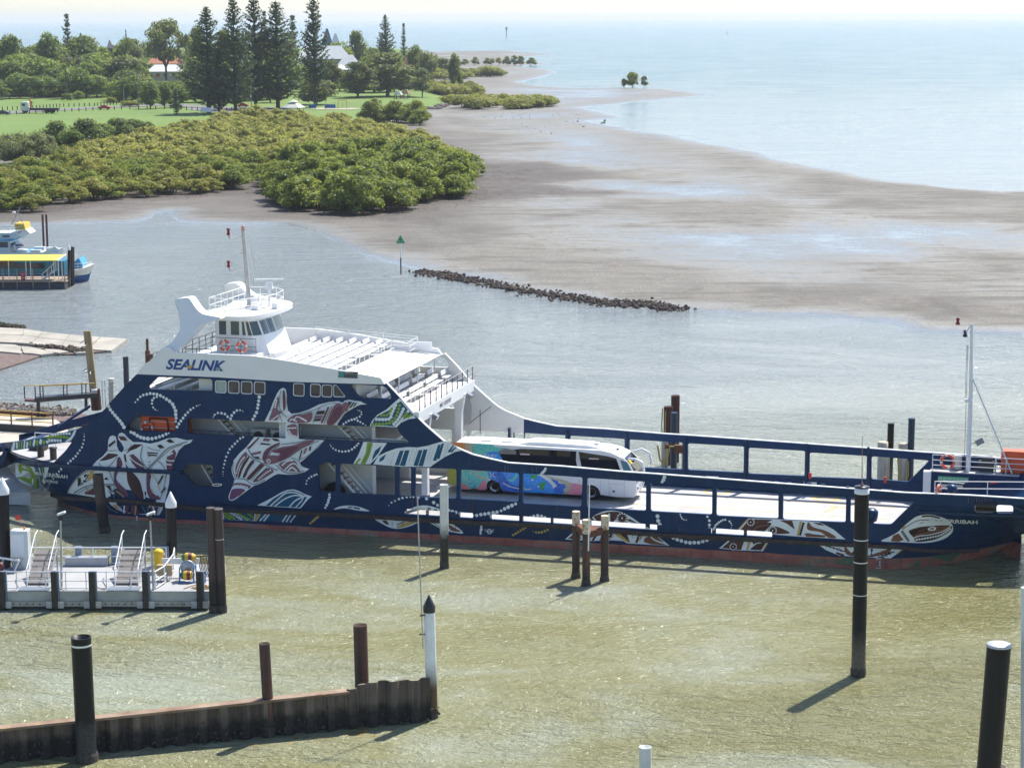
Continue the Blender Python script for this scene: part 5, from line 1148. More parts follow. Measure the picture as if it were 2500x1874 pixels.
# weathering: rust runs and chalky scuffs
_rr = random.Random(12); _ops = []
for x,y,L,w,c in [(*L5((1090 + 45 * i,1085))[0],10 + 8 * _rr.random(),1.2 + _rr.random(),'U' if i % 3 else 'Q') for i in range(9)] + [(*Zc((580,740))[0],17,2.2,'Q'),(*Zc((600,745))[0],13,1.4,'Q'),(*Zc((1440,800))[0],16,1.6,'U'),(*Zc((790,752))[0],14,1.2,'Q'),(*Zc((822,755))[0],15,1.4,'Q'),(*Zb((1605,990))[0],40,1.5,'U'),(*Zb((1470,980))[0],30,1.2,'U'),(*Zc((33 + 296,1010))[0],36,1.2,'U'),(*Zc((980,1060))[0],22,.9,'Q')] + [(500 + 1900 * _rr.random(),0,6 + 10 * _rr.random(),.7 + .8 * _rr.random(),'U') for i in range(46)]:
    if y == 0: y = float(np.interp(x,[500,1200,1600,2200,2400],[1252,1285,1308,1344,1352]))
    _ops.append((c,x,y,L,w))
for c,x,y,L,w in _ops: paint('rust_run' if c == 'U' else 'chalk_run',[('f',c,[(x - w / 2,y),(x + w / 2,y),(x + w * .18,y + L),(x - w * .18,y + L)])],base=.07)
# ------------------------------------------------------------------ the coach on the car deck
BS,BT = 1.27,7.3
coach = thing('coach','white coach wrapped in bright reef pictures parked on the ferry car deck','coach',ship_pt(BS,BT,1.6),SA)
def BP(pts): return [(a - BS,c - 1.6) for a,c in (SP(x,y,BT) for x,y in pts)]
busw = M('coach_white',(.78,.78,.78),.25,.02,1)
prof = [(-6.62,.42),(-6.68,1.2),(-6.66,2.5),(-6.5,3.2),(-6.2,3.46),(-5,3.52),(0,3.52),(4.2,3.50),(5.0,3.36),(5.7,3.08),(6.2,2.65),(6.5,2.0),(6.66,1.2),(6.66,.7),(6.5,.38),(5.6,.34),(5.15,.34)]
_wh = [BP(Zc((497,922)))[0][0],BP(Zc((1240,957)))[0][0]]
for wx in reversed(_wh):
    prof += [(wx + .66 * cos(a),.42 + .66 * sin(a)) for a in [pi * k / 8 for k in range(9)]]
prof = [p for p in prof if p[0] > -7]
b = MB(); b.prism([prof],lambda x,y,k: (x,2.5 * k,y),1)
b.build('body',busw,coach,bevel=.14)
b = MB(); b.box((0,1.25,.75),(12.8,2.3,.75)); b.build('underbody',M('underbody_black',(.012,.012,.012),.9),coach)
tyre = M('tyre_rubber',(.012,.012,.012),.8,.2,5)
rimm = M('wheel_alloy',(.62,.62,.63),.25,.1,3,metal=.9)
RY = Matrix.Rotation(pi / 2,4,'X')
for wx in _wh:
    for y in (.02,2.18):
        w = MB(); w.lathe([(.30,0),(.50,.02),(.53,.08),(.53,.24),(.50,.30),(.30,.32)],24,(wx,y + .32,.53),M4=RY)
        t_ = w.build('tyre',tyre,coach)
        w = MB(); w.lathe([(.01,.10),(.12,.09),(.13,.16),(.24,.20),(.31,.31),(.335,.325)],24,(wx,y + .32,.53),M4=RY)
        r_ = w.build('rim',rimm,t_)
        for k in range(10):
            a = 2 * pi * k / 10; h = MB(); h.lathe([(.001,0),(.032,0)],8,(wx + .20 * cos(a),y + .32 - .185,.53 + .20 * sin(a)),M4=RY); h.build('rim_hole',tyre,r_)
def wrap(name,base,c2,c3,scale=1.6,wave=3.0,lines=(.46,.54)):
    m,nt,bs = new_mat(name)
    n = noise(nt,scale,3,.5,dist=1.8); n2 = noise(nt,scale * 2.6,4,.6,dist=2.5)
    c = ramp(nt,n,[(.32,c2),(.5,base),(.68,c2)])
    ln = ramp(nt,n2,[(lines[0] - .03,0.),(lines[0],1.),(lines[1],1.),(lines[1] + .03,0.)])
    c = mixc(nt,math_(nt,'MULTIPLY',ln,.8),c,c3)
    nt.links.new(c,bs.inputs['Base Color']); bs.inputs['Roughness'].default_value = .3; return m
WM = {'a': wrap('wrap_orange',(.85,.33,.09),(.66,.52,.20),(.80,.22,.05)),'b': wrap('wrap_teal',(.01,.50,.52),(.04,.62,.45),(.30,.75,.62),2.2),'c': wrap('wrap_blue',(.005,.15,.78),(.01,.34,.85),(.02,.05,.36),1.4),
      'd': wrap('wrap_pink',(.85,.10,.45),(.75,.24,.20),(.85,.50,.25),5,lines=(.5,.56)),'e': wrap('wrap_green',(.12,.60,.10),(.60,.55,.08),(.62,.20,.05),3),'f': M('wrap_leaf_green',(.03,.40,.03),.3),'g': wrap('wrap_sky_blue',(.005,.32,.90),(.005,.24,.80),(.25,.62,.90),1.2,lines=(.60,.63)),
      'w': M('wrap_white',(.78,.78,.76),.3,.02),'h': M('wrap_sand',(.55,.50,.36),.4,.3,9),'n': wrap('wrap_deep_blue',(.006,.08,.52),(.008,.20,.72),(.12,.50,.80),2.4,lines=(.40,.47)),'k': M('wrap_seam',(.35,.36,.38),.4)}
def bus_paint(name,ops,label=None,base=.006):
    return paint(name,ops,coach,label,conv=BP,mats=WM,clip=False,cuts=False,base=base,step=.0015,place=lambda x,y,off: (x,-off,y),mpp=.0272)
bus_paint('reef_wrap',[('f','a',K4((330,360),(480,362),(700,375),(800,470),(840,620),(600,515),(340,400))),('f','h',K4((620,370),(790,380),(850,620),(740,580),(640,470))),('f','b',K4((760,380),(1120,398),(1170,450),(1350,462),(1240,530),(1300,640),(1400,760),(1390,860),(840,800),(780,590))),('f','g',K4((1040,540),(1240,530),(1400,760),(1350,850),(900,700)))])
bus_paint('reef_wrap',[('f','e',K4((310,800),(560,815),(560,1180),(330,1110),(308,1050))),('f','b',K4((520,815),(1020,840),(1060,1000),(1000,1200),(520,1180))),('fs','d',K4((530,1080),(620,1110),(690,1160),(730,1210),(530,1190))),('fs','d',K4((1005,1040),(930,1070),(880,1150),(850,1210),(1010,1205))),('ls','h',K4((740,850),(820,950),(900,1000),(1010,1010)),3),('ls','h',K4((530,1090),(640,1120),(740,1200)),2.4),('ls','w',K4((600,950),(680,1050),(760,1090),(860,1060)),1.0),('ls','n',K4((700,1120),(780,1080),(820,1150),(740,1170)),1.6),('d','n',[(*K4((705,1042))[0],1.8)]),('ls','w',K4((580,870),(600,980),(640,1080)),.9),('ls','e',K4((600,900),(690,880),(660,830)),1.6)])
bus_paint('reef_wrap',[('f','n',K4((770,830),(1300,850),(1660,880),(1660,1270),(1310,1240),(1300,1120),(1050,1010),(920,1000),(830,920))),('fs','g',K4((1330,905),(1480,890),(1600,940),(1610,1100),(1480,1130),(1390,1020))),('fs','c',K4((1200,900),(1290,900),(1400,1060),(1560,1170),(1620,1190),(1620,1240),(1320,1230),(1250,1100))),('ls','w',K4((1310,1090),(1420,1150),(1560,1190),(1640,1195)),2.2),('ls','w',K4((1060,890),(1100,940),(1080,1000)),1.4),('ls','w',K4((1150,900),(1130,960),(1180,1000)),1.2),('ls','w',K4((1040,960),(1020,1050),(1000,1100)),1.2),('ls','d',K4((790,860),(880,900),(990,870)),1.8),('ls','h',K4((780,860),(840,950),(1000,1000)),2.4),('fs','b',K4((1380,1010),(1440,1030),(1500,1000),(1540,930),(1580,960),(1500,1060),(1420,1060))),('d','d',[(*K4((1420,950))[0],2.2),(*K4((1440,900))[0],2)])])
bus_paint('reef_wrap',[('f','g',K5((150,690),(480,715),(640,800),(730,900),(800,985),(960,1010),(930,1075),(150,1040))),('fs','w',K5((480,730),(640,770),(740,850),(820,930),(770,990),(740,920),(650,840),(560,780))),('fs','h',K5((600,750),(800,800),(960,840),(1060,890),(1040,980),(960,1070),(920,1070),(980,960),(900,880),(740,820))),('f','c',K5((720,820),(840,850),(860,890),(960,910),(980,960),(930,1010),(960,1060),(800,1060),(770,980),(830,935))),('f','d',K5((1060,885),(1265,918),(1235,1090),(1000,1080),(1050,990))),('ls','h',K5((1060,890),(1040,990),(980,1075)),3.4),('fs','f',K5((385,735),(440,765),(495,745),(480,800),(420,810),(380,790))),('fs','f',K5((500,890),(560,905),(600,868),(640,880),(610,940),(600,1010),(560,1000),(545,950))),('d','w',[(*K5((415,835))[0],2.4),(*K5((517,945))[0],2.4)]),('ls','n',K5((260,890),(330,920),(400,870)),1.2),('ls','w',K5((240,960),(320,1000),(400,980)),3),('d','n',[(*K5((830,1008))[0],2.6),(*K5((1130,940))[0],2)])])
bus_paint('panel_seam',[('l','k',K5((1070,810),(1070,890)),.5),('l','k',K5((1565,830),(1560,1100)),.6),('l','k',K5((1702,825),(1700,1120)),.6),('l','k',K5((1730,900),(1960,915)),.6),('l','k',K5((1730,900),(1728,1118)),.6),('l','k',K5((1965,840),(1965,1130)),.6),('l','k',K5((1200,812),(1200,905)),.5)])
lettering('wrap_lettering','JOURNEY',K4((820,622))[0],K4((1215,648))[0],8.5,PMAT['W'],coach,lambda x,y,o: (x,-.022,y),conv=BP,thick=.005)
bg = M_glass('coach_glass',(.012,.011,.012),.04)
b = MB(); b.prism([smooth_loop(BP(K4((1160,455),(1260,470)) + K5((160,318),(600,330),(1160,358))) + [],1)],lambda x,y,k: (x,-.02,y),None) if 0 else None
WTOP = BP([K4((1240,462))[0]] + K5((200,312),(600,325),(1155,355),(1400,395),(1700,440),(1830,480)))
zt = [p[1] for p in WTOP]
GW = [(WTOP[0][0],2.98)] + [(x,max(z,2.4)) for x,z in WTOP[1:]] + [(BP(K5((1905,600)))[0][0],2.15),(BP(K5((1940,700)))[0][0],1.75),(BP(K4((1400,740)))[0][0],1.75)]
b = MB(); b.prism([GW],lambda x,y,k: (x,-.02 + .012 * k,y),1); b.build('side_window',bg,coach)
bus_side = lambda x,y,k: (x,-.034 + .012 * k,y)
b = MB(); b.prism([BP(K5((1155,355),(1195,360),(1215,480),(1245,620),(1420,680),(1180,660),(1150,500)))],bus_side,1); b.build('window_pillar',M('silver_trim',(.62,.62,.60),.3),coach)
b = MB(); b.prism([BP(K4((1350,475),(1555,510),(1555,580),(1270,570),(1220,530)))],bus_side,1); b.build('window_print',M('grey_print',(.22,.21,.20),.5),coach)
for q in (K4((1622,560),(1795,568),(1795,592),(1622,586)),K5((1368,465),(1535,473),(1535,492),(1368,484))):
    b = MB(); b.prism([BP(q)],bus_side,1); b.build('window_sticker',M('pink_sticker',(.75,.52,.52),.5),coach)
b = MB(); b.prism([BP(K5((1895,500),(2010,540),(2090,700),(1960,700)))],lambda x,y,k: (x,-.02 + .012 * k,y),1); b.build('door_window',M_glass('pale_teal_glass',(.10,.22,.25),.08),coach)
# windscreen across the front, with corner pillar
WS = [(5.75,3.02),(6.22,2.6),(6.52,1.98),(6.66,1.45)]
b = MB()
for (x0,z0),(x1,z1) in zip(WS,WS[1:]): b.add([(x0 + .03,.14,z0 + .02),(x0 + .03,2.36,z0 + .02),(x1 + .03,2.36,z1 + .01),(x1 + .03,.14,z1 + .01)],[(0,1,2,3)])
b.build('windscreen',bg,coach)
b = MB(); b.prism([[(5.95,2.88),(6.22,2.62),(6.27,2.66),(6.0,2.93)]],lambda x,y,k: (x + .03,.16 + .3 * k,y),1); b.build('destination_board',M('yellow_sign',(.65,.45,.03),.5),coach)
b = MB(); b.path([(6.1,.1,3.0),(6.6,-.05,3.05),(7.05,-.1,2.85),(7.2,-.1,2.3),(7.15,-.1,2.05)],.09,7); b.build('mirror_arm',busw,coach)
b = MB(); b.path([(6.0,2.4,3.05),(6.5,2.55,3.2),(7.0,2.6,2.95),(7.15,2.6,2.4),(7.1,2.6,2.2)],.09,7); b.build('mirror_arm',busw,coach)
for y in (.35,2.15):
    b = MB(); b.sphere((6.60,y,.98),.2,10,6,sz=.8); b.build('headlight',M_glass('headlamp_glass',(.4,.42,.45),.1),coach)
b = MB(); b.prism([[(-1.9,3.5),(5.0,3.34),(4.6,3.46),(3.2,3.70),(.2,3.76),(-.9,3.74)]],lambda x,y,k: (x,.42 + 1.66 * k,y),1); b.build('roof_pod',busw,coach,bevel=.06)
for x in (-4.2,-2.7):
    b = MB(); b.box((x,1.25,3.56),(.75,.75,.09)); b.build('roof_hatch',busw,coach,bevel=.02)
for k in range(5):
    b = MB(); b.box((1.9 + k * .42,1.35,3.735),(.32,.5,.03),ry=.045); b.build('roof_vent',M('vent_white',(.68,.68,.68),.5),coach)
b = MB(); b.sphere((5.1,1.2,3.42),.12,8,4,sz=.5); b.build('roof_beacon',black_paint,coach)
b = MB(); b.box((5.1,-.01,.72),(.16,.02,.12)); b.build('fuel_flap',black_paint,coach)
# ------------------------------------------------------------------ piles, sheet-pile wall, dolphins
blk = M_streak('black_pile_sleeve',(.007,.007,.009),(.022,.021,.022),.42,(.5,.85),2.5,.08,low=(.12,.105,.085),low_z=(1.2,2.6),bmp=.06,spec=.3)
blk_plain = M_streak('black_pile_sleeve_clean',(.007,.008,.011),(.016,.016,.018),.4,(.55,.85),2.5,.08,low=(.035,.04,.045),low_z=(1.6,2.1),bmp=.05,spec=.3)
brn = M_streak('rust_brown_pile',(.060,.036,.034),(.14,.060,.030),.8,(.45,.68),3,.18,low=(.030,.024,.022),low_z=(.5,1.5),bmp=.35)
brn2 = M_streak('weathered_brown_pile',(.075,.050,.046),(.040,.026,.026),.75,(.45,.7),3.5,.1,low=(.022,.018,.016),low_z=(1.8,2.2),bmp=.3)
wht_r = M_streak('white_pile_paint',(.74,.77,.78),(.11,.035,.018),.5,(.60,.66),2.2,.22,low=(.095,.055,.030),low_z=(1.5,3.0),bmp=.12)
wht_c = M_streak('white_pile_clean',(.62,.66,.66),(.50,.50,.46),.45,(.55,.8),2.5,.15,bmp=.05)
wht_k = M_streak('white_pile_dark_foot',(.62,.63,.60),(.20,.10,.05),.5,(.62,.72),2.0,.2,low=(.022,.018,.016),low_z=(2.0,2.9),bmp=.15)
barn = M('barnacle_crust',(.060,.052,.045),.95,.5,6,.9,dirt=(.20,.18,.15),dirt_at=(.58,.7))
pale_rust = M('pale_rusty_paint',(.60,.52,.38),.7,.15,2.5,.2,dirt=(.22,.075,.02),dirt_at=(.5,.66))
cone_w = M('white_cone_plastic',(.80,.80,.80),.35,.03,1)

def pile_geo(t,H,r,mat,top='open',lean=(0,0),band=None,foot=True,n=20,inner=None):
    """a tubular pile standing in the water: body (open or capped), optional cone, rings and a barnacle foot"""
    lx,ly = lean
    P = lambda z: (lx * z / H,ly * z / H,z)
    b = MB()
    for z0,z1 in ((-1.2,H * .33),(H * .33,H * .66),(H * .66,H)):
        b.tube(P(z0),P(z1),r,r,n,False)
    if top == 'open':
        b.lathe([(r,0),(r * .9,.005),(r * .9,-.9),(.01,-.95)],n,P(H))
    elif top in ('flat',):
        b.lathe([(r,0),(.005,.01)],n,P(H))
    body = b.build('pile_shaft',mat,t)
    if top == 'cone_white' or top == 'cone_black':
        m = MB(); m.lathe([(r * 1.06,-.28),(r * 1.08,.0),(r * .10,r * 2.1),(.005,r * 2.14)],n,P(H)); m.build('cone_cap',cone_w if top == 'cone_white' else black_paint,t)
    if top == 'metal':
        m = MB(); m.lathe([(r * 1.03,-.06),(r * 1.03,.03),(r * .95,.05),(.005,.06)],n,P(H)); m.build('metal_cap',galv,t)
    if top == 'white':
        m = MB(); m.lathe([(r * 1.05,-.32),(r * 1.05,-.02),(.005,0)],n,P(H)); m.build('white_cap',cone_w,t)
        m = MB(); m.lathe([(r * 1.07,.0),(r * 1.07,.05),(.005,.06)],n,P(H)); m.build('cap_plate',black_paint,t)
    for z,h in band or []:
        m = MB(); m.lathe([(r * 1.012,-h / 2),(r * 1.012,h / 2)],n,P(z)); m.build('pale_band',cone_w,t)
    if foot:
        m = MB(); rr = random.Random(int(H * 100 + r * 1000))
        prof = [(r * (1.02 + .10 * rr.random()),-.8 + .28 * k) for k in range(5)] + [(r * 1.0,.45)]
        vs0 = len(m.v); m.lathe(prof,n)
        m.v = [(x * (1 + .10 * (rr.random() - .3)),y * (1 + .10 * (rr.random() - .3)),z + .08 * (rr.random() - .5)) for x,y,z in m.v]
        m.build('barnacle_foot',barn,t)
    return body
def pile(label,base,top_px,r,mat,top='open',band=None,name='mooring_pile',group=None,z0=0,foot=True,cat='pile'):
    """base pixel on the water; the top pixel gives height and sideways lean"""
    B = G(*base,z0); d = hypot(B.x,B.y)
    T = AT(top_px[0],top_px[1],d)
    t = thing(name,label,cat,B,0,group)
    pile_geo(t,T.z - z0,r,mat,top,(T.x - B.x,T.y - B.y),band,foot)
    return t,B,T
def px_r(base,wpx): B = G(*base); return wpx / 2 * hypot(hypot(B.x,B.y),CAM_H) / FPX
def D(x,y): return (x * 1.1302,y * 1.1302)

t,B_,T_ = pile('tall black pile with a white cap, whip aerial and white bands, right of centre',D(1854,1458),D(1862,1052),px_r(D(1855,1463),34),blk,'white',[(7.35,.05),(6.15,.05),(4.4,.04)])
b = MB(); b.tube((T_.x - B_.x,T_.y - B_.y,T_.z + .05),(T_.x - B_.x - .06,0,T_.z + 2.75),.028,.012,6); b.lathe([(.1,0),(.08,.1),(.02,.25)],8,(T_.x - B_.x,T_.y - B_.y,T_.z + .05)); b.build('whip_aerial',M('aerial_brown',(.25,.16,.14),.5),t)
pile('thick black pile with a grey metal top at the lower right corner',D(2124,1800),D(2158,1392),px_r(D(2150,1500),46),blk_plain,'metal')
pile('thick black pile with a white ring and open top beside the sheet wall',D(188,1642),D(175,1375),px_r(D(188,1642),47),blk_plain,'open',[(5.62,.09)])
pile('thin rusty pile with an open top standing in front of the sheet pile wall',D(583,1588),D(571,1389),px_r(D(583,1588),26),brn,'open')
pile('rusty brown pile with an open top standing behind the sheet pile wall',D(783,1520),D(778,1349),px_r(D(780,1497),33),brn,'open',foot=False)
t,B_,T_ = pile('rust streaked white pile with a pointed black top at the sheet wall end',D(934,1549),D(927,1309),px_r(D(934,1549),27),wht_r,'cone_black')
b = MB(); b.beam((-.55,-.3,5.3),(0,0,5.3),.06); b.beam((-.6,-.1,4.3),(.1,-.1,4.32),.07); b.build('bracket',rust,t)
b = MB(); b.tube((-.42,-.25,3.6),(-.62,-.1,11.2),.035,.035,6); b.build('gauge_rod',galv,t)
pile('white pile with an open rusty top at the bottom edge of the picture',D(1394,1735),D(1394,1612),px_r(D(1394,1640),28),wht_c,'open')
pile('rusty brown pile top just showing at the bottom right edge',D(2152,1780),D(2150,1656),px_r(D(2150,1660),44),brn,'flat')
pile('slim pale pole at the right edge of the picture',D(2213,1790),D(2213.5,1268),.16,wht_c,'flat',cat='pole')
pile('white pile with a rusty lower part in front of the ferry waist',D(960,1226),D(959,1046),px_r(D(960,1230),21),wht_k,'open')
pile('brown pile with a rusty open top leaning in front of the painted ray',D(226,1150),D(211,1024),px_r(D(225,1150),25),brn2,'open')
pile('black pile with a white cone top behind the pontoon',D(372,1250),D(369,1085),px_r(D(372,1230),25),blk_plain,'cone_white')
pile('black pile with a white cone top at the left edge of the picture',D(12,1262),D(6,1057),px_r(D(9,1200),26),blk_plain,'cone_white')
pile('left of two touching dark brown piles at the right end of the pontoon',D(463,1322),D(455,1096),px_r(D(460,1322),22),brn2,'flat')
pile('right of two touching brown piles at the pontoon end, with white marks',D(480,1322),D(471,1098),px_r(D(480,1322),22),brn2,'flat',[(7.6,.03),(6.2,.03),(4.4,.03)])
# three-legged mooring dolphin
B0 = G(*D(1265,1264)); dol = thing('mooring_dolphin','three rusty piles with pale tops joined by a brown steel triangle','dolphin',B0)
tops = []
for bp,tp,in ((D(1244,1247),D(1243,1104)),(D(1266,1264),D(1264,1122)),(D(1306,1254),D(1304,1113))):
    B_ = G(*bp); T_ = AT(tp[0],tp[1],hypot(B_.x,B_.y)); r = px_r(bp,19); o = B_ - B0; H_ = T_.z
    b = MB(); b.tube(o + Vector((0,0,-1)),o + Vector((0,0,H_ - .85)),r,r,16,False); p_ = b.build('pile',brn,dol)
    b = MB(); b.tube(o + Vector((0,0,H_ - .85)),o + Vector((0,0,H_)),r * 1.02,r * 1.02,16,True); b.build('pile_head',pale_rust,p_)
    b = MB(); b.lathe([(r * 1.15,-.8),(r * 1.3,-.3),(r * 1.28,.1),(r * 1.02,.4)],16,o); b.build('barnacle_foot',barn,p_)
    tops.append(o + Vector((0,0,H_ - .95)))
b = MB()
for a,c in ((0,1),(1,2),(0,2)): b.beam(tops[a],tops[c],.16,.4)
b.add([tops[0] + Vector((0,0,.21)),tops[1] + Vector((0,0,.21)),tops[2] + Vector((0,0,.21))],[(0,1,2)]); b.build('steel_triangle',rust,dol)
b = MB(); q = tops[1] + Vector((.12,-.35,0)); b.tube(q + Vector((0,0,-.9)),q + Vector((.05,0,3.2)),.045,.04,6); b.build('marker_rod',cone_w,dol)

# ---- sheet pile wall
A_ = G(*D(-60,1652)); E_ = G(*D(925,1556)); Lw = (E_ - A_).length + .55; dirw = (E_ - A_).normalized(); nrm = Vector((dirw.y,-dirw.x,0))
wall = thing('sheet_pile_wall','rusty steel sheet pile wall with a flat capping beam across the lower left','wall',A_,atan2(dirw.y,dirw.x))
shm = M_streak('sheet_pile_steel',(.125,.098,.078),(.055,.045,.04),.85,(.42,.7),2.5,.2,low=(.028,.024,.021),low_z=(.75,1.3),bmp=.5)
shm2 = M_streak('sheet_pile_steel_pale',(.165,.135,.105),(.08,.06,.05),.85,(.42,.7),2.5,.2,low=(.032,.027,.023),low_z=(.75,1.3),bmp=.5)
rs = random.Random(3)
pw = .52; nsh = int(Lw / pw); TOPZ = (1.62,1.95)
for i in range(nsh):
    x = i * pw; out = i % 2 == 0; f = i / nsh; H_ = TOPZ[0] + (TOPZ[1] - TOPZ[0]) * f
    if f > .8: H_ += .22 + .10 * sin(i * .9) + .12 * (f - .8) * 5
    y = -.16 if out else .12; yj = -.02
    b = MB(); b.prism([[(x,yj),(x + .1,y),(x + pw - .1,y),(x + pw,yj),(x + pw - .07,yj + .05),(x + pw - .13,y + .06),(x + .13,y + .06),(x + .07,yj + .05)]],
                      lambda a,c,k: (a,c,H_ - k * (H_ + 1.2) + .02 * sin(a * 3.1)),1); b.build('sheet_pile',shm if rs.random() < .6 else shm2,wall)
cap_m = M_streak('capping_rust',(.34,.25,.18),(.17,.10,.06),.85,(.4,.7),.6,3,bmp=.4,extra=((.52,.26,.03),3.2,.6))
b = MB(); x1 = Lw * .795; b.prism([[(0,-.22),(x1,-.22),(x1 + .3,.0),(x1,.3),(0,.3)]],lambda a,c,k: (a,c,TOPZ[0] + .06 + (TOPZ[1] - TOPZ[0]) * a / Lw - .12 * k),1); b.build('capping_beam',cap_m,wall)
rs = random.Random(11)
b = MB()
for i in range(240):
    x = rs.random() * Lw; z = .05 + abs(rs.gauss(0,.42)); r = .03 + rs.random() * .05
    if z < 1.25: b.sphere((x,-.18 - rs.random() * .03,z),r,5,3)
b.build('barnacles',barn,wall,kind='stuff')
leafm = M('floating_leaf_litter',(.38,.22,.04),.7,.4,3)
for k,(c,n_,w_) in enumerate(((D(772,1581),36,1.3),(D(690,1595),12,1.5),(D(520,1600),10,2.0),(D(640,1592),10,1.6))):
    P_ = G(*c); b = MB(); rs = random.Random(k)
    for i in range(n_):
        x,y = P_.x + rs.gauss(0,w_ * .28),P_.y + rs.gauss(0,w_ * .25); a = rs.random() * 6.3; l = .05 + rs.random() * .07
        b.add([(x + l * cos(a + q),y + l * sin(a + q) * .8,.012) for q in (0,1.2,2.6,3.9,5.1)],[(0,1,2,3,4)])
    b.build('leaf_litter',leafm,kind='stuff')

# ---- far dolphins beyond the ferry
def far_pile(label,s_px,ytop,wpx,mat,d,top='flat',name='mooring_pile',group=None,foot=False):
    T_ = AT(s_px,ytop,d); r = wpx / 2 * hypot(d,CAM_H - T_.z) / FPX
    t = thing(name,label,'pile',(T_.x,T_.y,0),0,group); pile_geo(t,T_.z,r,mat,top,foot=foot); return t,T_,r
blue_p = M_streak('blue_pile_sleeve',(.014,.036,.075),(.03,.05,.08),.4,(.5,.8),2,.1,bmp=.05)
rustd = M_streak('dark_rust_pile',(.085,.034,.026),(.035,.022,.022),.85,(.45,.7),2.5,.3,bmp=.4)
creamp = M_streak('cream_fender_pile',(.48,.46,.41),(.16,.08,.05),.6,(.58,.72),2,.2,low=(.22,.18,.15),low_z=(0,1.5),bmp=.15)
gx = lambda x,y: (1600 + x / 2.4578,900 + y / 2.4578)
far_pile('tall rust red pile behind the far ferry rail, highest of its cluster',*gx(121,160),21,rustd,158,'open')
t,T_,r = far_pile('rust brown pile hung with yellow rope, left of the tall red pile',*gx(78,226),22,rustd,157,'open')
ropem = M('yellow_rope',(.42,.33,.10),.8,.2,5)
b = MB(); H_ = T_.z
b.path([(-r - .1,-.1,H_ - .1),(-r - .16,-.1,H_ - 1.4),(-r - .1,-.12,H_ - 2.6),(-r + .1,-.3,H_ - 3),(-r + .12,-.3,H_ - .3)],.05); b.build('rope',ropem,t)
far_pile('blue sleeved pile in front of the rust red far pile',*gx(113,262),16,blue_p,154.5,'flat')
for k,(x,y,w,lb) in enumerate(((57,432,17,'cream fender pile left of the blue sleeved pile behind the far rail'),(176,440,14,'cream fender pile right of the blue sleeved pile behind the far rail'))):
    far_pile(lb,*gx(x,y),w,creamp,153.6,'flat')
kn = AT(*gx(140,480),153.2); t = thing('fender_chain','rusty brown fender block and chain tied between the cream far piles','fender',kn)
b = MB(); b.box((0,0,0),(.7,.4,.6)); b.box((-.9,0,.2),(.3,.3,.3)); b.build('fender_block',rust,t); b = MB(); b.path([(-1.6,0,.3),(-1.4,0,-.9),(-.9,0,-1.1),(-.7,0,.2),(.3,0,.1)],.07); b.build('rope',ropem,t)
far_pile('dark pile rising from the right far cluster, the shorter one',*gx(1414,326),16,blk,150,'flat')
far_pile('dark blue pile rising from the right far cluster, the taller one',*gx(1539,296),16,blue_p,149,'flat')
for k,(x,y,w,lb) in enumerate(((1366,441,24,'cream rusty topped fender pile at the left of the right far cluster'),(1488,450,22,'cream and rust fender pile with yellow rope between the two dark far piles'),(1395,520,10,'thin cream pile beside the shorter dark far pile'))):
    t,T_,r = far_pile(lb,*gx(x,y),w,creamp,148.5 + .3 * k,'flat')
    if k < 2: b = MB(); b.lathe([(r * 1.04,-.45),(r * 1.06,.02),(.01,.03)],14,(0,0,T_.z)); b.build('rusty_cap',pale_rust,t)
    if k == 1: b = MB(); b.path([(-r - .1,-.3,T_.z - .8),(-r,-.4,T_.z - 2.4),(0,-.5,T_.z - 3.2),(r,-.4,T_.z - 2.2),(r,-.3,T_.z - 1.2)],.06); b.build('rope',ropem,t)
far_pile('dark pile stub with flat top under the white wing beyond the coach',1252 + 0,1052,9,blk,152,'flat')
far_pile('small dark pile under the white wing near the pillar',1114,1048,8,rustd,150,'flat')

# ------------------------------------------------------------------ landing pontoon, lower left
PO = G(*D(455,1316)); PL_ = G(*D(0,1316)); pa = atan2((PO - PL_).y,(PO - PL_).x)
pon = thing('landing_pontoon','grey concrete landing pontoon with white handrails and black fender posts at lower left','pontoon',PO,pa)
def PX(x,y,z,yy=None):
    """pontoon-local point: pixel on height z"""
    p = G(x,y,z) - PO; c,s_ = cos(-pa),sin(-pa); return Vector((p.x * c - p.y * s_,p.x * s_ + p.y * c,z))
def PF(x,y,yl=0.0):
    """pontoon-local point: pixel on the upright plane yl metres behind the front face"""
    n = Vector((-sin(pa),cos(pa),0)); d = ray(x,y); k = ((PO + n * yl) - CAM).dot(n) / d.dot(n); p = CAM + d * k - PO
    return Vector((p.x * cos(pa) + p.y * sin(pa),yl,p.z))
conc = M_streak('pontoon_concrete',(.42,.43,.40),(.30,.30,.27),.85,(.45,.75),.5,.35,low=(.16,.14,.11),low_z=(-.2,.35),bmp=.25)
pdeck = M('pontoon_deck',(.36,.36,.36),.85,.1,.5,.15)
DZ = PF(*N6((640,750))[0]).z
PW = 6.2
b = MB(); b.box((-10.5,PW / 2,(DZ + .32) / 2),(21,PW,DZ - .32)); b.build('hull_block',conc,pon,bevel=.03)
b = MB(); b.box((-10.5,PW / 2,0),(20.8,PW - .3,.66)); b.build('waterline_base',M('wet_concrete',(.07,.065,.055),.7,.3,2),pon)
b = MB(); b.box((-10.5,PW / 2 - .05,DZ + .01),(20.9,PW - .1,.03)); b.build('deck',pdeck,pon)
zw = PF(*N6((640,857))[0]).z
wl = MB(); wl.box((-10.5,-.06,zw),(20.9,.08,.30)); wal = wl.build('waler_beam',M('waler_timber',(.38,.36,.31),.8,.1,2,dirt=(.22,.14,.08)),pon)
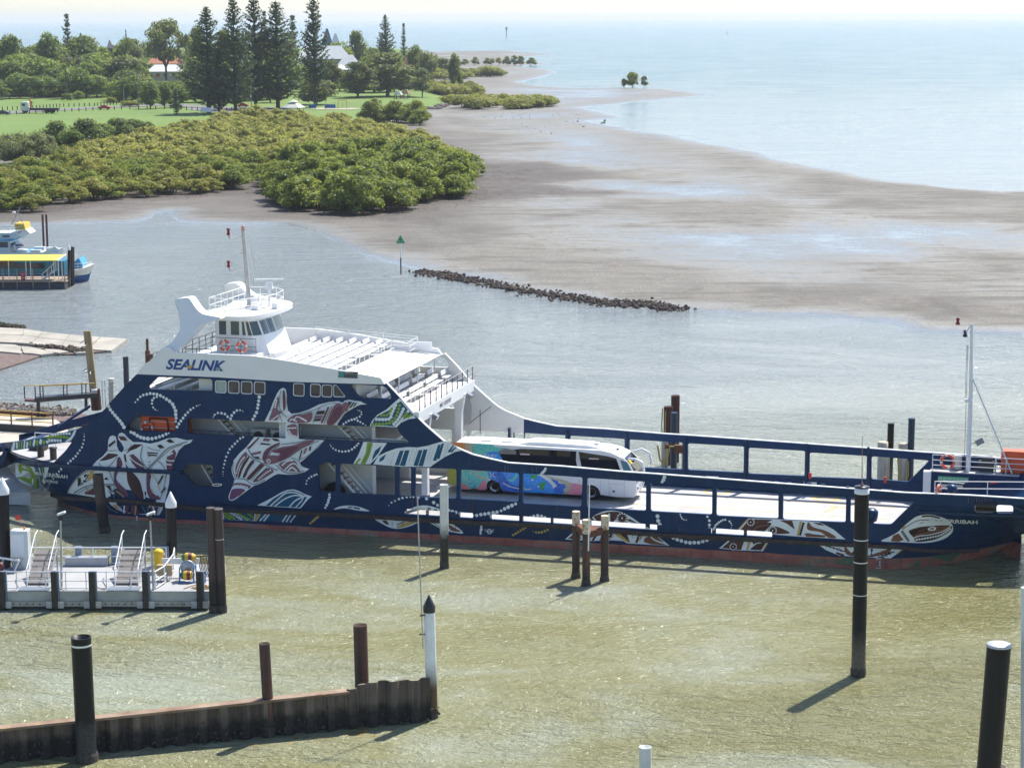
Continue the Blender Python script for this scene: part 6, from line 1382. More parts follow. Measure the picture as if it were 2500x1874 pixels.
for i in range(52):
    m = MB(); m.lathe([(.001,0),(.045,0)],8,(-.35 - i * .385,-.102,zw),M4=None) if 0 else m.box((-.35 - i * .385,-.103,zw),(.08,.012,.08)); m.build('bolt_hole',black_paint,wal)
fsteel = M('fender_steel',(.20,.26,.34),.5,.1,1)
def fender_post(x,yl,z0,z1,front):
    m = MB(); m.box((x,yl,(z0 + z1) / 2),(.33,.22,z1 - z0)); f_ = m.build('fender_post',black_paint,pon,bevel=.03)
    m = MB(); m.box((x + .06,yl + .22 * front,(z0 + z1) / 2),(.40,.16,z1 - z0 - .06)); m.build('fender_channel',fsteel,f_)
    if front > 0:
        for z in (.18,.34): 
            m = MB(); m.box((x,yl + .05,z),(1.0,.10,.07)); m.build('fender_bracket',galv,f_)
        m = MB(); m.box((x + .32,yl + .08,zw),(.4,.1,.36)); m.build('fender_plate',galv,f_)
        m = MB(); m.box((x - .32,yl + .08,zw),(.4,.1,.36)); m.build('fender_plate',galv,f_)
for x in (10,482,822,1302,1790): 
    q = PF(*N6((x,570))[0],-.2); fender_post(q.x,-.22,.1,q.z,1)
for x in (703,1027,1485):
    q = PF(*N6((x,330))[0],PW + .2); fender_post(q.x,PW + .22,.3,q.z,-1)
wrail = M('white_rail_paint',(.78,.79,.80),.4,.03,2)
xr = lambda X: PF(*N6((X,750))[0]).x
fr = lambda X: (xr(X),.35,DZ)
rail('handrail',[fr(0),fr(140)],(.12,.55,1.1),wrail,pon,.035,.8); rail('handrail',[fr(400),fr(950)],(.12,.55,1.1),wrail,pon,.035,1.25)
rail('handrail',[fr(140),fr(400)],(.55,1.1),wrail,pon,.03,3); rail('handrail',[fr(950),fr(1390)],(.55,1.1),wrail,pon,.03,1.4)
rail('handrail',[(xr(1390),.35,DZ),(xr(1440),1.6,DZ),(xr(1450),4.4,DZ),(xr(1420),5.9,DZ)],(.12,.55,1.1),wrail,pon,.04,1.1)
xb = lambda X: PF(*N6((X,545))[0],PW - .2).x
rail('handrail',[(xb(285),PW - .2,DZ),(xb(1120),PW - .2,DZ),(xb(1500),PW - .2,DZ)],(.12,.55,1.1),wrail,pon,.045,1.65)
rail('handrail',[(xb(1100),PW - .2,DZ),(xb(1120),PW - .9,DZ)],(.12,.55,1.1),wrail,pon,.045,1.65)
b = MB(); b.box(((xb(600) + xb(980)) / 2,PW - .35,DZ + .3),(xb(980) - xb(600),.5,.5)); b.build('kerb_box',M('kerb_grey',(.40,.42,.45),.6),pon)
tread_m = M('gangway_tread',(.20,.185,.175),.8,.15,2)
for x0,x1 in ((205,385),(1005,1200)):
    gp = thing('boarding_stairs','grey boarding steps with white handrails on the pontoon, ' + ('left set' if x0 < 900 else 'right set'),'steps',PO,pa)
    a,c = xr(x0 - 5),xr(x1 + 10)
    n_ = 6
    fm = MB()
    for xx in (a,c): fm.beam((xx,1.3,DZ + .05),(xx,3.6,DZ + 1.55),.06,.16)
    fm.beam((a,3.6,DZ + 1.5),(a,3.6,DZ),.08); fm.beam((c,3.6,DZ + 1.5),(c,3.6,DZ),.08); fm.build('stringer',galv,gp)
    for i in range(n_):
        m = MB(); f = (i + .5) / n_; m.box(((a + c) / 2,1.3 + 2.3 * f,DZ + .1 + 1.5 * f),(c - a,.42,.06),rx=.45); m.build('tread',tread_m,gp)
    for xx in (a,c):
        m = MB(); m.path([(xx,1.2,DZ + 1.0),(xx,3.6,DZ + 2.5),(xx,4.3,DZ + 2.6)],.035); m.path([(xx,1.2,DZ),(xx,1.2,DZ + 1.0)],.035); m.path([(xx,3.6,DZ + 1.5),(xx,3.6,DZ + 2.5)],.035); m.build('handrail',wrail,gp)
    m = MB(); m.box(((a + c) / 2,.4,DZ + .06),(c - a + .5,.9,.05)); m.build('landing_plate',M('blue_grey_plate',(.16,.19,.23),.6,.1,2),gp)
for k,(tx,ty,bx_,by_) in enumerate(((545,62,555,730),(1350,62,1382,740))):
    q = PX(*N6((bx_,by_))[0],DZ); lp = thing('lamp_post','slim grey lamp post with a flat lamp head on the pontoon, ' + ('left one' if k == 0 else 'right one'),'lamp post',PO,pa)
    T_ = PF(*N6((tx,ty))[0],q.y)
    b = MB(); b.tube(q,(q.x + (T_.x - q.x) * .55,q.y,q.z + (T_.z - q.z) * .55),.075,.07,8); b.tube((q.x + (T_.x - q.x) * .55,q.y,q.z + (T_.z - q.z) * .55),(T_.x,q.y,T_.z),.05,.05,8); b.build('post',galv,lp)
    b = MB(); b.box((T_.x,q.y,T_.z - .15),(.2,.2,.3)); b.build('lamp_base',black_paint,lp)
    b = MB(); b.box((T_.x + .05,q.y,T_.z + .1),(.5,.34,.12),ry=-.35); b.build('lamp_head',wht_c,lp,bevel=.03)
q0 = PF(*N6((205,470))[0],PW - .6)
cab = thing('white_cabinet','tall white cabinet with an orange beacon and red flag, left on the pontoon','cabinet',PO,pa)
b = MB(); b.box((q0.x,PW - .9,DZ + 1.2),(1.05,.75,2.4)); b.build('body',wht_c,cab,bevel=.03)
b = MB(); b.box((q0.x - .1,PW - 1.29,DZ + 1.5),(.8,.03,1.4)); b.build('door',wrail,cab)
b = MB(); b.lathe([(.07,0),(.07,.1),(.05,.16),(.005,.18)],8,(q0.x + .25,PW - .9,DZ + 2.42)); b.build('beacon',M('amber_lens',(.75,.28,.03),.3),cab)
b = MB(); b.tube((q0.x + .05,PW - .9,DZ + 2.4),(q0.x + .05,PW - .9,DZ + 3.3),.012,n=4); b.add([(q0.x + .05,PW - .9,DZ + 3.3),(q0.x - .26,PW - .9,DZ + 3.28),(q0.x - .26,PW - .9,DZ + 2.98),(q0.x + .05,PW - .9,DZ + 3.0)],[(0,1,2,3)]); b.build('red_flag',M('red_cloth',(.62,.07,.05),.8),cab)
q0 = PF(*N6((1430,420))[0],4.6)
lb_ = thing('life_ring','orange life ring on the yellow bin at the right end of the pontoon','life ring',PO + Matrix.Rotation(pa,3,'Z') @ Vector((q0.x,4.6,q0.z)),pa)
b = MB(); b.torus((0,0,0),.30,.075,'Y',16,7,0,1); b.build('ring',[M('orange_ring',(.70,.20,.10),.5),edge_white],lb_)
q0 = PX(*N6((1420,590))[0],DZ); yb = thing('yellow_bin','yellow lifebuoy bin standing behind the right end of the pontoon rail','bin',PO,pa)
b = MB(); b.lathe([(.26,0),(.30,1.15),(.34,1.2),(.30,1.35),(.12,1.45),(.01,1.46)],12,(q0.x,q0.y + .4,DZ)); b.build('body',M('yellow_plastic',(.75,.50,.02),.45,.05,2),yb)
rl = PX(*N6((1690,660))[0],DZ)
reel = thing('hose_reel','blue framed reel with a grey disc standing at the right end of the pontoon','reel',PO,pa)
b = MB(); b.lathe([(.44,-.05),(.44,.05),(.01,.06)],18,(rl.x,rl.y + .1,DZ + .85),M4=RY); b.lathe([(.01,-.06),(.44,-.05)],18,(rl.x,rl.y + .1,DZ + .85),M4=RY); b.build('disc',galv,reel)
b = MB()
for sx in (-.42,.42): b.path([(rl.x + sx,rl.y - .4,DZ),(rl.x + sx,rl.y - .3,DZ + .9),(rl.x + sx,rl.y + .5,DZ + .9),(rl.x + sx,rl.y + .6,DZ)],.04)
b.path([(rl.x - .5,rl.y - .4,DZ + .05),(rl.x + 1.1,rl.y - .4,DZ + .05),(rl.x + 1.1,rl.y - .3,DZ + .7)],.045); b.build('frame',M('blue_frame',(.02,.16,.42),.5),reel)
for k,(z,yy,lb) in enumerate(((1.35,.5,'green, yellow and red striped buoy on top of the reel'),(.45,-.2,'green and yellow striped buoy at the foot of the reel'))):
    t = thing('striped_buoy',lb,'buoy',PO + Matrix.Rotation(pa,3,'Z') @ Vector((rl.x + .02,rl.y + yy,DZ + z)),pa)
    cs = [M('buoy_green',(.02,.16,.06),.5),M('buoy_yellow',(.65,.42,.03),.5),M('buoy_maroon',(.16,.03,.03),.5),M('buoy_yellow',(0,0,0))]
    for i in range(4):
        m = MB(); x0 = -.42 + i * .21; rr = lambda x: .30 * sqrt(max(.03,1 - (x / .46) ** 2))
        m.lathe([(rr(x0),x0),(rr(x0 + .105),x0 + .105),(rr(x0 + .21),x0 + .21)],12,M4=Matrix.Rotation(pi / 2,4,'Y')); m.build('stripe',cs[i],t)
q0 = PF(*N6((1482,555))[0],2.4)
t = thing('control_box','tan instrument box on a white stand beside the hose reel','box',PO,pa)
b = MB(); b.box((q0.x,2.4,q0.z),(.9,.3,.65)); b.build('box',M('tan_box',(.40,.31,.18),.6,.1,2),t,bevel=.03)
b = MB()
for sx in (-.35,.35): b.beam((q0.x + sx,2.6,DZ),(q0.x + sx,2.6,q0.z + .2),.06)
b.box((q0.x + .8,3.3,q0.z + .3),(2.2,.08,.35)); b.build('stand',wrail,t)
q0 = PX(*N6((1850,640))[0],DZ); t = thing('rope_coil','black hoses hanging in a bundle at the right end of the pontoon','hose',PO,pa)
b = MB(); rs = random.Random(5)
for i in range(7): x = q0.x - .25 + i * .09; b.path([(x,q0.y,DZ + 1.5 - rs.random() * .2),(x - .08,q0.y,DZ + .8),(x + .1,q0.y - .1,DZ + .15)],.03)
b.beam((q0.x - .5,q0.y,DZ + 1.4),(q0.x + .3,q0.y,DZ + 1.45),.06); b.build('hoses',black_paint,t)
for k,(c,lb) in enumerate(((N6((865,650))[0],'brown rope hanging from the second black fender post'),(N6((1740,720))[0],'tangled rope lying on the deck by the hose reel'))):
    q0 = PX(*c,DZ); t = thing('mooring_rope',lb,'rope',PO,pa); b = MB(); rs = random.Random(k + 3); P_ = []
    if k == 0: P_ = [(xr(822) + .1,.0,1.1 + DZ),(xr(850),.15,DZ + .5),(xr(870),.2,DZ + .2),(xr(900),.6,DZ + .05),(xr(940),.5,DZ + .05),(xr(900),.3,DZ + .08)]
    else:
        for i in range(22): P_.append((q0.x + .5 + rs.gauss(0,.5),q0.y + rs.gauss(0,.35),DZ + .05 + rs.random() * .08))
    b.path(P_,.028,5); b.build('rope',M('tan_rope',(.30,.19,.07),.9,.3,6),t)
gp = thing('mesh_gate','white gangway end with wire mesh at the left edge of the pontoon','gangway',PO,pa)
a0 = PF(*N6((-40,440))[0],4.2); a1 = PF(*N6((175,470))[0],4.2)
b = MB(); b.beam(a0,a1,.10); b.beam(a0 + Vector((0,0,-.75)),a1 + Vector((-.4,0,-.75)),.10); b.beam(a1,a1 + Vector((-.6,0,-1.2)),.08); b.beam(a1 + Vector((-1.0,0,.05)),a1 + Vector((-1.0,0,-1.1)),.06); b.build('gangway_frame',wrail,gp)
b = MB()
for i in range(9): x = a0.x + (a1.x - a0.x) * i / 9; b.tube((x,4.2,a0.z - .05),(x + .4,4.2,a0.z - .75),.012,n=4); b.tube((x + .4,4.2,a0.z - .05),(x,4.2,a0.z - .75),.012,n=4)
b.build('wire_mesh',dark_steel,gp)
b = MB(); b.sphere((a0.x + .3,4.0,DZ + .45),.3,8,5); b.build('maroon_float',M('maroon_plastic',(.12,.02,.03),.5),gp)
# ------------------------------------------------------------------ trees and mangroves
def foliage(name,cols,scale=.35,trans=.50,rnd=.34):
    m = bpy.data.materials.new(name); m.use_nodes = True; nt = m.node_tree; nt.nodes.clear()
    out = nt.nodes.new('ShaderNodeOutputMaterial')
    oi = nt.nodes.new('ShaderNodeObjectInfo')
    n = noise(nt,scale,4,.65); n2 = noise(nt,scale * 7,2,.6)
    k = math_(nt,'ADD',math_(nt,'MULTIPLY',n,.55),math_(nt,'MULTIPLY',n2,.45))
    k = math_(nt,'ADD',k,math_(nt,'MULTIPLY',math_(nt,'SUBTRACT',oi.outputs['Random'],.5),rnd))
    c = ramp(nt,k,[(.30,cols[0]),(.5,cols[1]),(.70,cols[2])])
    d = nt.nodes.new('ShaderNodeBsdfDiffuse'); t = nt.nodes.new('ShaderNodeBsdfTranslucent'); g = nt.nodes.new('ShaderNodeBsdfGlossy')
    g.inputs['Roughness'].default_value = .45; g.inputs['Color'].default_value = (.9,.95,1,1)
    nt.links.new(c,d.inputs[0]); nt.links.new(mixc(nt,.45,c,(.60,.64,.12)),t.inputs[0])
    mx = nt.nodes.new('ShaderNodeMixShader'); mx.inputs[0].default_value = trans
    nt.links.new(d.outputs[0],mx.inputs[1]); nt.links.new(t.outputs[0],mx.inputs[2])
    m2 = nt.nodes.new('ShaderNodeMixShader'); m2.inputs[0].default_value = .02
    nt.links.new(mx.outputs[0],m2.inputs[1]); nt.links.new(g.outputs[0],m2.inputs[2]); nt.links.new(m2.outputs[0],out.inputs[0]); return m
F_MANG = foliage('mangrove_leaf',[(.155,.164,.032),(.255,.258,.051),(.357,.320,.086)],.25)
F_MANG2 = foliage('mangrove_leaf_green',[(.091,.133,.024),(.164,.218,.035),(.247,.289,.059)],.25)
F_DARK = foliage('dark_leaf',[(.029,.061,.017),(.052,.104,.026),(.090,.152,.043)],.25)
F_MID = foliage('mid_leaf',[(.055,.109,.020),(.090,.171,.029),(.145,.225,.049)],.25)
F_LIGHT = foliage('light_leaf',[(.090,.152,.023),(.152,.239,.038),(.217,.290,.065)],.25)
F_GREY = foliage('grey_leaf',[(.072,.094,.049),(.109,.138,.072),(.152,.174,.099)],.25)
F_FIG = foliage('fig_leaf',[(.043,.067,.026),(.075,.102,.041),(.128,.142,.070)],.25)
F_PINE = foliage('pine_needles',[(.026,.058,.026),(.046,.090,.041),(.080,.123,.058)],.25,.15)
BARK = M('bark',(.085,.065,.05),.9,.3,3,.3)
CORE = {}
def leaf_mesh(name,mat,lobes,nq,size,seed,aspect=.62,droop=0.):
    r = np.random.default_rng(seed)
    L = np.array(lobes,float); vol = (L[:,3] * L[:,4] + L[:,4] * L[:,5] + L[:,3] * L[:,5]); pick = r.choice(len(L),nq,p=vol / vol.sum())
    d = r.normal(size=(nq,3)); d /= np.linalg.norm(d,axis=1,keepdims=True)
    low = d[:,2] < -.35; d[low,2] *= -.6; d /= np.linalg.norm(d,axis=1,keepdims=True)
    rad = .72 + .36 * r.random((nq,1)) ** .7
    c = L[pick,:3] + d * L[pick,3:6] * rad
    n = d * .9 + r.normal(size=(nq,3)) * .55 + np.array([0,0,.25]); n /= np.linalg.norm(n,axis=1,keepdims=True)
    a = r.normal(size=(nq,3)); u = np.cross(n,a); u /= np.linalg.norm(u,axis=1,keepdims=True); v = np.cross(n,u)
    s = size * (.55 + .9 * r.random((nq,1)))
    q = np.stack([c - u * s * .5,c + v * s * aspect * .5,c + u * s * .5,c - v * s * aspect * .5],1)
    V = q.reshape(-1,3)
    # inner boughs so that the crown is not see-through everywhere
    core = MB()
    for x,y,z,rx,ry,rz in L[:: max(1,len(L) // 14)]: core.sphere((x,y,z),1,6,4)
    cv = []; k = 0
    for x,y,z,rx,ry,rz in L[:: max(1,len(L) // 14)]:
        for _ in range(6 * 5):
            p = core.v[k]; k += 1
            cv.append((x + (p[0] - x) * rx * .62,y + (p[1] - y) * ry * .62,z + (p[2] - z) * rz * .62))
    V2 = np.array(cv); nv = len(V); me = bpy.data.meshes.new(name)
    allv = np.vstack([V,V2]); me.vertices.add(len(allv)); me.vertices.foreach_set('co',allv.ravel())
    cf = [tuple(i + nv for i in f) for f in core.f]
    nl = nq * 4 + sum(len(f) for f in cf); me.loops.add(nl)
    li = np.concatenate([np.arange(nv),np.array([i for f in cf for i in f])]); me.loops.foreach_set('vertex_index',li.astype(np.int32))
    me.polygons.add(nq + len(cf)); me.polygons.foreach_set('loop_start',np.arange(nq + len(cf)) * 4)
    me.materials.append(mat); me.update(calc_edges=True); return me
def lobed(seed,W,H,z0,n,flat=.8,rr=(.22,.34),under=.0):
    """lobe list of a crown W wide from z0 to H"""
    r = random.Random(seed); out = []
    for i in range(n):
        a = r.random() * 6.283; f = sqrt(r.random()); zf = r.random()
        R = W * (rr[0] + (rr[1] - rr[0]) * r.random())
        prof = sqrt(max(.05,1 - (2 * zf - 1) ** 2)) if under == 0 else sqrt(max(.08,1 - zf ** 2.2))
        x,y = cos(a) * f * (W / 2 - R * .7) * prof,sin(a) * f * (W / 2 - R * .7) * prof
        z = z0 + R * flat * .8 + (H - z0 - R * flat * 1.7) * zf
        out.append((x,y,z,R,R,R * flat))
    return out
def trunk_mesh(name,H,r,seed,limbs=5,spread=2.2,stems=1,split=.45):
    b = MB(); rr = random.Random(seed)
    for s in range(stems):
        ox,oy = (rr.gauss(0,.5),rr.gauss(0,.5)) if stems > 1 else (0,0)
        p0 = Vector((ox,oy,-.4)); p1 = Vector((ox * 1.6 + rr.gauss(0,.2),oy * 1.6 + rr.gauss(0,.2),H * split)); b.tube(p0,p1,r,r * .7,7)
        for i in range(limbs):
            a = 6.283 * i / limbs + rr.random(); q = p1 + Vector((cos(a) * spread,sin(a) * spread,H * (.25 + .2 * rr.random()))); m = p1.lerp(q,.5) + Vector((0,0,H * .04))
            b.tube(p1 - Vector((0,0,.1)),m,r * .5,r * .33,6); b.tube(m,q,r * .33,r * .12,5)
    me = bpy.data.meshes.new(name); me.from_pydata(b.v,[],b.f); me.materials.append(BARK)
    me.polygons.foreach_set('use_smooth',[True] * len(b.f)); me.update(); return me
class Kind:
    def __init__(s,crowns,trunk,W,H): s.c = crowns; s.t = trunk; s.W = W; s.H = H
def plant(kind,name,label,cat,x,y,z,H,W,group=None,seed=0,rz=None,trunk=True):
    r = random.Random(seed * 31 + int(x * 7) + int(y * 3))
    t = thing(name,label,cat,(x,y,z),r.random() * 6.28 if rz is None else rz,group); t.scale = (W / kind.W,W / kind.W,H / kind.H)
    link('crown',kind.c[r.randrange(len(kind.c))],t)
    if trunk: link('trunk',kind.t,t)
    return t
K_MANG = Kind([leaf_mesh('mangrove_crown',F_MANG,lobed(s,8,5.6,.7,36,.8,(.08,.18),1),3000,.38,s) for s in (1,2,3,4)] + [leaf_mesh('mangrove_crown',F_MANG2,lobed(s,8,5.6,.7,36,.8,(.08,.18),1),3000,.38,s) for s in (7,8)],trunk_mesh('mangrove_trunk',4.5,.13,1,4,2.4,3,.35),8,5.6)
K_GREENM = Kind([leaf_mesh('mangrove_crown',F_MANG2,lobed(s,8,6.4,.4,42,.82,(.08,.17),1),3800,.40,s) for s in (11,12,13)],K_MANG.t,8,6.4)
def broad(mat,tag_,seeds,n=30,nq=3000,size=.62,rr=(.14,.24),z0=.7,under=1):
    return Kind([leaf_mesh(tag_ + '_crown',mat,lobed(s,11,11,z0,n,.8,rr,under),nq,size,s) for s in seeds],trunk_mesh(tag_ + '_trunk',9,.32,seeds[0],5,3),11,11)
K_DARK = broad(F_DARK,'dark_tree',(21,22)); K_MID = broad(F_MID,'broadleaf',(23,24)); K_LIGHT = broad(F_LIGHT,'light_tree',(25,26))
K_GREY = broad(F_GREY,'casuarina',(27,28),30,3400,.5); K_FIG = broad(F_FIG,'fig',(29,30),44,4800,.55,(.11,.19),.6)
K_EUC = Kind([leaf_mesh('gum_crown',foliage('gum_leaf',[(.058,.090,.032),(.096,.133,.049),(.142,.171,.072)],.25),lobed(31,18,17,6,34,.7,(.09,.16)),4200,.7,31)],trunk_mesh('gum_trunk',15,.45,31,6,4.5,1,.35),18,17)
K_BUSH = Kind([leaf_mesh('bush_crown',F_MID,lobed(s,4,3,.0,12,.8,(.2,.3),1),900,.36,s) for s in (41,42)] + [leaf_mesh('bush_crown',F_DARK,lobed(44,4,3,0,12,.8,(.2,.3),1),900,.36,44),leaf_mesh('bush_crown',F_GREY,lobed(45,4,3,0,12,.8,(.2,.3),1),900,.36,45)],trunk_mesh('bush_stem',2,.08,4,3,.8),4,3)
K_MAS = Kind([leaf_mesh('shrub_crown',F_MANG,lobed(s,7,3,.1,18,.75,(.14,.22),1),1500,.38,s) for s in (51,52)],trunk_mesh('shrub_stem',2,.1,5,4,1.6,3),7,3)
def pine_mesh(seed,H,W,lower=.10):
    r = random.Random(seed); npr = np.random.default_rng(seed); C,N,S = [],[],[]
    z = H * lower
    while z < H * .985:
        f = (z - H * lower) / (H * (1 - lower)); Lm = W / 2 * (1 - f) ** .75 * (.78 + .35 * r.random()) * min(1,.55 + f * 3)
        nb = 7 if f < .7 else 5; a0 = r.random() * 6.28
        for i in range(nb):
            if r.random() < .10: continue
            a = a0 + 6.283 * i / nb + r.gauss(0,.15); L = Lm * (.75 + .4 * r.random()) + .25
            k = max(3,int(L * 4.4))
            for j in range(k):
                t = (j + .6) / k
                for _ in range(3):
                    C.append((cos(a) * L * t + r.gauss(0,.10 + .2 * t),sin(a) * L * t + r.gauss(0,.10 + .2 * t),z + L * (.10 * t + .30 * t * t - .12) + r.gauss(0,.16)))
                    N.append((cos(a) * .3 + r.gauss(0,.5),sin(a) * .3 + r.gauss(0,.5),.8)); S.append(.50 + .4 * r.random())
        z += (.85 + .5 * r.random()) * (1 if f < .75 else .75)
    C,N,S = np.array(C),np.array(N),np.array(S)[:,None]; N /= np.linalg.norm(N,axis=1,keepdims=True)
    u = np.cross(N,npr.normal(size=N.shape)); u /= np.linalg.norm(u,axis=1,keepdims=True); v = np.cross(N,u)
    q = np.stack([C - u * S * .6,C + v * S * .32,C + u * S * .6,C - v * S * .32],1).reshape(-1,3)
    me = bpy.data.meshes.new('pine_crown'); me.vertices.add(len(q)); me.vertices.foreach_set('co',q.ravel())
    me.loops.add(len(q)); me.loops.foreach_set('vertex_index',np.arange(len(q),dtype=np.int32)); me.polygons.add(len(q) // 4); me.polygons.foreach_set('loop_start',np.arange(len(q) // 4) * 4)
    me.materials.append(F_PINE); me.update(calc_edges=True); return me
def pine_trunk(H,r):
    b = MB(); b.tube((0,0,-.5),(0,0,H * .5),r,r * .62,9); b.tube((0,0,H * .5),(0,0,H),r * .62,.05,8)
    me = bpy.data.meshes.new('pine_trunk'); me.from_pydata(b.v,[],b.f); me.materials.append(M('pine_bark',(.050,.036,.030),.9,.3,2)); me.update(); return me
_pt = pine_trunk(30,.62)
K_PINE = Kind([pine_mesh(s,30,18,.10) for s in (61,62)],_pt,15,30); K_PINEH = Kind([pine_mesh(63,30,15,.22)],_pt,15,30); K_PINES = Kind([pine_mesh(s,16,6,.06) for s in (64,)],pine_trunk(16,.25),6,16)
def by_px(x,ytop,ybase=None,w=40,z=None,d=None):
    """world x, y, ground z, height and width of a tree seen at those pixels"""
    if d is None:
        P = G(x,ybase,2.2 if z is None else z); d = hypot(P.x,P.y)
    dr = ray(x,ytop); k = d / hypot(dr.x,dr.y); X,Y = dr.x * k,dr.y * k
    zt = CAM_H + dr.z * k; zb = max(TZ(X,Y),.1)
    return X,Y,zb,max(1.0,zt - zb),w * hypot(d,CAM_H) / FPX
# Norfolk pines
for K_,x,yt,yb,w,lb in ((K_PINE,503,17,278,135,'broad Norfolk pine at the left of the tall row'),(K_PINE,531,120,279,70,'half hidden shorter pine in front of the tall row'),(K_PINE,568,-8,278,108,'slender Norfolk pine rising out of the picture, second from the left of the row'),
                             (K_PINE,618,-12,267,112,'Norfolk pine in the middle of the tall row behind the shelter'),(K_PINE,673,-2,266,125,'Norfolk pine with a thin bare tip, left of the bare trunked one'),(K_PINEH,764,-26,262,92,'Norfolk pine with a long bare lower trunk at the right of the row')):
    X,Y,Z_,H_,W_ = by_px(x,yt,yb,w); plant(K_,'norfolk_pine',lb,'pine tree',X,Y,Z_,H_,W_,'Norfolk pines of the park',x)
for K_,x,yt,d,w,lb in ((K_PINE,940,36,950,66,'dense dark pine standing alone behind the fig tree'),(K_PINES,985,56,1250,22,'thin pointed pine against the sea, right of the dense pine'),(K_PINES,162,33,1150,34,'single pointed pine at the far left above the tree line'),
                            (K_PINES,307,72,1400,10,'tiny pine tip above the trees left of the gum tree'),(K_PINES,644,26,1250,34,'faint far pine between the two middle tall pines'),(K_PINES,714,36,1150,46,'faint bluish far pine left of the bare trunked pine')):
    X,Y,Z_,H_,W_ = by_px(x,yt,None,w,d=d); plant(K_,'norfolk_pine',lb,'pine tree',X,Y,Z_,H_,W_,'far pines',x)
def T(K_,x,yt,w,lb,yb=None,d=None,name='tree',cat='tree',group=None,trunk=True,z=None):
    X,Y,Z_,H_,W_ = by_px(x,yt,yb,w,z,d); return plant(K_,name,lb,cat,X,Y,Z_,H_,W_,group,int(x),trunk=trunk)
T(K_EUC,402,44,132,'large open gum tree over the house with the orange roof',d=960,name='gum_tree')
T(K_DARK,200,87,125,'wide dark domed tree on the left hill',d=985); T(K_MID,118,77,82,'tall rounded tree left of the dark dome',d=1000); T(K_DARK,22,86,92,'dark tree at the left edge of the hill',d=930); T(K_MID,255,112,50,'mid green tree at the right foot of the dark dome',d=960)
T(K_GREY,178,118,66,'grey brown tree in front of the dark dome',d=905); T(K_MID,305,90,80,'leafy tree left of the gum tree',d=985); T(K_GREY,328,108,56,'grey green tree between hill and gum tree',d=930); T(K_LIGHT,235,138,60,'bright green tree on the slope below the dark dome',d=900)
T(K_DARK,480,64,66,'tree behind the leftmost tall pine',d=1020); T(K_MID,545,66,60,'green tree between the first tall pines',d=960); T(K_MID,640,78,66,'green tree between the middle pines',d=960); T(K_GREY,705,70,50,'grey green tree left of the bare trunked pine',d=1000)
T(K_DARK,869,74,64,'blue green rounded tree on the skyline left of the lone pine',d=1100); T(K_LIGHT,825,100,90,'yellow green trees behind the pale roofed houses',d=1060)
T(K_DARK,365,200,62,'round dark tree by the road, left one of three',268,name='round_tree'); T(K_DARK,400,206,46,'round dark tree by the road, middle one of three',266,name='round_tree'); T(K_MID,438,208,62,'round green tree by the road, right one of three',264,name='round_tree'); T(K_PINES,429,215,22,'young pine on the lawn edge in front of the road',284,name='young_pine')
T(K_FIG,945,128,175,'great spreading fig tree right of the park shelters',236,name='fig_tree'); T(K_FIG,872,150,110,'dark fig tree left of the great one',240,name='fig_tree'); T(K_FIG,771,188,118,'fig tree over the playground behind the shelter',257,name='fig_tree'); T(K_FIG,806,148,84,'brownish fig tree beside the bare pine trunk',236,name='fig_tree'); T(K_GREY,1030,165,60,'grey tree at the right flank of the great fig',238,name='fig_tree')
T(K_DARK,1078,142,72,'dark clipped looking bush mass by the shore house',180,name='shore_bush',cat='bush'); T(K_GREY,1040,108,70,'bluish shore trees behind the brown roof',d=960); T(K_MID,1012,108,56,'green shore tree above the brown roof',d=980); T(K_MID,1110,128,40,'small shore tree at the tip of the headland',d=960)
for x,yt,yb,w in ((22,314,396,100),(66,306,392,100),(104,318,386,76),(-20,318,398,96),(44,328,402,90),(88,326,398,80)): T(K_GREY,x,yt,w,'grey green feathery trees at the left edge behind the mangroves',yb,name='casuarina',group='casuarinas',z=.9,trunk=False)
for x,yt,yb,w,K_ in ((136,294,370,88,K_DARK),(206,289,364,104,K_DARK),(252,300,350,84,K_MID),(285,288,340,92,K_DARK),(325,291,328,84,K_DARK),(354,296,326,60,K_MID),(170,316,374,80,K_MID),(232,312,362,80,K_MID),(305,304,338,70,K_DARK)): T(K_,x,yt,w,'dark green bushy trees along the lower edge of the lawn',yb,name='lawn_edge_tree',group='trees between lawn and mangroves',z=1.4,trunk=False)
T(K_MID,163,227,30,'round clipped bush at the foot of the grass slope',250,name='round_bush',cat='bush'); T(K_LIGHT,190,222,34,'light bush on the grass slope right of the round one',247,name='slope_bush',cat='bush')
rp = random.Random(5)
for x in range(60,260,17): T(K_BUSH,x + rp.random() * 8,205 + rp.random() * 14,36 + rp.random() * 16,'bushes in the thick hedge along the foot of the hill',240 - x * .03,name='hillside_bush',cat='bush',group='bushes at the foot of the hill')
for x,y in ((270,238),(288,236),(306,246),(325,246),(345,240),(300,232)): T(K_MAS,x,y,26 + rp.random() * 14,'pale scrub at the right end of the grass slope',y + 17,name='scrub',cat='bush',group='scrub on the grass slope')
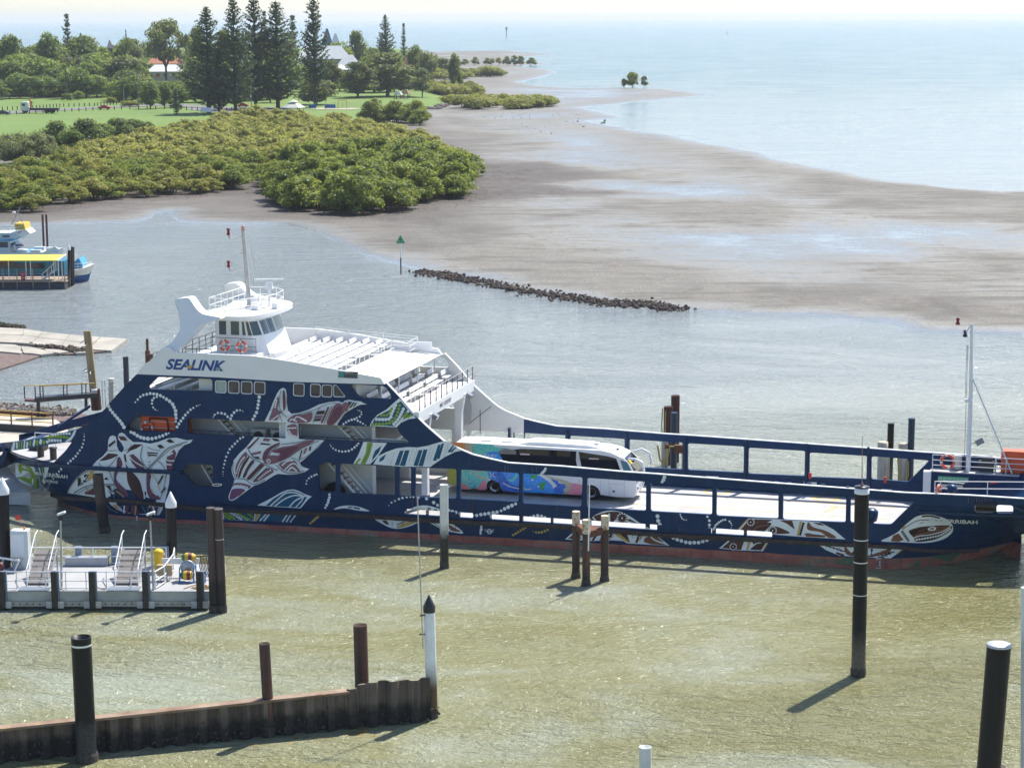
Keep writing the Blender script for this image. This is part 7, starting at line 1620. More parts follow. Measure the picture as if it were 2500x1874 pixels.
# fill of the wooded hill
LINE = [(-60,90),(0,92),(48,106),(82,104),(100,88),(140,90),(200,96),(262,108),(300,96),(340,80),(450,66),(520,68),(600,78),(700,82),(760,92),(800,96),(850,92),(905,104),(960,100),(1000,112),(1060,124)]
HOUSE_BOX = [(350,455,190),(708,890,172),(985,1032,148)]
nfill = 0
for d in (812,838,864,892,922,955,992,1035,1085,1150,1240):
    x = -50
    while x < 930:
        x += 24 + 16 * rp.random(); dd = d + rp.uniform(-12,12)
        if d < 855 and x < 275: continue
        if d < 905 and x > 690: continue
        dr = ray(x,200); k = dd / hypot(dr.x,dr.y); X,Y = dr.x * k,dr.y * k; zb = TZ(X,Y)
        if sdf(np.array([X]),np.array([Y]),P_LAND)[0] < 8: continue
        zmax = CAM_H - (np.interp(x,[p[0] for p in LINE],[p[1] for p in LINE]) + 4 - 44.5) / FPX * dd
        H_ = min((6 if d < 880 else 10) + 7 * rp.random(),zmax - zb)
        for hx0,hx1,hy in HOUSE_BOX:
            if hx0 - 14 < x < hx1 + 14: H_ = min(H_,CAM_H - (hy - 44.5) / FPX * dd - zb) if dd < 1010 else min(H_,9)
        if H_ < 2.5: continue
        K_ = rp.choice((K_MID,K_MID,K_DARK,K_DARK,K_LIGHT,K_GREY)); nfill += 1
        plant(K_,'hill_tree',{id(K_DARK): 'dark',id(K_LIGHT): 'bright',id(K_GREY): 'grey'}.get(id(K_),'mid') + ' green leafy tree in the wooded hill behind the road','tree',X,Y,zb,H_,H_ * (1.0 + .5 * rp.random()) + 1.5,'trees of the wooded hill',nfill)
# palm
PX_ = by_px(159,152,None,50,d=850); palm = thing('date_palm','palm with drooping fronds on the left hill','palm',(PX_[0],PX_[1],PX_[2]))
b = MB(); b.tube((0,0,-.5),(0,0,PX_[3] - 1.5),.35,.3,8); b.build('trunk',BARK,palm)
b = MB(); rr = random.Random(9)
for i in range(44):
    a = rr.random() * 6.283; e = rr.uniform(-.3,1.2); L = 3.4; P0 = Vector((0,0,PX_[3] - 1.6)); prev = P0; w = .5
    for j in range(1,6):
        t = j / 5; q = P0 + Vector((cos(a) * L * t * cos(e * (1 - t * .3)),sin(a) * L * t * cos(e * (1 - t * .3)),L * t * sin(e) - 2.2 * t * t)); n = Vector((-sin(a),cos(a),0)) * w * (1 - t * .7)
        b.add([prev - n,prev + n,q + n * .8,q - n * .8],[(0,1,2,3)]); prev = q
b.build('fronds',F_MID,palm)

# ---- mangrove belt
PB = gpoly(BELT,.3)
xs = [p.x for p in PB]; ys = [p.y for p in PB]; cand = []
yy = min(ys)
while yy < max(ys):
    xx = min(xs)
    while xx < max(xs):
        cand.append((xx + rp.uniform(-1.6,1.6),yy + rp.uniform(-1.8,1.8))); xx += 5.0
    yy += 6.0
cx_,cy_ = np.array([c[0] for c in cand]),np.array([c[1] for c in cand])
ins = sdf(cx_,cy_,PB); zz_ = terrain(cx_,cy_)[0]
PFg = gpoly([(640,470),(650,492),(700,514),(800,524),(930,529),(1010,515),(1080,494),(1178,476),(1178,440),(1100,415),(1000,405),(860,405),(740,425)],.3)
fgd = sdf(cx_,cy_,PFg)
cand = sorted([(hypot(x,y),x,y,max(z,.1),i,f) for (x,y),i,z,f in zip(cand,ins,zz_,fgd) if i > 1.5 and abs(atan2(x,y)) < radians(16.5)])
print('mangroves',len(cand),'fill',nfill)
rest = []
for k,(d,x,y,z,i,f) in enumerate(cand):
    big = f > 0
    H_ = (6.4 if big else 4.3) * (.70 + .62 * rp.random()) * (1 if i > 5 else .88); W_ = (9.0 if big else 7.6) * (.85 + .35 * rp.random())
    if k < 285:
        plant(K_GREENM if big else K_MANG,'mangrove','tall bright green mangrove in the dense front clump beside the channel' if big else 'olive green mangrove packed in the dense belt behind the tidal mud','mangrove',x,y,z,H_,W_,'mangroves of the front clump' if big else 'mangroves of the belt',k)
    else: rest.append((x,y,z,H_,W_,k))
lows = [leaf_mesh('far_mangrove_source',F_MANG,lobed(s,8,5.6,.3,20,.78,(.13,.22),1),900,.55,s) for s in (71,72,73)]
VV,FF = [],[]; off = 0
srcs = []
for m_ in lows:
    v = np.empty(len(m_.vertices) * 3); m_.vertices.foreach_get('co',v); f = np.empty(len(m_.loops),np.int32); m_.loops.foreach_get('vertex_index',f); srcs.append((v.reshape(-1,3),f)); bpy.data.meshes.remove(m_)
for x,y,z,H_,W_,k in rest:
    v,f = srcs[k % 3]; a = rp.random() * 6.28; c,s_ = cos(a),sin(a); w = v.copy()
    w[:,0] = (v[:,0] * c - v[:,1] * s_) * W_ / 8 + x; w[:,1] = (v[:,0] * s_ + v[:,1] * c) * W_ / 8 + y; w[:,2] = v[:,2] * H_ / 5.6 + z
    VV.append(w); FF.append(f + off); off += len(v)
if VV:
    VV = np.vstack(VV); FF = np.concatenate(FF); me = bpy.data.meshes.new('mangrove_belt'); me.vertices.add(len(VV)); me.vertices.foreach_set('co',VV.ravel()); me.loops.add(len(FF)); me.loops.foreach_set('vertex_index',FF.astype(np.int32)); me.polygons.add(len(FF) // 4); me.polygons.foreach_set('loop_start',np.arange(len(FF) // 4) * 4); me.materials.append(F_MANG); me.update(calc_edges=True); link('mangrove_belt',me,kind='stuff')
# shore clumps further out
def clump(pts,n,K_,H0,W0,label,group,name='mangrove',zz=.2,seed=0):
    r = random.Random(seed); P = gpoly(pts,zz); x0,x1 = min(p.x for p in P),max(p.x for p in P); y0,y1 = min(p.y for p in P),max(p.y for p in P); k = 0; tries = 0
    while k < n and tries < 4000:
        tries += 1; x,y = r.uniform(x0,x1),r.uniform(y0,y1)
        if sdf(np.array([x]),np.array([y]),P)[0] < 0: continue
        plant(K_,name,label,'mangrove',x,y,max(.05,TZ(x,y)),H0 * (.7 + .5 * r.random()),W0 * (.8 + .5 * r.random()),group,k + seed); k += 1
clump(T2((1430,1120),(1560,1090),(1900,1095),(1985,1130),(1700,1130)),14,K_GREENM,7.2,9,'rounded green mangrove in the clump at the edge of the park lawn','mangroves by the park lawn',seed=1)
clump(T3((300,455),(320,430),(470,425),(590,440),(560,455),(420,465)),22,K_MAS,4.5,11,'olive mangrove scrub beside the rock edged lawn','mangrove scrub near the lawn',seed=2)
clump(T3((430,522),(440,495),(700,490),(1000,508),(990,518),(700,526)),34,K_MAS,4.2,11,'low olive mangrove on the spit of mangrove scrub','mangrove scrub on the spit',seed=3)
clump(T3((330,360),(340,350),(690,338),(680,348),(560,362),(400,370)),18,K_MAS,5,15,'low mangrove on the inner shore beyond the fig tree','mangrove scrub on the inner shore',seed=4)
for x,w,h in ((640,44,42),(668,36,38),(700,40,44),(745,50,52),(785,54,56),(820,50,54),(880,62,44),(575,48,48),(480,50,34),(520,50,36)):
    (X_,Y_),= T3((x,288)); T(K_GREENM if w > 40 else K_MANG,X_,Y_ - h / 2.212,w / 2.212 * 1.1,'far mangrove in the thin row on the mud beyond the headland',Y_,name='far_mangrove',cat='mangrove',group='far row of mangroves',z=.2)
(X_,Y_),= T3((1425,409)); T(K_MANG,X_,Y_ - 40,44,'lone mangrove tree standing on the mud spit in the bay',Y_,name='lone_mangrove',cat='mangrove',z=.2)
(X_,Y_),= T3((1475,409)); T(K_GREY,X_ + 6,Y_ - 30,26,'sparse pale half of the lone tree, leaning to the right',Y_,name='lone_tree',cat='tree',z=.2)
(X_,Y_),= T3((1380,409)); T(K_MID,X_,Y_ - 24,18,'small dark green bush at the left foot of the lone mangrove',Y_,name='mud_bush',cat='bush',z=.2)
# breathing roots over the mud in front of the belt: thousands of short spikes
b = MB(); rp2 = np.random.default_rng(8); _n = 9000
PR = gpoly([(-20,540),(180,515),(420,492),(620,470),(660,505),(800,540),(960,545),(1100,510),(1260,470),(1300,420),(1170,395),(1100,372),(1130,440),(900,520),(640,470),(300,480),(-20,520)],.1)
x0,x1 = min(p.x for p in PR),max(p.x for p in PR); y0,y1 = min(p.y for p in PR),max(p.y for p in PR)
qx,qy = rp2.uniform(x0,x1,60000),rp2.uniform(y0,y1,60000); keep = (sdf(qx,qy,PR) > 0) & (fbm(qx / 8,qy / 10,3,4) > -.12); qx,qy = qx[keep][:26000],qy[keep][:26000]; qz = terrain(qx,qy)[0]
ok = qz > .0; qx,qy,qz = qx[ok],qy[ok],qz[ok]; hh = rp2.uniform(.10,.30,len(qx)); rr_ = rp2.uniform(.025,.06,len(qx))
base = np.stack([qx,qy,qz - .05],1); V = np.concatenate([base + np.stack([rr_,0 * rr_,0 * rr_],1),base + np.stack([-rr_ * .5,rr_ * .87,0 * rr_],1),base + np.stack([-rr_ * .5,-rr_ * .87,0 * rr_],1),base + np.stack([0 * hh,0 * hh,hh],1)],1).reshape(-1,3)
m0 = len(qx); f = np.array([[0,1,3],[1,2,3],[2,0,3]])[None] + 4 * np.arange(m0)[:,None,None]
me = bpy.data.meshes.new('breathing_roots'); me.vertices.add(len(V)); me.vertices.foreach_set('co',V.ravel()); me.loops.add(m0 * 9); me.loops.foreach_set('vertex_index',f.reshape(-1).astype(np.int32)); me.polygons.add(m0 * 3); me.polygons.foreach_set('loop_start',np.arange(m0 * 3) * 3); me.materials.append(M('root_bark',(.050,.036,.030),.9,.3,2)); me.update(calc_edges=True); link('breathing_roots',me,kind='stuff')
# ------------------------------------------------------------------ slipway, link span and berth at the left
def apx(f,d): return lambda *p: [AT(*q,d) for q in f(*p)]
conc2 = M_streak('slipway_concrete',(.40,.37,.31),(.27,.25,.21),.9,(.4,.75),.3,.4,bmp=.2)
gravel = M('brown_gravel',(.17,.12,.105),.95,.3,3,.8,dirt=(.09,.065,.055),dirt_at=(.5,.6))
slip = thing('slipway','cracked pale concrete slipway running into the channel at the left edge','slipway',G(*L6((0,300))[0]))
SLO = slip.location.copy()
def slab_poly(pts,z,th,name,mat,par,rag=0):
    P = [G(x,y,z) - SLO for x,y in pts]
    if rag:
        r = random.Random(int(pts[0][0] * 7 + pts[0][1])); Q = []
        for i in range(len(P)):
            a,c = P[i],P[(i + 1) % len(P)]; n = max(1,int((c - a).length / 1.2)); nn = Vector((-(c - a).y,(c - a).x,0)).normalized()
            for j in range(n): Q.append(a.lerp(c,j / n) + nn * r.gauss(0,rag))
        P = Q
    b = MB(); b.prism([[(p.x,p.y) for p in P]],lambda x,y,k: (x,y,z - th * k),1); return b.build(name,mat,par)
for pts in (((-60,128),(400,150),(385,255),(-60,245)),((404,150),(720,200),(640,292),(390,256)),((-60,250),(384,260),(260,385),(-60,372)),((390,260),(640,296),(500,402),(266,386)),((726,202),(1180,250),(1095,345),(646,297)),((645,302),(1092,350),(1030,446),(506,406)),((1190,252),(1690,290),(1560,400),(1100,350)),((1096,354),(1555,405),(1480,500),(1038,450))):
    slab_poly(L6(*pts),.42,.35,'concrete_slab',conc2,slip)
slab_poly(L6((1700,290),(2150,322),(1880,520),(1490,498),(1566,402)),.26,.3,'concrete_slab',conc2,slip)
for pts in (((-60,408),(250,420),(385,492),(330,570),(-60,528)),((400,440),(540,460),(700,480),(900,560),(700,590),(390,560)),((560,470),(1000,500),(1180,540),(1000,565),(880,540)),((1200,520),(1480,520),(1500,550),(1300,560))):
    slab_poly(L6(*pts),.30,.35,'broken_slab',conc2,slip,.14)
b = MB(); P = [G(x,y,.16) for x,y in L6((-80,380),(500,405),(1050,455),(1840,528),(1300,575),(760,592),(680,610),(450,690),(200,770),(-80,860))]; b.prism([[(p.x,p.y) for p in P]],lambda x,y,k: (x,y,.16 - .3 * k),1); b.build('gravel_bank',gravel,kind='structure')
def rocks(name,n,place_fn,r0,r1,mat,seed,kind='stuff',parent=None):
    b = MB(); r = random.Random(seed)
    for i in range(n):
        x,y,z = place_fn(r); R = r.uniform(r0,r1) * (1.6 if r.random() < .1 else 1); k0 = len(b.v)
        b.sphere((0,0,0),R,6,4,sz=.7)
        a = r.random() * 6.3
        for i_ in range(k0,len(b.v)):
            vx,vy,vz = b.v[i_]; q = 1 + r.uniform(-.3,.25); b.v[i_] = ((vx * cos(a) - vy * sin(a) * .7) * q + x,(vx * sin(a) + vy * cos(a) * .7) * q + y,vz * q + z)
    b.sm = [False] * len(b.sm)
    return b.build(name,mat,parent,kind=kind)
rockm = M('shore_rock',(.20,.17,.145),.9,.45,1.2,.6); rockd = M('dark_oyster_rock',(.095,.072,.058),.95,.5,1.2,.7,dirt=(.20,.16,.12),dirt_at=(.55,.7))
def poly_pt(pts,z):
    P = gpoly(pts,z); x0,x1 = min(p.x for p in P),max(p.x for p in P); y0,y1 = min(p.y for p in P),max(p.y for p in P)
    def f(r):
        for _ in range(400):
            x,y = r.uniform(x0,x1),r.uniform(y0,y1)
            if sdf(np.array([x]),np.array([y]),P)[0] > 0: return x,y,z
        return P[0].x,P[0].y,z
    return f
rocks('slipway_rubble',170,poly_pt(L6((480,405),(700,450),(1180,470),(1460,490),(1500,545),(1300,555),(1000,490),(560,460)),.25),.12,.38,rockd,1)
rocks('weed_tufts',120,poly_pt(L6((-20,60),(420,125),(420,150),(-20,110)),.35),.10,.3,M('weedy_rock',(.05,.045,.025),.95,.4,3),2)
b = MB(); P = [G(x,y,.5) for x,y in L6((-60,1440),(300,1440),(700,1500),(1250,1545),(1500,1600),(1500,1700),(-60,1700))]; b.prism([[(p.x,p.y) for p in P]],lambda x,y,k: (x,y,.45 - 1.4 * k),1); b.build('rock_bank',gravel,kind='structure')
rocks('berth_rocks',420,poly_pt(L6((-60,1440),(300,1440),(700,1500),(1250,1545),(1300,1600),(700,1590),(-60,1560)),.55),.15,.42,rockm,3)
# link span deck and pontoon ramp
lspan = thing('link_span','pale concrete link span ramp meeting the ferry bow at the left edge','ramp',SO + ES * -40,SA)
beige = M_streak('ramp_concrete',(.50,.44,.36),(.32,.27,.22),.85,(.5,.8),.5,.5,bmp=.1)
def LSP(pts,z): 
    o = lspan.location
    return [(p.x,p.y) for p in (Matrix.Rotation(-SA,3,'Z') @ (G(x,y,z) - o) for x,y in pts)]
b = MB(); b.prism([LSP(K1((-120,372),(560,418),(720,440),(900,560),(960,760),(900,930),(500,950),(-120,935)),2.5)],lambda x,y,k: (x,y,2.5 - .35 * k),1); b.build('ramp_deck',beige,lspan)
b = MB(); b.prism([LSP(K1((-140,985),(30,990),(120,1120),(300,1330),(412,1452),(-140,1432)),.95)],lambda x,y,k: (x,y,.95 - .9 * k),1); b.build('landing_ramp',deck_mat,lspan)
e0 = Vector((*LSP(K1((-120,600)),2.5)[0],0)); e1 = Vector((*LSP(K1((720,652)),2.5)[0],0))
b = MB(); b.beam(e0 + Vector((0,0,2.75)),e1 + Vector((0,0,2.75)),.3,.55); b.build('edge_beam',dark_steel,lspan)
brail = M('brown_rail_paint',(.10,.03,.025),.5,.2); yrail = M('yellow_rail_paint',(.60,.42,.12),.5,.1)
rail('ramp_rail',[e0 + Vector((0,0,3.0)),e1 + Vector((0,0,3.0))],(.35,.7,1.1),yrail,lspan,.04,1.9,.06,brail)
e2 = Vector((*LSP(K1((-120,372)),2.5)[0],2.5)); e3 = Vector((*LSP(K1((640,424)),2.5)[0],2.5))
b = MB(); b.beam(e2 + Vector((0,0,.1)),e3 + Vector((0,0,.1)),.3,.3); b.build('kerb',rust,lspan)
b = MB(); b.beam(e2 + Vector((0,-.5,.05)),e3 + Vector((0,-.5,.05)),.2,.02); b.build('yellow_edge_line',yrail,lspan)
rail('back_rail',[e2 + Vector((0,.3,.1)),e3 + Vector((0,.3,.1))],(.4,1.0),galv,lspan,.025,2.4)
# gangway platform, leaning timber pile and posts; all stand about 166-172 m away
def ptd(x,y,d): return AT(*L6((x,y))[0],d)
gw = thing('gangway_platform','dark steel gangway platform with yellow handrails beside the leaning timber pile','gangway',(0,0,0))
A0,A1 = ptd(590,1345,168),ptd(1640,1262,168)
b = MB(); b.beam(A0,A1,.9,.34); b.build('deck_beam',dark_steel,gw)
b = MB(); b.beam(ptd(415,1350,168),ptd(600,1362,168),.8,.16); b.build('end_plate',brail,gw)
b = MB(); b.beam(ptd(648,1390,168),ptd(648,1640,168),.26); b.build('support_post',dark_steel,gw)
b = MB(); b.beam(ptd(1452,1330,168),ptd(1452,1530,168),.22); b.build('support_post',dark_steel,gw)
for zx0,zy0,zx1,zy1 in ((405,1120,1600,1068),(670,1120,1480,1085)):
    b = MB(); b.tube(ptd(zx0,zy0,168),ptd(zx1,zy1,168),.035,n=5); b.build('handrail',yrail,gw)
for k in (1165,1205,1245):
    b = MB(); b.tube(ptd(600,k + 30,168),ptd(1500,k,168),.015,n=4); b.build('rail_wire',galv,gw)
for zx,zt,zb in ((408,1120,1330),(590,1130,1340),(672,1105,1320),(722,1120,1315),(1072,1085,1290),(1130,1090,1285),(1380,1065,1260),(1447,1080,1255)):
    b = MB(); b.beam(ptd(zx,zt,168),ptd(zx + (10 if zx < 800 else 4),zb,168),.08); b.build('rail_post',dark_steel,gw)
timber = M_streak('pale_timber',(.36,.28,.16),(.20,.14,.08),.85,(.5,.75),4,.08,bmp=.3)
tp = thing('timber_pile','leaning pale timber pile with bolts on a rusty tube, left of the ferry bow','pile',(0,0,0))
for dx in (-26,22):
    b = MB(); b.beam(ptd(1472 + dx,190,170),ptd(1580 + dx,1185,170),.30,.34); b.build('timber',timber,tp)
b = MB(); b.tube(ptd(1600,1170,170.6),ptd(1630,1520,170.6),.42,.42,14); b.build('rust_tube',rustd,tp)
b = MB(); b.beam(ptd(1540,1200,169.6),ptd(1640,1200,169.6),.5,.25); b.build('clamp',wht_c,tp)
for q in ((1340,410,1440,330),(1440,440,1535,345),(1395,870,1490,800),(1400,910,1490,870),(1515,905,1580,800),(1520,925,1590,880)):
    b = MB(); b.tube(ptd(q[0],q[1],169.4),ptd(q[2],q[3],170.3),.035,n=5); b.build('bolt_rod',galv,tp)
t = thing('panel_post','pale square post with a grid of metal straps behind the ferry bow','post',(0,0,0))
b = MB(); b.beam(ptd(1882,990,169),ptd(1890,1600,169),.62,.4); b.build('post',M('strap_post',(.44,.43,.40),.6,.1,3),t)
for zy in (1070,1140,1210,1285): 
    b = MB(); b.beam(ptd(1828,zy,168.7),ptd(1944,zy,168.7),.06,.06); b.build('strap',galv,t)
b = MB(); b.beam(ptd(1845,1055,168.6),ptd(1945,1000,168.6),.06); b.build('strap',cone_w,t)
for zx in (1718,1765):
    b = MB(); b.tube(ptd(zx,1030,169),ptd(zx + 18,1480,169),.03,n=5); b.build('ladder_rail',galv,t)
far_pile('dark blue grey pile standing behind the ferry bow',*L6((2118,625))[0],13.5,M_streak('slate_pile_sleeve',(.03,.032,.055),(.06,.06,.075),.5,(.5,.8),2,.1),172,'flat')
t,T_,r = far_pile('short rust red pile with a bracket, right of the dark blue grey pile',360,855,12,M_streak('red_rust_pile',(.20,.075,.05),(.10,.035,.03),.85,(.5,.7),2.5,.3,bmp=.3),178,'flat')
b = MB(); b.tube((0,0,T_.z),(0,0,T_.z + 1.0),.12,.12,8); b.box((.25,-.2,T_.z - .9),(.5,.4,1.2)); b.build('bracket',rust,t)

# ------------------------------------------------------------------ ferry berth with the blue and yellow boats
def bp(x,y,d): return AT(*B5((x,y))[0],d)
def bz(y,d): return bp(500,y,d).z
def bx(x,d): return bp(x,900,d).x
d0 = hypot(*G(*B5((500,1300))[0]).xy)
fp = thing('floating_pontoon','timber decked ferry pontoon under a yellow awning at the far left','pontoon',(0,0,0))
yb0 = bp(500,1300,d0).y
hz,dz = 0,bz(1190,d0)
tim = M('grey_timber',(.30,.23,.17),.85,.3,3,.3,dirt=(.16,.10,.06)); bluec = M('blue_boat_paint',(.012,.085,.24),.35,.1,1); teal = M('teal_boat_paint',(.01,.17,.24),.35,.1,1); skyb = M('sky_blue_paint',(.05,.30,.55),.4,.1,1); cream = M('cream_boat_paint',(.78,.72,.62),.4,.05,1)
b = MB(); b.box(((bx(-700,d0) + bx(1030,d0)) / 2,yb0 + 2.5,.35),(bx(1030,d0) - bx(-700,d0),5,dz - .15)); b.build('float',M('float_steel',(.045,.05,.065),.7,.3,1,.3,dirt=(.09,.03,.02)),fp)
b = MB(); b.box(((bx(-700,d0) + bx(1040,d0)) / 2,yb0 + 2.5,dz + .03),(bx(1040,d0) - bx(-700,d0),5.2,.16)); b.build('deck',tim,fp)
for zx in (10,240,500,765,1018):
    b = MB(); b.beam((bx(zx,d0),yb0 - .1,.05),(bx(zx,d0),yb0 - .1,bz(985,d0)),.12); b.build('fender_timber',tim,fp)
yel = M('yellow_awning',(.80,.62,.06),.6,.06,.5)
za0,za1 = bz(858,d0),bz(772,d0 + 3)
b = MB(); xa,xb_ = bx(-700,d0),bx(890,d0); b.add([(xa,yb0 + .3,za0),(xb_,yb0 + .3,za0),(xb_ + .35,yb0 + 3.4,za1),(xa,yb0 + 3.4,za1),(xa,yb0 + .3,za0 - .12),(xb_,yb0 + .3,za0 - .12),(xb_ + .35,yb0 + 3.4,za1 - .12),(xa,yb0 + 3.4,za1 - .12)],[(0,1,2,3),(7,6,5,4),(0,4,5,1),(1,5,6,2),(2,6,7,3)]); b.build('awning',yel,fp)
b = MB(); b.beam((xb_ + .05,yb0 + .3,za0 - .06),(xb_ + .5,yb0 + 3.5,za1 - .02),.2,.16); b.build('awning_end',cream,fp)
for zx in (90,375,450,830,900,960):
    b = MB(); b.beam((bx(zx,d0),yb0 + .6,dz),(bx(zx,d0),yb0 + .6,za0),.09); b.build('awning_post',cream,fp)
rail('pontoon_rail',[(bx(-300,d0),yb0 + .25,dz),(bx(640,d0),yb0 + .25,dz)],(.5,1.0),galv,fp,.03,1.3)
b = MB(); b.beam((bx(620,d0),yb0 + 1,dz + .1),(bx(830,d0),yb0 + 2,bz(1020,d0)),.8,.06); b.build('gangplank',M('pale_blue_plank',(.45,.55,.62),.5),fp)
rail('gangplank_rail',[(bx(640,d0),yb0 + .7,dz + .1),(bx(830,d0),yb0 + 1.7,bz(1010,d0))],(.9,),cream,fp,.05,.9)
b = MB(); b.box((bx(-100,d0),yb0 + 2.6,bz(960,d0)),(3.2,.1,.12)); b.box((bx(-180,d0),yb0 + 2.8,bz(915,d0)),(4.5,.05,.6)); b.build('notice_board',M('brown_board',(.16,.10,.07),.7),fp)
b = MB(); b.lathe([(.2,0),(.27,.1),(.27,1.0),(.2,1.15),(.01,1.17)],10,(bx(312,d0),yb0 + .9,dz + .1)); rb = b.build('red_bin',M('red_plastic',(.62,.03,.03),.45),None); tag(rb,'tall red bin standing on the pontoon under the yellow awning','bin')
for k,(zx,zt,zb,lb) in enumerate(((1065,665,1275,'white topped dark pile at the pontoon corner, front one of three'),(1106,648,1255,'dark brown pile at the pontoon corner, middle one of three'),(1134,650,1240,'dark slim pile at the pontoon corner, rear one of three'))):
    pile(lb,B5((zx,zb))[0],B5((zx,zt))[0],px_r(B5((zx,zb))[0],7.2 if k < 2 else 4.5),brn2 if k else blk,'cone_white' if k == 0 else 'flat',foot=False)
for zx,zt,zb,lb in ((655,150,560,'grey far pile behind the white boat, left one of two'),(712,150,560,'reddish far pile behind the white boat, right one of two')):
    far_pile(lb,*B5((zx,zt))[0],5,brn2 if zx < 700 else rustd,300,'flat')
# blue ferry alongside, bow to the right
def boat_hull(b,x0,x1,y0,w,z0,z1,bow,flare=.35,mi=None):
    """simple planked hull: stern at x0, stem at x1, bow length 'bow'"""
    n = 10; R0,R1 = [],[]
    for i in range(n + 1):
        f = i / n; x = x0 + (x1 - x0) * f; k = max(0,(x - (x1 - bow)) / bow); hw = w / 2 * sqrt(max(0,1 - k ** 2.2))
        R1.append((x,hw,z1 + .5 * k * k)); R0.append((x - bow * .25 * k,hw * (1 - flare * (.4 + .6 * k)),z0))
    yc = y0 + w / 2
    top = [(x,yc - h,z) for x,h,z in R1] + [(x,yc + h,z) for x,h,z in reversed(R1)]
    bot = [(x,yc - h,z) for x,h,z in R0] + [(x,yc + h,z) for x,h,z in reversed(R0)]
    m = len(top); b.add(bot + top,[(i,(i + 1) % m,m + (i + 1) % m,m + i) for i in range(m)] + [tuple(range(m,2 * m))],mi)
d1 = d0 + 6.5; y1 = yb0 + 6
bf = thing('blue_ferry','small blue and teal passenger ferry with a cream bow moored behind the yellow awning','boat',(0,0,0))
b = MB(); boat_hull(b,bx(-900,d1),bx(1400,d1),y1,5.2,-.3,bz(1075,d1),2.4); b.build('hull',bluec,bf)
b = MB(); boat_hull(b,bx(1100,d1),bx(1440,d1),y1 - .03,5.26,bz(1090,d1),bz(1000,d1),2.4,.1); b.build('bow_deck',cream,bf)
b = MB(); b.box((bx(50,d1),y1 + 2.6,(bz(1080,d1) + bz(870,d1)) / 2),(bx(1040,d1) - bx(-900,d1),4.4,bz(870,d1) - bz(1080,d1))); b.build('cabin',teal,bf)
b = MB(); b.box((bx(-100,d1),y1 + .36,bz(940,d1)),(bx(700,d1) - bx(-900,d1),.06,.7)); b.build('cabin_window',glass_dark,bf)
b = MB(); b.prism([[(bx(1040,d1),bz(1080,d1)),(bx(1090,d1),bz(1000,d1)),(bx(1150,d1),bz(890,d1)),(bx(1240,d1),bz(830,d1)),(bx(1290,d1),bz(930,d1)),(bx(1300,d1),bz(1000,d1))]],lambda x,y,k: (x,y1 + .8 + 3.4 * k,y),1); b.build('fore_cabin',skyb,bf)
b = MB(); b.box((bx(1185,d1),y1 + .6,bz(1050,d1)),(.6,.3,.5)); b.build('yellow_locker',M('yellow_seat',(.70,.48,.08),.5),bf)
rail('bow_rail',[(bx(1150,d1),y1 + .3,bz(1000,d1)),(bx(1300,d1),y1 + .8,bz(1000,d1)),(bx(1400,d1),y1 + 2.4,bz(1000,d1))],(.35,.75),cream,bf,.03,.8)
# white catamaran behind it
d2 = d0 + 16; y2 = yb0 + 15
wb = thing('white_boat','white and blue passenger boat with yellow seats on its top deck behind the awning','boat',(0,0,0))
b = MB(); boat_hull(b,bx(-900,d2),bx(950,d2),y2,6,-.2,bz(745,d2),3.0,.2); b.build('hull',white_in,wb)
b = MB(); b.prism([[(bx(-900,d2),bz(770,d2)),(bx(720,d2),bz(770,d2)),(bx(900,d2),bz(725,d2)),(bx(955,d2),bz(680,d2)),(bx(890,d2),bz(632,d2)),(bx(700,d2),bz(725,d2)),(bx(-900,d2),bz(735,d2))]],lambda x,y,k: (x,y2 - .06 + .12 * k,y),1); b.build('bulwark',cream,wb)
b = MB(); b.prism([[(bx(300,d2),y2 + .2),(bx(720,d2),y2 + .2),(bx(900,d2),y2 + 2),(bx(860,d2),y2 + 4.6),(bx(300,d2),y2 + 5.8)]],lambda x,y,k: (x,y,bz(745,d2) + .06 - .1 * k),1); b.build('fore_deck',skyb,wb)
for k,(zx,yy) in enumerate(((350,.5),(565,.5),(530,4.2),(740,3.6))):
    b = MB(); b.box((bx(zx,d2),y2 + yy,bz(720,d2) + .1),(1.5,.7,.35)); b.build('raft_box',wht_c,wb,bevel=.1)
b = MB(); b.box((bx(-350,d2),y2 + 3,(bz(745,d2) + bz(560,d2)) / 2),(bx(100,d2) - bx(-900,d2),4.6,bz(560,d2) - bz(745,d2))); b.build('wheelhouse',white_in,wb)
b = MB(); b.add([(bx(110,d2),y2 + .7,bz(570,d2)),(bx(110,d2),y2 + 5.3,bz(570,d2)),(bx(250,d2),y2 + 5.3,bz(690,d2)),(bx(250,d2),y2 + .7,bz(690,d2))],[(3,2,1,0)]); b.build('windscreen',glass_dark,wb)
b = MB(); b.box((bx(-380,d2),y2 + .68,bz(615,d2)),(bx(90,d2) - bx(-900,d2),.05,.75)); b.build('side_window',glass_dark,wb)
b = MB(); b.box((bx(-340,d2),y2 + 3,bz(545,d2)),(bx(215,d2) - bx(-900,d2),5.2,.12)); b.build('roof',skyb,wb)
b = MB(); b.box((bx(-350,d2),y2 + 3.2,bz(490,d2)),(bx(225,d2) - bx(-900,d2),3.8,.8)); b.build('upper_house',wht_c,wb)
b = MB(); b.box((bx(70,d2),y2 + 1.27,bz(492,d2)),(.95,.05,.25)); b.build('upper_window',glass_dark,wb)
b = MB(); b.prism([[(bx(270,d2),bz(450,d2)),(bx(400,d2),bz(385,d2)),(bx(470,d2),bz(450,d2)),(bx(330,d2),bz(525,d2))]],lambda x,y,k: (x,y2 + 1.2 + 3.4 * k,y),1); b.build('visor',cream,wb)
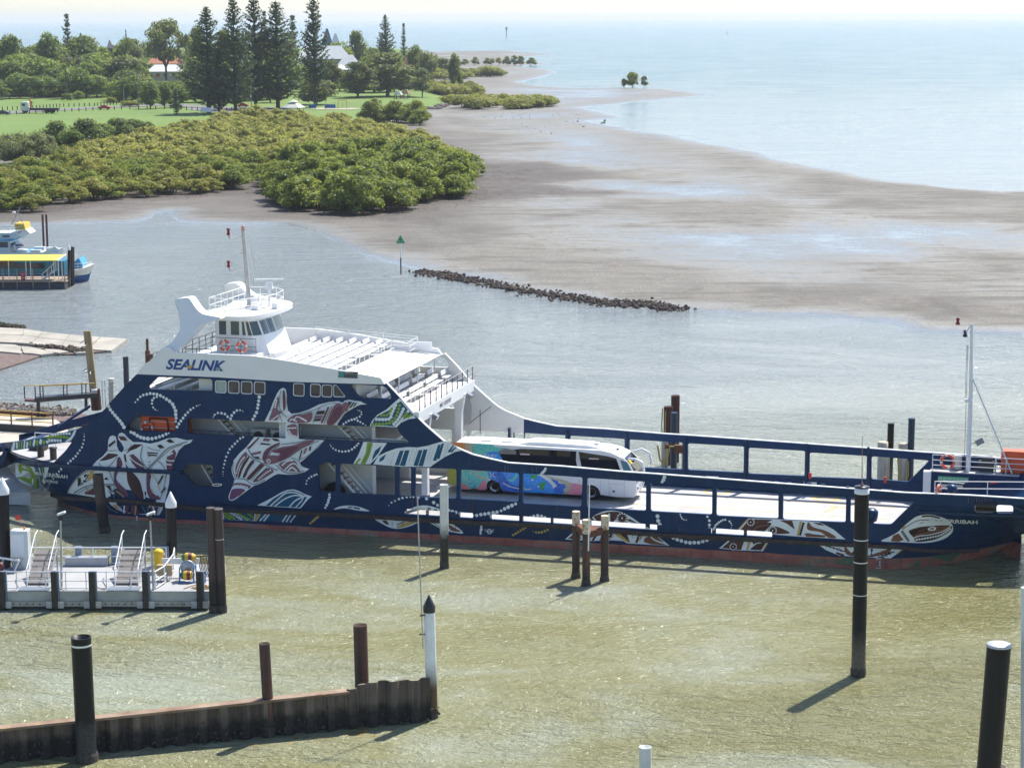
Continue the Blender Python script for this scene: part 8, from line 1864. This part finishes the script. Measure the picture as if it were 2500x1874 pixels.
for i in range(4):
    b = MB(); b.box((bx(230 + i * 42,d2),y2 + 3.2,bz(350,d2)),(.28,3.4,.9),ry=-.15); b.build('seat',M('yellow_seat',(.70,.48,.08),.5),wb)
b = MB(); b.box((bx(-340,d2),y2 + 3.2,bz(445,d2)),(bx(400,d2) - bx(-900,d2),4.2,.1)); b.build('top_deck',wht_c,wb)
rail('top_rail',[(bx(-300,d2),y2 + 1.1,bz(445,d2)),(bx(390,d2),y2 + 1.1,bz(430,d2))],(.4,.8),galv,wb,.025,1.1)
b = MB(); b.tube(bp(180,300,d2 + 2),bp(310,40,d2 + 2),.07,n=6); b.tube(bp(350,290,d2 + 2),bp(285,120,d2 + 2),.05,n=6); b.build('aerial_frame',M('grey_frame',(.35,.34,.32),.5),wb)
b = MB(); b.sphere(bp(215,120,d2 + 2),.3,10,5,sz=.5); b.build('radome',wht_c,wb)

# ------------------------------------------------------------------ navigation marks, rocks of the training wall, far boats
P = G(*D(866,592)); T_ = AT(*D(866,510),hypot(P.x,P.y))
t = thing('channel_beacon','green triangular channel beacon on a thin white pole beside the mudflat','beacon',P)
b = MB(); b.tube((0,0,-1),(0,0,2.2),.09,n=8); b.build('pole_foot',dark_steel,t)
b = MB(); b.tube((0,0,2.2),(0,0,T_.z - .4),.08,n=8); b.build('pole',cone_w,t)
gm = M('beacon_green',(.005,.26,.08),.45)
b = MB(); b.prism([[(-.62,T_.z - .95),(.62,T_.z - .95),(0,T_.z + .15)]],lambda x,y,k: (x,-.1 + .12 * k,y),1); b.build('green_triangle',gm,t)
b = MB()
for dx in (-.2,.2): b.box((dx,-.12,T_.z - .7),(.14,.02,.14))
b.build('beacon_mark',M('beacon_pale',(.35,.62,.45),.5),t)
RIDGE = D1((905,588),(960,594),(1000,603),(1060,612),(1130,628),(1210,639),(1280,650),(1340,658),(1400,656),(1430,662),(1460,668))
RP = [G(x,y,.2) for x,y in RIDGE]
def ridge_pt(r):
    i = min(len(RP) - 2,int(r.random() ** 1.0 * (len(RP) - 1))); f = r.random(); q = RP[i].lerp(RP[i + 1],f); w = (1.7 if i < 8 else .9)
    return q.x + r.gauss(0,.9),q.y + w * .6 + r.gauss(0,w * .8),max(.02,.10 + r.gauss(0,.09))
rocks('rock_ridge',1900,ridge_pt,.10,.30,rockd,4)
rocks('mud_stones',110,poly_pt(D1((1050,240),(1160,232),(1330,262),(1200,290),(900,270),(920,255)),.12),.12,.34,rockd,6)
rocks('shore_rocks',240,poly_pt(T3((270,512),(330,498),(440,482),(452,500),(380,522),(290,522)),.5),.35,.9,rockm,7)
rocks('mud_stones',26,poly_pt(D1((2040,688),(2130,684),(2150,694),(2100,700)),.08),.08,.24,rockd,8)
P = G(*D(1094,80)); t = thing('sea_beacon','tiny dark beacon post standing far out in the bay','beacon',P); b = MB(); b.tube((0,0,-1),(0,0,16),.8,n=6); b.box((0,0,15),(3.6,3.6,5)); b.build('post',dark_steel,t)
P = G(*D(1795,53)); t = thing('far_yacht','tiny white yacht near the horizon at upper right','yacht',P); L_ = P.length / FPX
b = MB(); b.box((0,0,1),(14 * L_ * 1.1,3,2.6),taper=1.1); b.build('hull',wht_c,t); b = MB(); b.tube((-1,0,2),(-1,0,17 * L_),.4 * L_,n=5); b.build('mast',wht_c,t)
P = G(1775,85); t = thing('sea_marker','tiny dark marker in the water below the far yacht','marker',P); b = MB(); b.tube((0,0,-1),(0,0,5),.9,n=6); b.build('post',dark_steel,t)

# ------------------------------------------------------------------ park: houses, shelters, cars, fences, poles
def on(x,y,z=2.1):
    P = G(x,y,z); return Vector((P.x,P.y,max(TZ(P.x,P.y),.5)))
roof_w = M('white_roof',(.66,.66,.64),.5,.06,.3); roof_o = M('orange_tile_roof',(.40,.15,.08),.8,.2,1.5); wall_w = M('cream_wall',(.62,.58,.50),.7,.05,.3); roof_b = M('brown_tile_roof',(.20,.085,.06),.8,.2,1.5)
def house(label,x0,x1,ytop,ybot,d,roof,wall,ridge=.35,depth=10,storeys=1,eave=.6):
    """a house d metres away filling pixels x0..x1, roof top at ytop, base hidden below ybot"""
    A_,B_ = AT(x0,ybot,d),AT(x1,ybot,d); zt = AT((x0 + x1) / 2,ytop,d + depth / 2).z; zb = AT((x0 + x1) / 2,ybot,d).z
    g = max(TZ((A_.x + B_.x) / 2,(A_.y + B_.y) / 2),1); w = (B_ - A_).length; c = (A_ + B_) / 2; ang = atan2(B_.y - A_.y,B_.x - A_.x)
    t = thing('house',label,'house',(c.x,c.y,g),ang); H_ = zt - g; hr = H_ * (1 - ridge)
    b = MB(); b.box((0,depth / 2,hr / 2),(w - 2 * eave,depth - 2 * eave,hr)); wl_ = b.build('wall',wall,t)
    b = MB(); q = min(w,depth) * .42
    b.add([(-w / 2,0,hr),(w / 2,0,hr),(w / 2,depth,hr),(-w / 2,depth,hr),(-w / 2 + q,depth / 2,H_),(w / 2 - q,depth / 2,H_)],[(0,1,5,4),(1,2,5),(2,3,4,5),(3,0,4),(3,2,1,0)]); b.build('roof',roof,t)
    n = max(2,int(w / 3.2))
    for s_ in range(storeys):
        for i in range(n):
            b = MB(); b.box((-w / 2 + w * (i + .5) / n,eave - .03,hr - 1.5 - 2.8 * s_),(w / n * .5,.06,1.2)); b.build('window',glass_dark,t)
    return t
house('house with an orange tiled roof half hidden behind the gum tree',356,452,132,172,1010,roof_o,wall_w,.30,14)
house('low white roofed cafe in front of the orange tiled house',358,450,158,184,985,roof_w,wall_w,.3,9)
house('long two storey house with a pale roof right of the bare trunked pine',722,858,112,142,1040,roof_w,M('grey_wall',(.42,.42,.40),.7,.05,.3),.35,12,2)
house('white hip roofed house in front of the long two storey house',816,888,134,158,985,roof_w,wall_w,.45,12)
house('low white roof below the white hip roofed house',816,850,158,170,960,roof_w,wall_w,.2,8)
house('brown tiled roof of the house by the shore, right of the great fig',972,1028,128,150,985,roof_b,wall_w,.45,12)
house('dark blue gabled building on the skyline right of the bare trunked pine',785,812,70,92,1120,M('blue_roof',(.02,.08,.16),.5),M('blue_wall',(.03,.10,.20),.6),.3,10)
house('small white roof on the skyline right of the dark blue building',806,832,82,92,1150,roof_w,wall_w,.3,8)
house('dark framed white window house peeping over the trees',260,276,98,112,1060,M('slate_roof',(.07,.07,.08),.6),M('slate_wall',(.08,.08,.09),.6),.2,8)
house('pale pink roof behind the trees at the far left',24,54,98,110,1120,M('pink_roof',(.42,.28,.24),.7),wall_w,.4,10)
house('grey roofed shed among the bushes at the left',92,136,196,214,905,M('grey_roof',(.34,.34,.35),.6),M('dark_wall',(.10,.06,.05),.8),.3,9)
house('low brown house with a grey roof at the left edge below the trees',-30,62,202,232,885,M('grey_roof',(.34,.34,.35),.6),M('brown_wall',(.10,.05,.035),.8),.3,9)
def tent(label,x,y,w,h,col,name='sunshade'):
    p = AT(x,y,955); t = thing(name,label,'sunshade',(p.x,p.y,p.z - h * .19)); k = 955 / FPX
    b = MB(); ww = w * k; hh = h * k; b.add([(-ww / 2,-2,0),(ww / 2,-2,0),(ww / 2,2,0),(-ww / 2,2,0),(0,0,hh)],[(0,1,4),(1,2,4),(2,3,4),(3,0,4)]); b.build('canopy',col,t)
    for sx in (-1,1):
        for sy in (-1.9,1.9): m = MB(); m.tube((sx * ww * .48,sy,0),(sx * ww * .48,sy,-4),.06,n=5); m.build('pole',galv,t)
orc = M('orange_canvas',(.70,.20,.06),.7)
for x,y,w,h,c,lb in ((480,181,34,6,orc,'orange sunshade row between the gum tree and the first pine'),(386,184,16,6,orc,'small orange sunshade in front of the white cafe'),(340,188,40,7,M('pale_blue_canvas',(.35,.50,.62),.7),'pale blue sunshade at the left of the white cafe')): tent(lb,x,y,w,h,c)
def shelter(label,x,ybase,w,h,tiers=1,col=None):
    P = on(x,ybase); k = hypot(P.x,P.y) / FPX; t = thing('park_shelter',label,'shelter',P); W_ = w * k; H_ = h * k; col = col or M('pale_green_roof',(.46,.48,.40),.6,.06,.5)
    hr = H_ * .52
    b = MB(); b.lathe([(W_ / 2,hr),(W_ * .20,H_ * (.80 if tiers > 1 else 1.0)),(.05,H_ * (.80 if tiers > 1 else 1.0) + .05)],6,smooth=False); b.lathe([(.05,hr - .08),(W_ / 2,hr - .05)],6,smooth=False); b.build('roof',col,t)
    if tiers > 1:
        b = MB(); b.lathe([(W_ * .22,H_ * .80 + .35),(.05,H_ * 1.02)],6,smooth=False); b.lathe([(W_ * .12,H_ * .78),(W_ * .12,H_ * .84)],6,smooth=False); b.build('roof_lantern',col,t)
    for i in range(6):
        a = i * pi / 3; b = MB(); b.tube((W_ * .40 * cos(a),W_ * .40 * sin(a),-.2),(W_ * .40 * cos(a),W_ * .40 * sin(a),hr + .1),.14,n=6); b.build('post',brail,t)
    b = MB(); b.lathe([(W_ * .5,.0),(W_ * .5,.10),(.05,.11)],12); b.build('floor',M('path_gravel',(.42,.36,.30),.9),t)
    b = MB(); b.box((-W_ * .2,0,.75),(1.8,.8,.08)); b.box((-W_ * .2,0,.4),(.2,.6,.7)); b.build('table',galv,t)
shelter('two tiered hexagonal park shelter with a pale roof on the lawn',717,284,59,38,2)
shelter('pale roofed park shelter by the great fig, left one of two',973,243,24,19)
shelter('brown thatch coloured park shelter by the great fig, right one of two',991,242,24,22,1,M('thatch_roof',(.34,.24,.15),.9,.2,2))
def car(label,x,y,w,col,flip=False):
    P = on(x,y); k = hypot(P.x,P.y) / FPX; L_ = w * k; s_ = L_ / 4.4; t = thing('parked_car',label,'car',P + Vector((0,0,.15)),.0 if not flip else pi); t.scale = (s_,s_,s_)
    b = MB(); b.prism([smooth_loop([(-2.2,.3),(-2.15,.85),(-1.4,1.0),(-.9,1.42),(.6,1.45),(1.3,.98),(2.1,.82),(2.2,.35)],2)],lambda x_,y_,q: (x_,-.85 + 1.7 * q,y_),1); b.build('body',col,t)
    for sy in (-.86,.86):
        b = MB(); b.prism([[(-1.2,1.0),(-.8,1.34),(.55,1.36),(1.05,1.0)]],lambda x_,y_,q: (x_,sy + (.0 if sy > 0 else -.02) + .02 * q,y_),1); b.build('side_window',glass_dark,t)
    for wx in (-1.35,1.35):
        for sy in (-.86,.7): b = MB(); b.lathe([(.01,0),(.33,0),(.33,.16),(.01,.16)],12,(wx,sy + .16,.33),M4=RY); b.build('wheel',tyre,t)
red_c = M('red_car_paint',(.50,.015,.03),.3); dkb = M('dark_blue_car_paint',(.015,.035,.09),.3)
car('red hatchback driving on the park road',256,271,29,red_c); car('dark blue car at the left edge on the park road',8,284,30,dkb); car('red car parked under the tall pines',593,264,26,red_c,True)
car('dark teal car half hidden behind the young pine',430,266,28,M('teal_car_paint',(.01,.06,.07),.3))
P = on(100,280); tk = thing('flatbed_truck','white cab flatbed truck with an orange crane on the park road','truck',P + Vector((0,0,.1)),pi); k = hypot(P.x,P.y) / FPX
Lt = 90 * k; tk.scale = (Lt / 9.5,) * 3
b = MB(); b.prism([[(3.0,.6),(3.0,2.75),(3.3,2.85),(4.6,2.8),(4.75,1.8),(4.75,.6)]],lambda x_,y_,q: (x_,-1.15 + 2.3 * q,y_),1); b.build('cab',wht_c,tk,bevel=.08)
b = MB(); b.box((4.74,0,2.1),(.05,2.0,.75)); b.build('windscreen',glass_dark,tk); b = MB(); b.box((4.0,1.16,2.1),(.8,.03,.6)); b.build('side_window',glass_dark,tk)
b = MB(); b.box((-.9,0,1.15),(7.4,2.3,.25)); b.box((-.9,0,.85),(7.2,.9,.35)); b.build('tray',dark_steel,tk)
b = MB(); b.beam((2.4,0,1.2),(2.4,0,3.1),.4); b.beam((2.4,0,3.1),(3.1,0,3.4),.3); b.beam((2.4,.3,1.2),(2.0,.4,2.9),.25); b.build('crane',orc,tk)
for wx in (3.9,-1.6,-2.9):
    for sy in (-1.1,.8): b = MB(); b.lathe([(.01,0),(.5,0),(.5,.3),(.01,.3)],14,(wx,sy + .3,.5),M4=RY); b.build('wheel',tyre,tk)
# bollard fences each side of the road
bol = MB(); bol.box((0,0,.45),(.22,.22,1.0)); bol_me = bol.build('bollard_source',M('bollard_timber',(.07,.05,.04),.9)); bme = bol_me.data; bpy.data.objects.remove(bol_me)
def bollards(pts,n,label,group,sc_=1.3):
    P = [Vector(G(x,y,2.1)) for x,y in pts]; acc = [0]
    for a,c in zip(P,P[1:]): acc.append(acc[-1] + (c - a).length)
    for i in range(n):
        a = acc[-1] * (i + .5) / n; x = float(np.interp(a,acc,[p.x for p in P])); y = float(np.interp(a,acc,[p.y for p in P]))
        o = link('bollard',bme,loc=(x,y,TZ(x,y))); o.scale = (sc_,) * 3; tag(o,label,'bollard',group)
bollards(T1((0,1005),(150,1000),(330,990),(560,975),(850,968),(1050,955),(1250,950)),34,'short timber bollard in the row on the far side of the park road','bollards beyond the road')
bollards(T1((60,1045),(330,1030),(560,1020),(900,1005),(1100,997),(1500,992),(1900,1010)),30,'short timber bollard in the row on the near side of the park road','bollards on the lawn side')
bollards(T2((40,1000),(130,1005),(320,1010),(480,1000)),12,'short timber bollard in the row under the tall pines','bollards under the pines')
def pole(label,x,ytop,ybase,arms=False):
    P = on(x,ybase); T_ = AT(x,ytop,hypot(P.x,P.y)); t = thing('power_pole',label,'pole',P); H_ = T_.z - P.z
    b = MB(); b.tube((0,0,0),(0,0,H_),.17,.12,7); b.build('shaft',M('grey_pole',(.30,.29,.28),.7),t)
    if arms: b = MB(); b.beam((-.2,0,H_ - .4),(2.2,0,H_ - .2),.14); b.box((2.2,0,H_ - .25),(.8,.3,.15)); b.build('lamp_arm',galv,t)
    return P + Vector((0,0,H_))
a_ = pole('grey power pole between the round trees and the lawn',339,172,268); pole('street light pole in front of the pines by the car park',614,213,272,True)
pole('dark thin pole at the foot of the slope',303,213,258)
wire = M('wire',(.10,.10,.11),.6)
for k,(q0,q1,sag) in enumerate((((-20,196),(339,175),3.2),((-20,233),(303,216),2.2),((339,175),(440,176),1.0))):
    A_,B_ = AT(*q0,800),AT(*q1,800 if k else 745); b = MB(); pts = [A_.lerp(B_,i / 14) - Vector((0,0,sag * 4 * (i / 14) * (1 - i / 14))) for i in range(15)]; b.path(pts,.06,4); o = b.build('power_line',wire); tag(o,('upper sagging power line crossing the left hill','lower power line along the grass slope','short power line from the pole towards the pines')[k],'wire')
pb = M('play_blue',(.01,.10,.30),.5)
for x,w,lb in ((763,18,'blue playground panel at the foot of the bare trunked pine'),(806,26,'blue playground screen right of the bare trunked pine')):
    P = on(x,268); k = hypot(P.x,P.y) / FPX; t = thing('play_panel',lb,'playground',P); b = MB(); b.box((0,0,1.0),(w * k,.5,1.3)); b.build('panel',pb,t); b = MB(); b.tube((-w * k * .4,0,0),(-w * k * .4,0,2.2),.1,n=6); b.tube((w * k * .4,0,0),(w * k * .4,0,2.2),.1,n=6); b.build('frame',galv,t)
P = on(836,268); t = thing('swing_frame','swing frame on the pale playground path','swing',P); b = MB()
for sx in (-1.6,1.6): b.tube((sx,0,0),(sx * .9,0,3.2),.08,n=6)
b.tube((-1.5,0,3.2),(1.5,0,3.2),.08,n=6); b.tube((0,0,3.2),(0,0,.8),.04,n=5); b.box((0,0,.7),(.6,.3,.1)); b.build('frame',red_m,t)
P = on(503,283); t = thing('picnic_roof','small pale tilted roof at the lawn edge below the pines','shelter',P); b = MB(); b.box((0,0,1.8),(3.6,2.6,.15),rx=.5,ry=.1); b.build('roof',roof_w,t); b = MB(); b.tube((0,0,0),(0,0,1.8),.1,n=6); b.build('post',brail,t)
# ------------------------------------------------------------------ sea haze: one closed box of thin air round everything
b = MB(); b.box((0,15000,32),(70000,40000,68)); hm = bpy.data.materials.new('sea_haze'); hm.use_nodes = True; nt = hm.node_tree; nt.nodes.clear()
o_ = nt.nodes.new('ShaderNodeOutputMaterial'); v_ = nt.nodes.new('ShaderNodeVolumePrincipled'); v_.inputs['Density'].default_value = HAZE; v_.inputs['Color'].default_value = (.90,.95,1,1); v_.inputs['Anisotropy'].default_value = .2
nt.links.new(v_.outputs[0],o_.inputs['Volume']); b.build('haze',hm,kind='stuff')
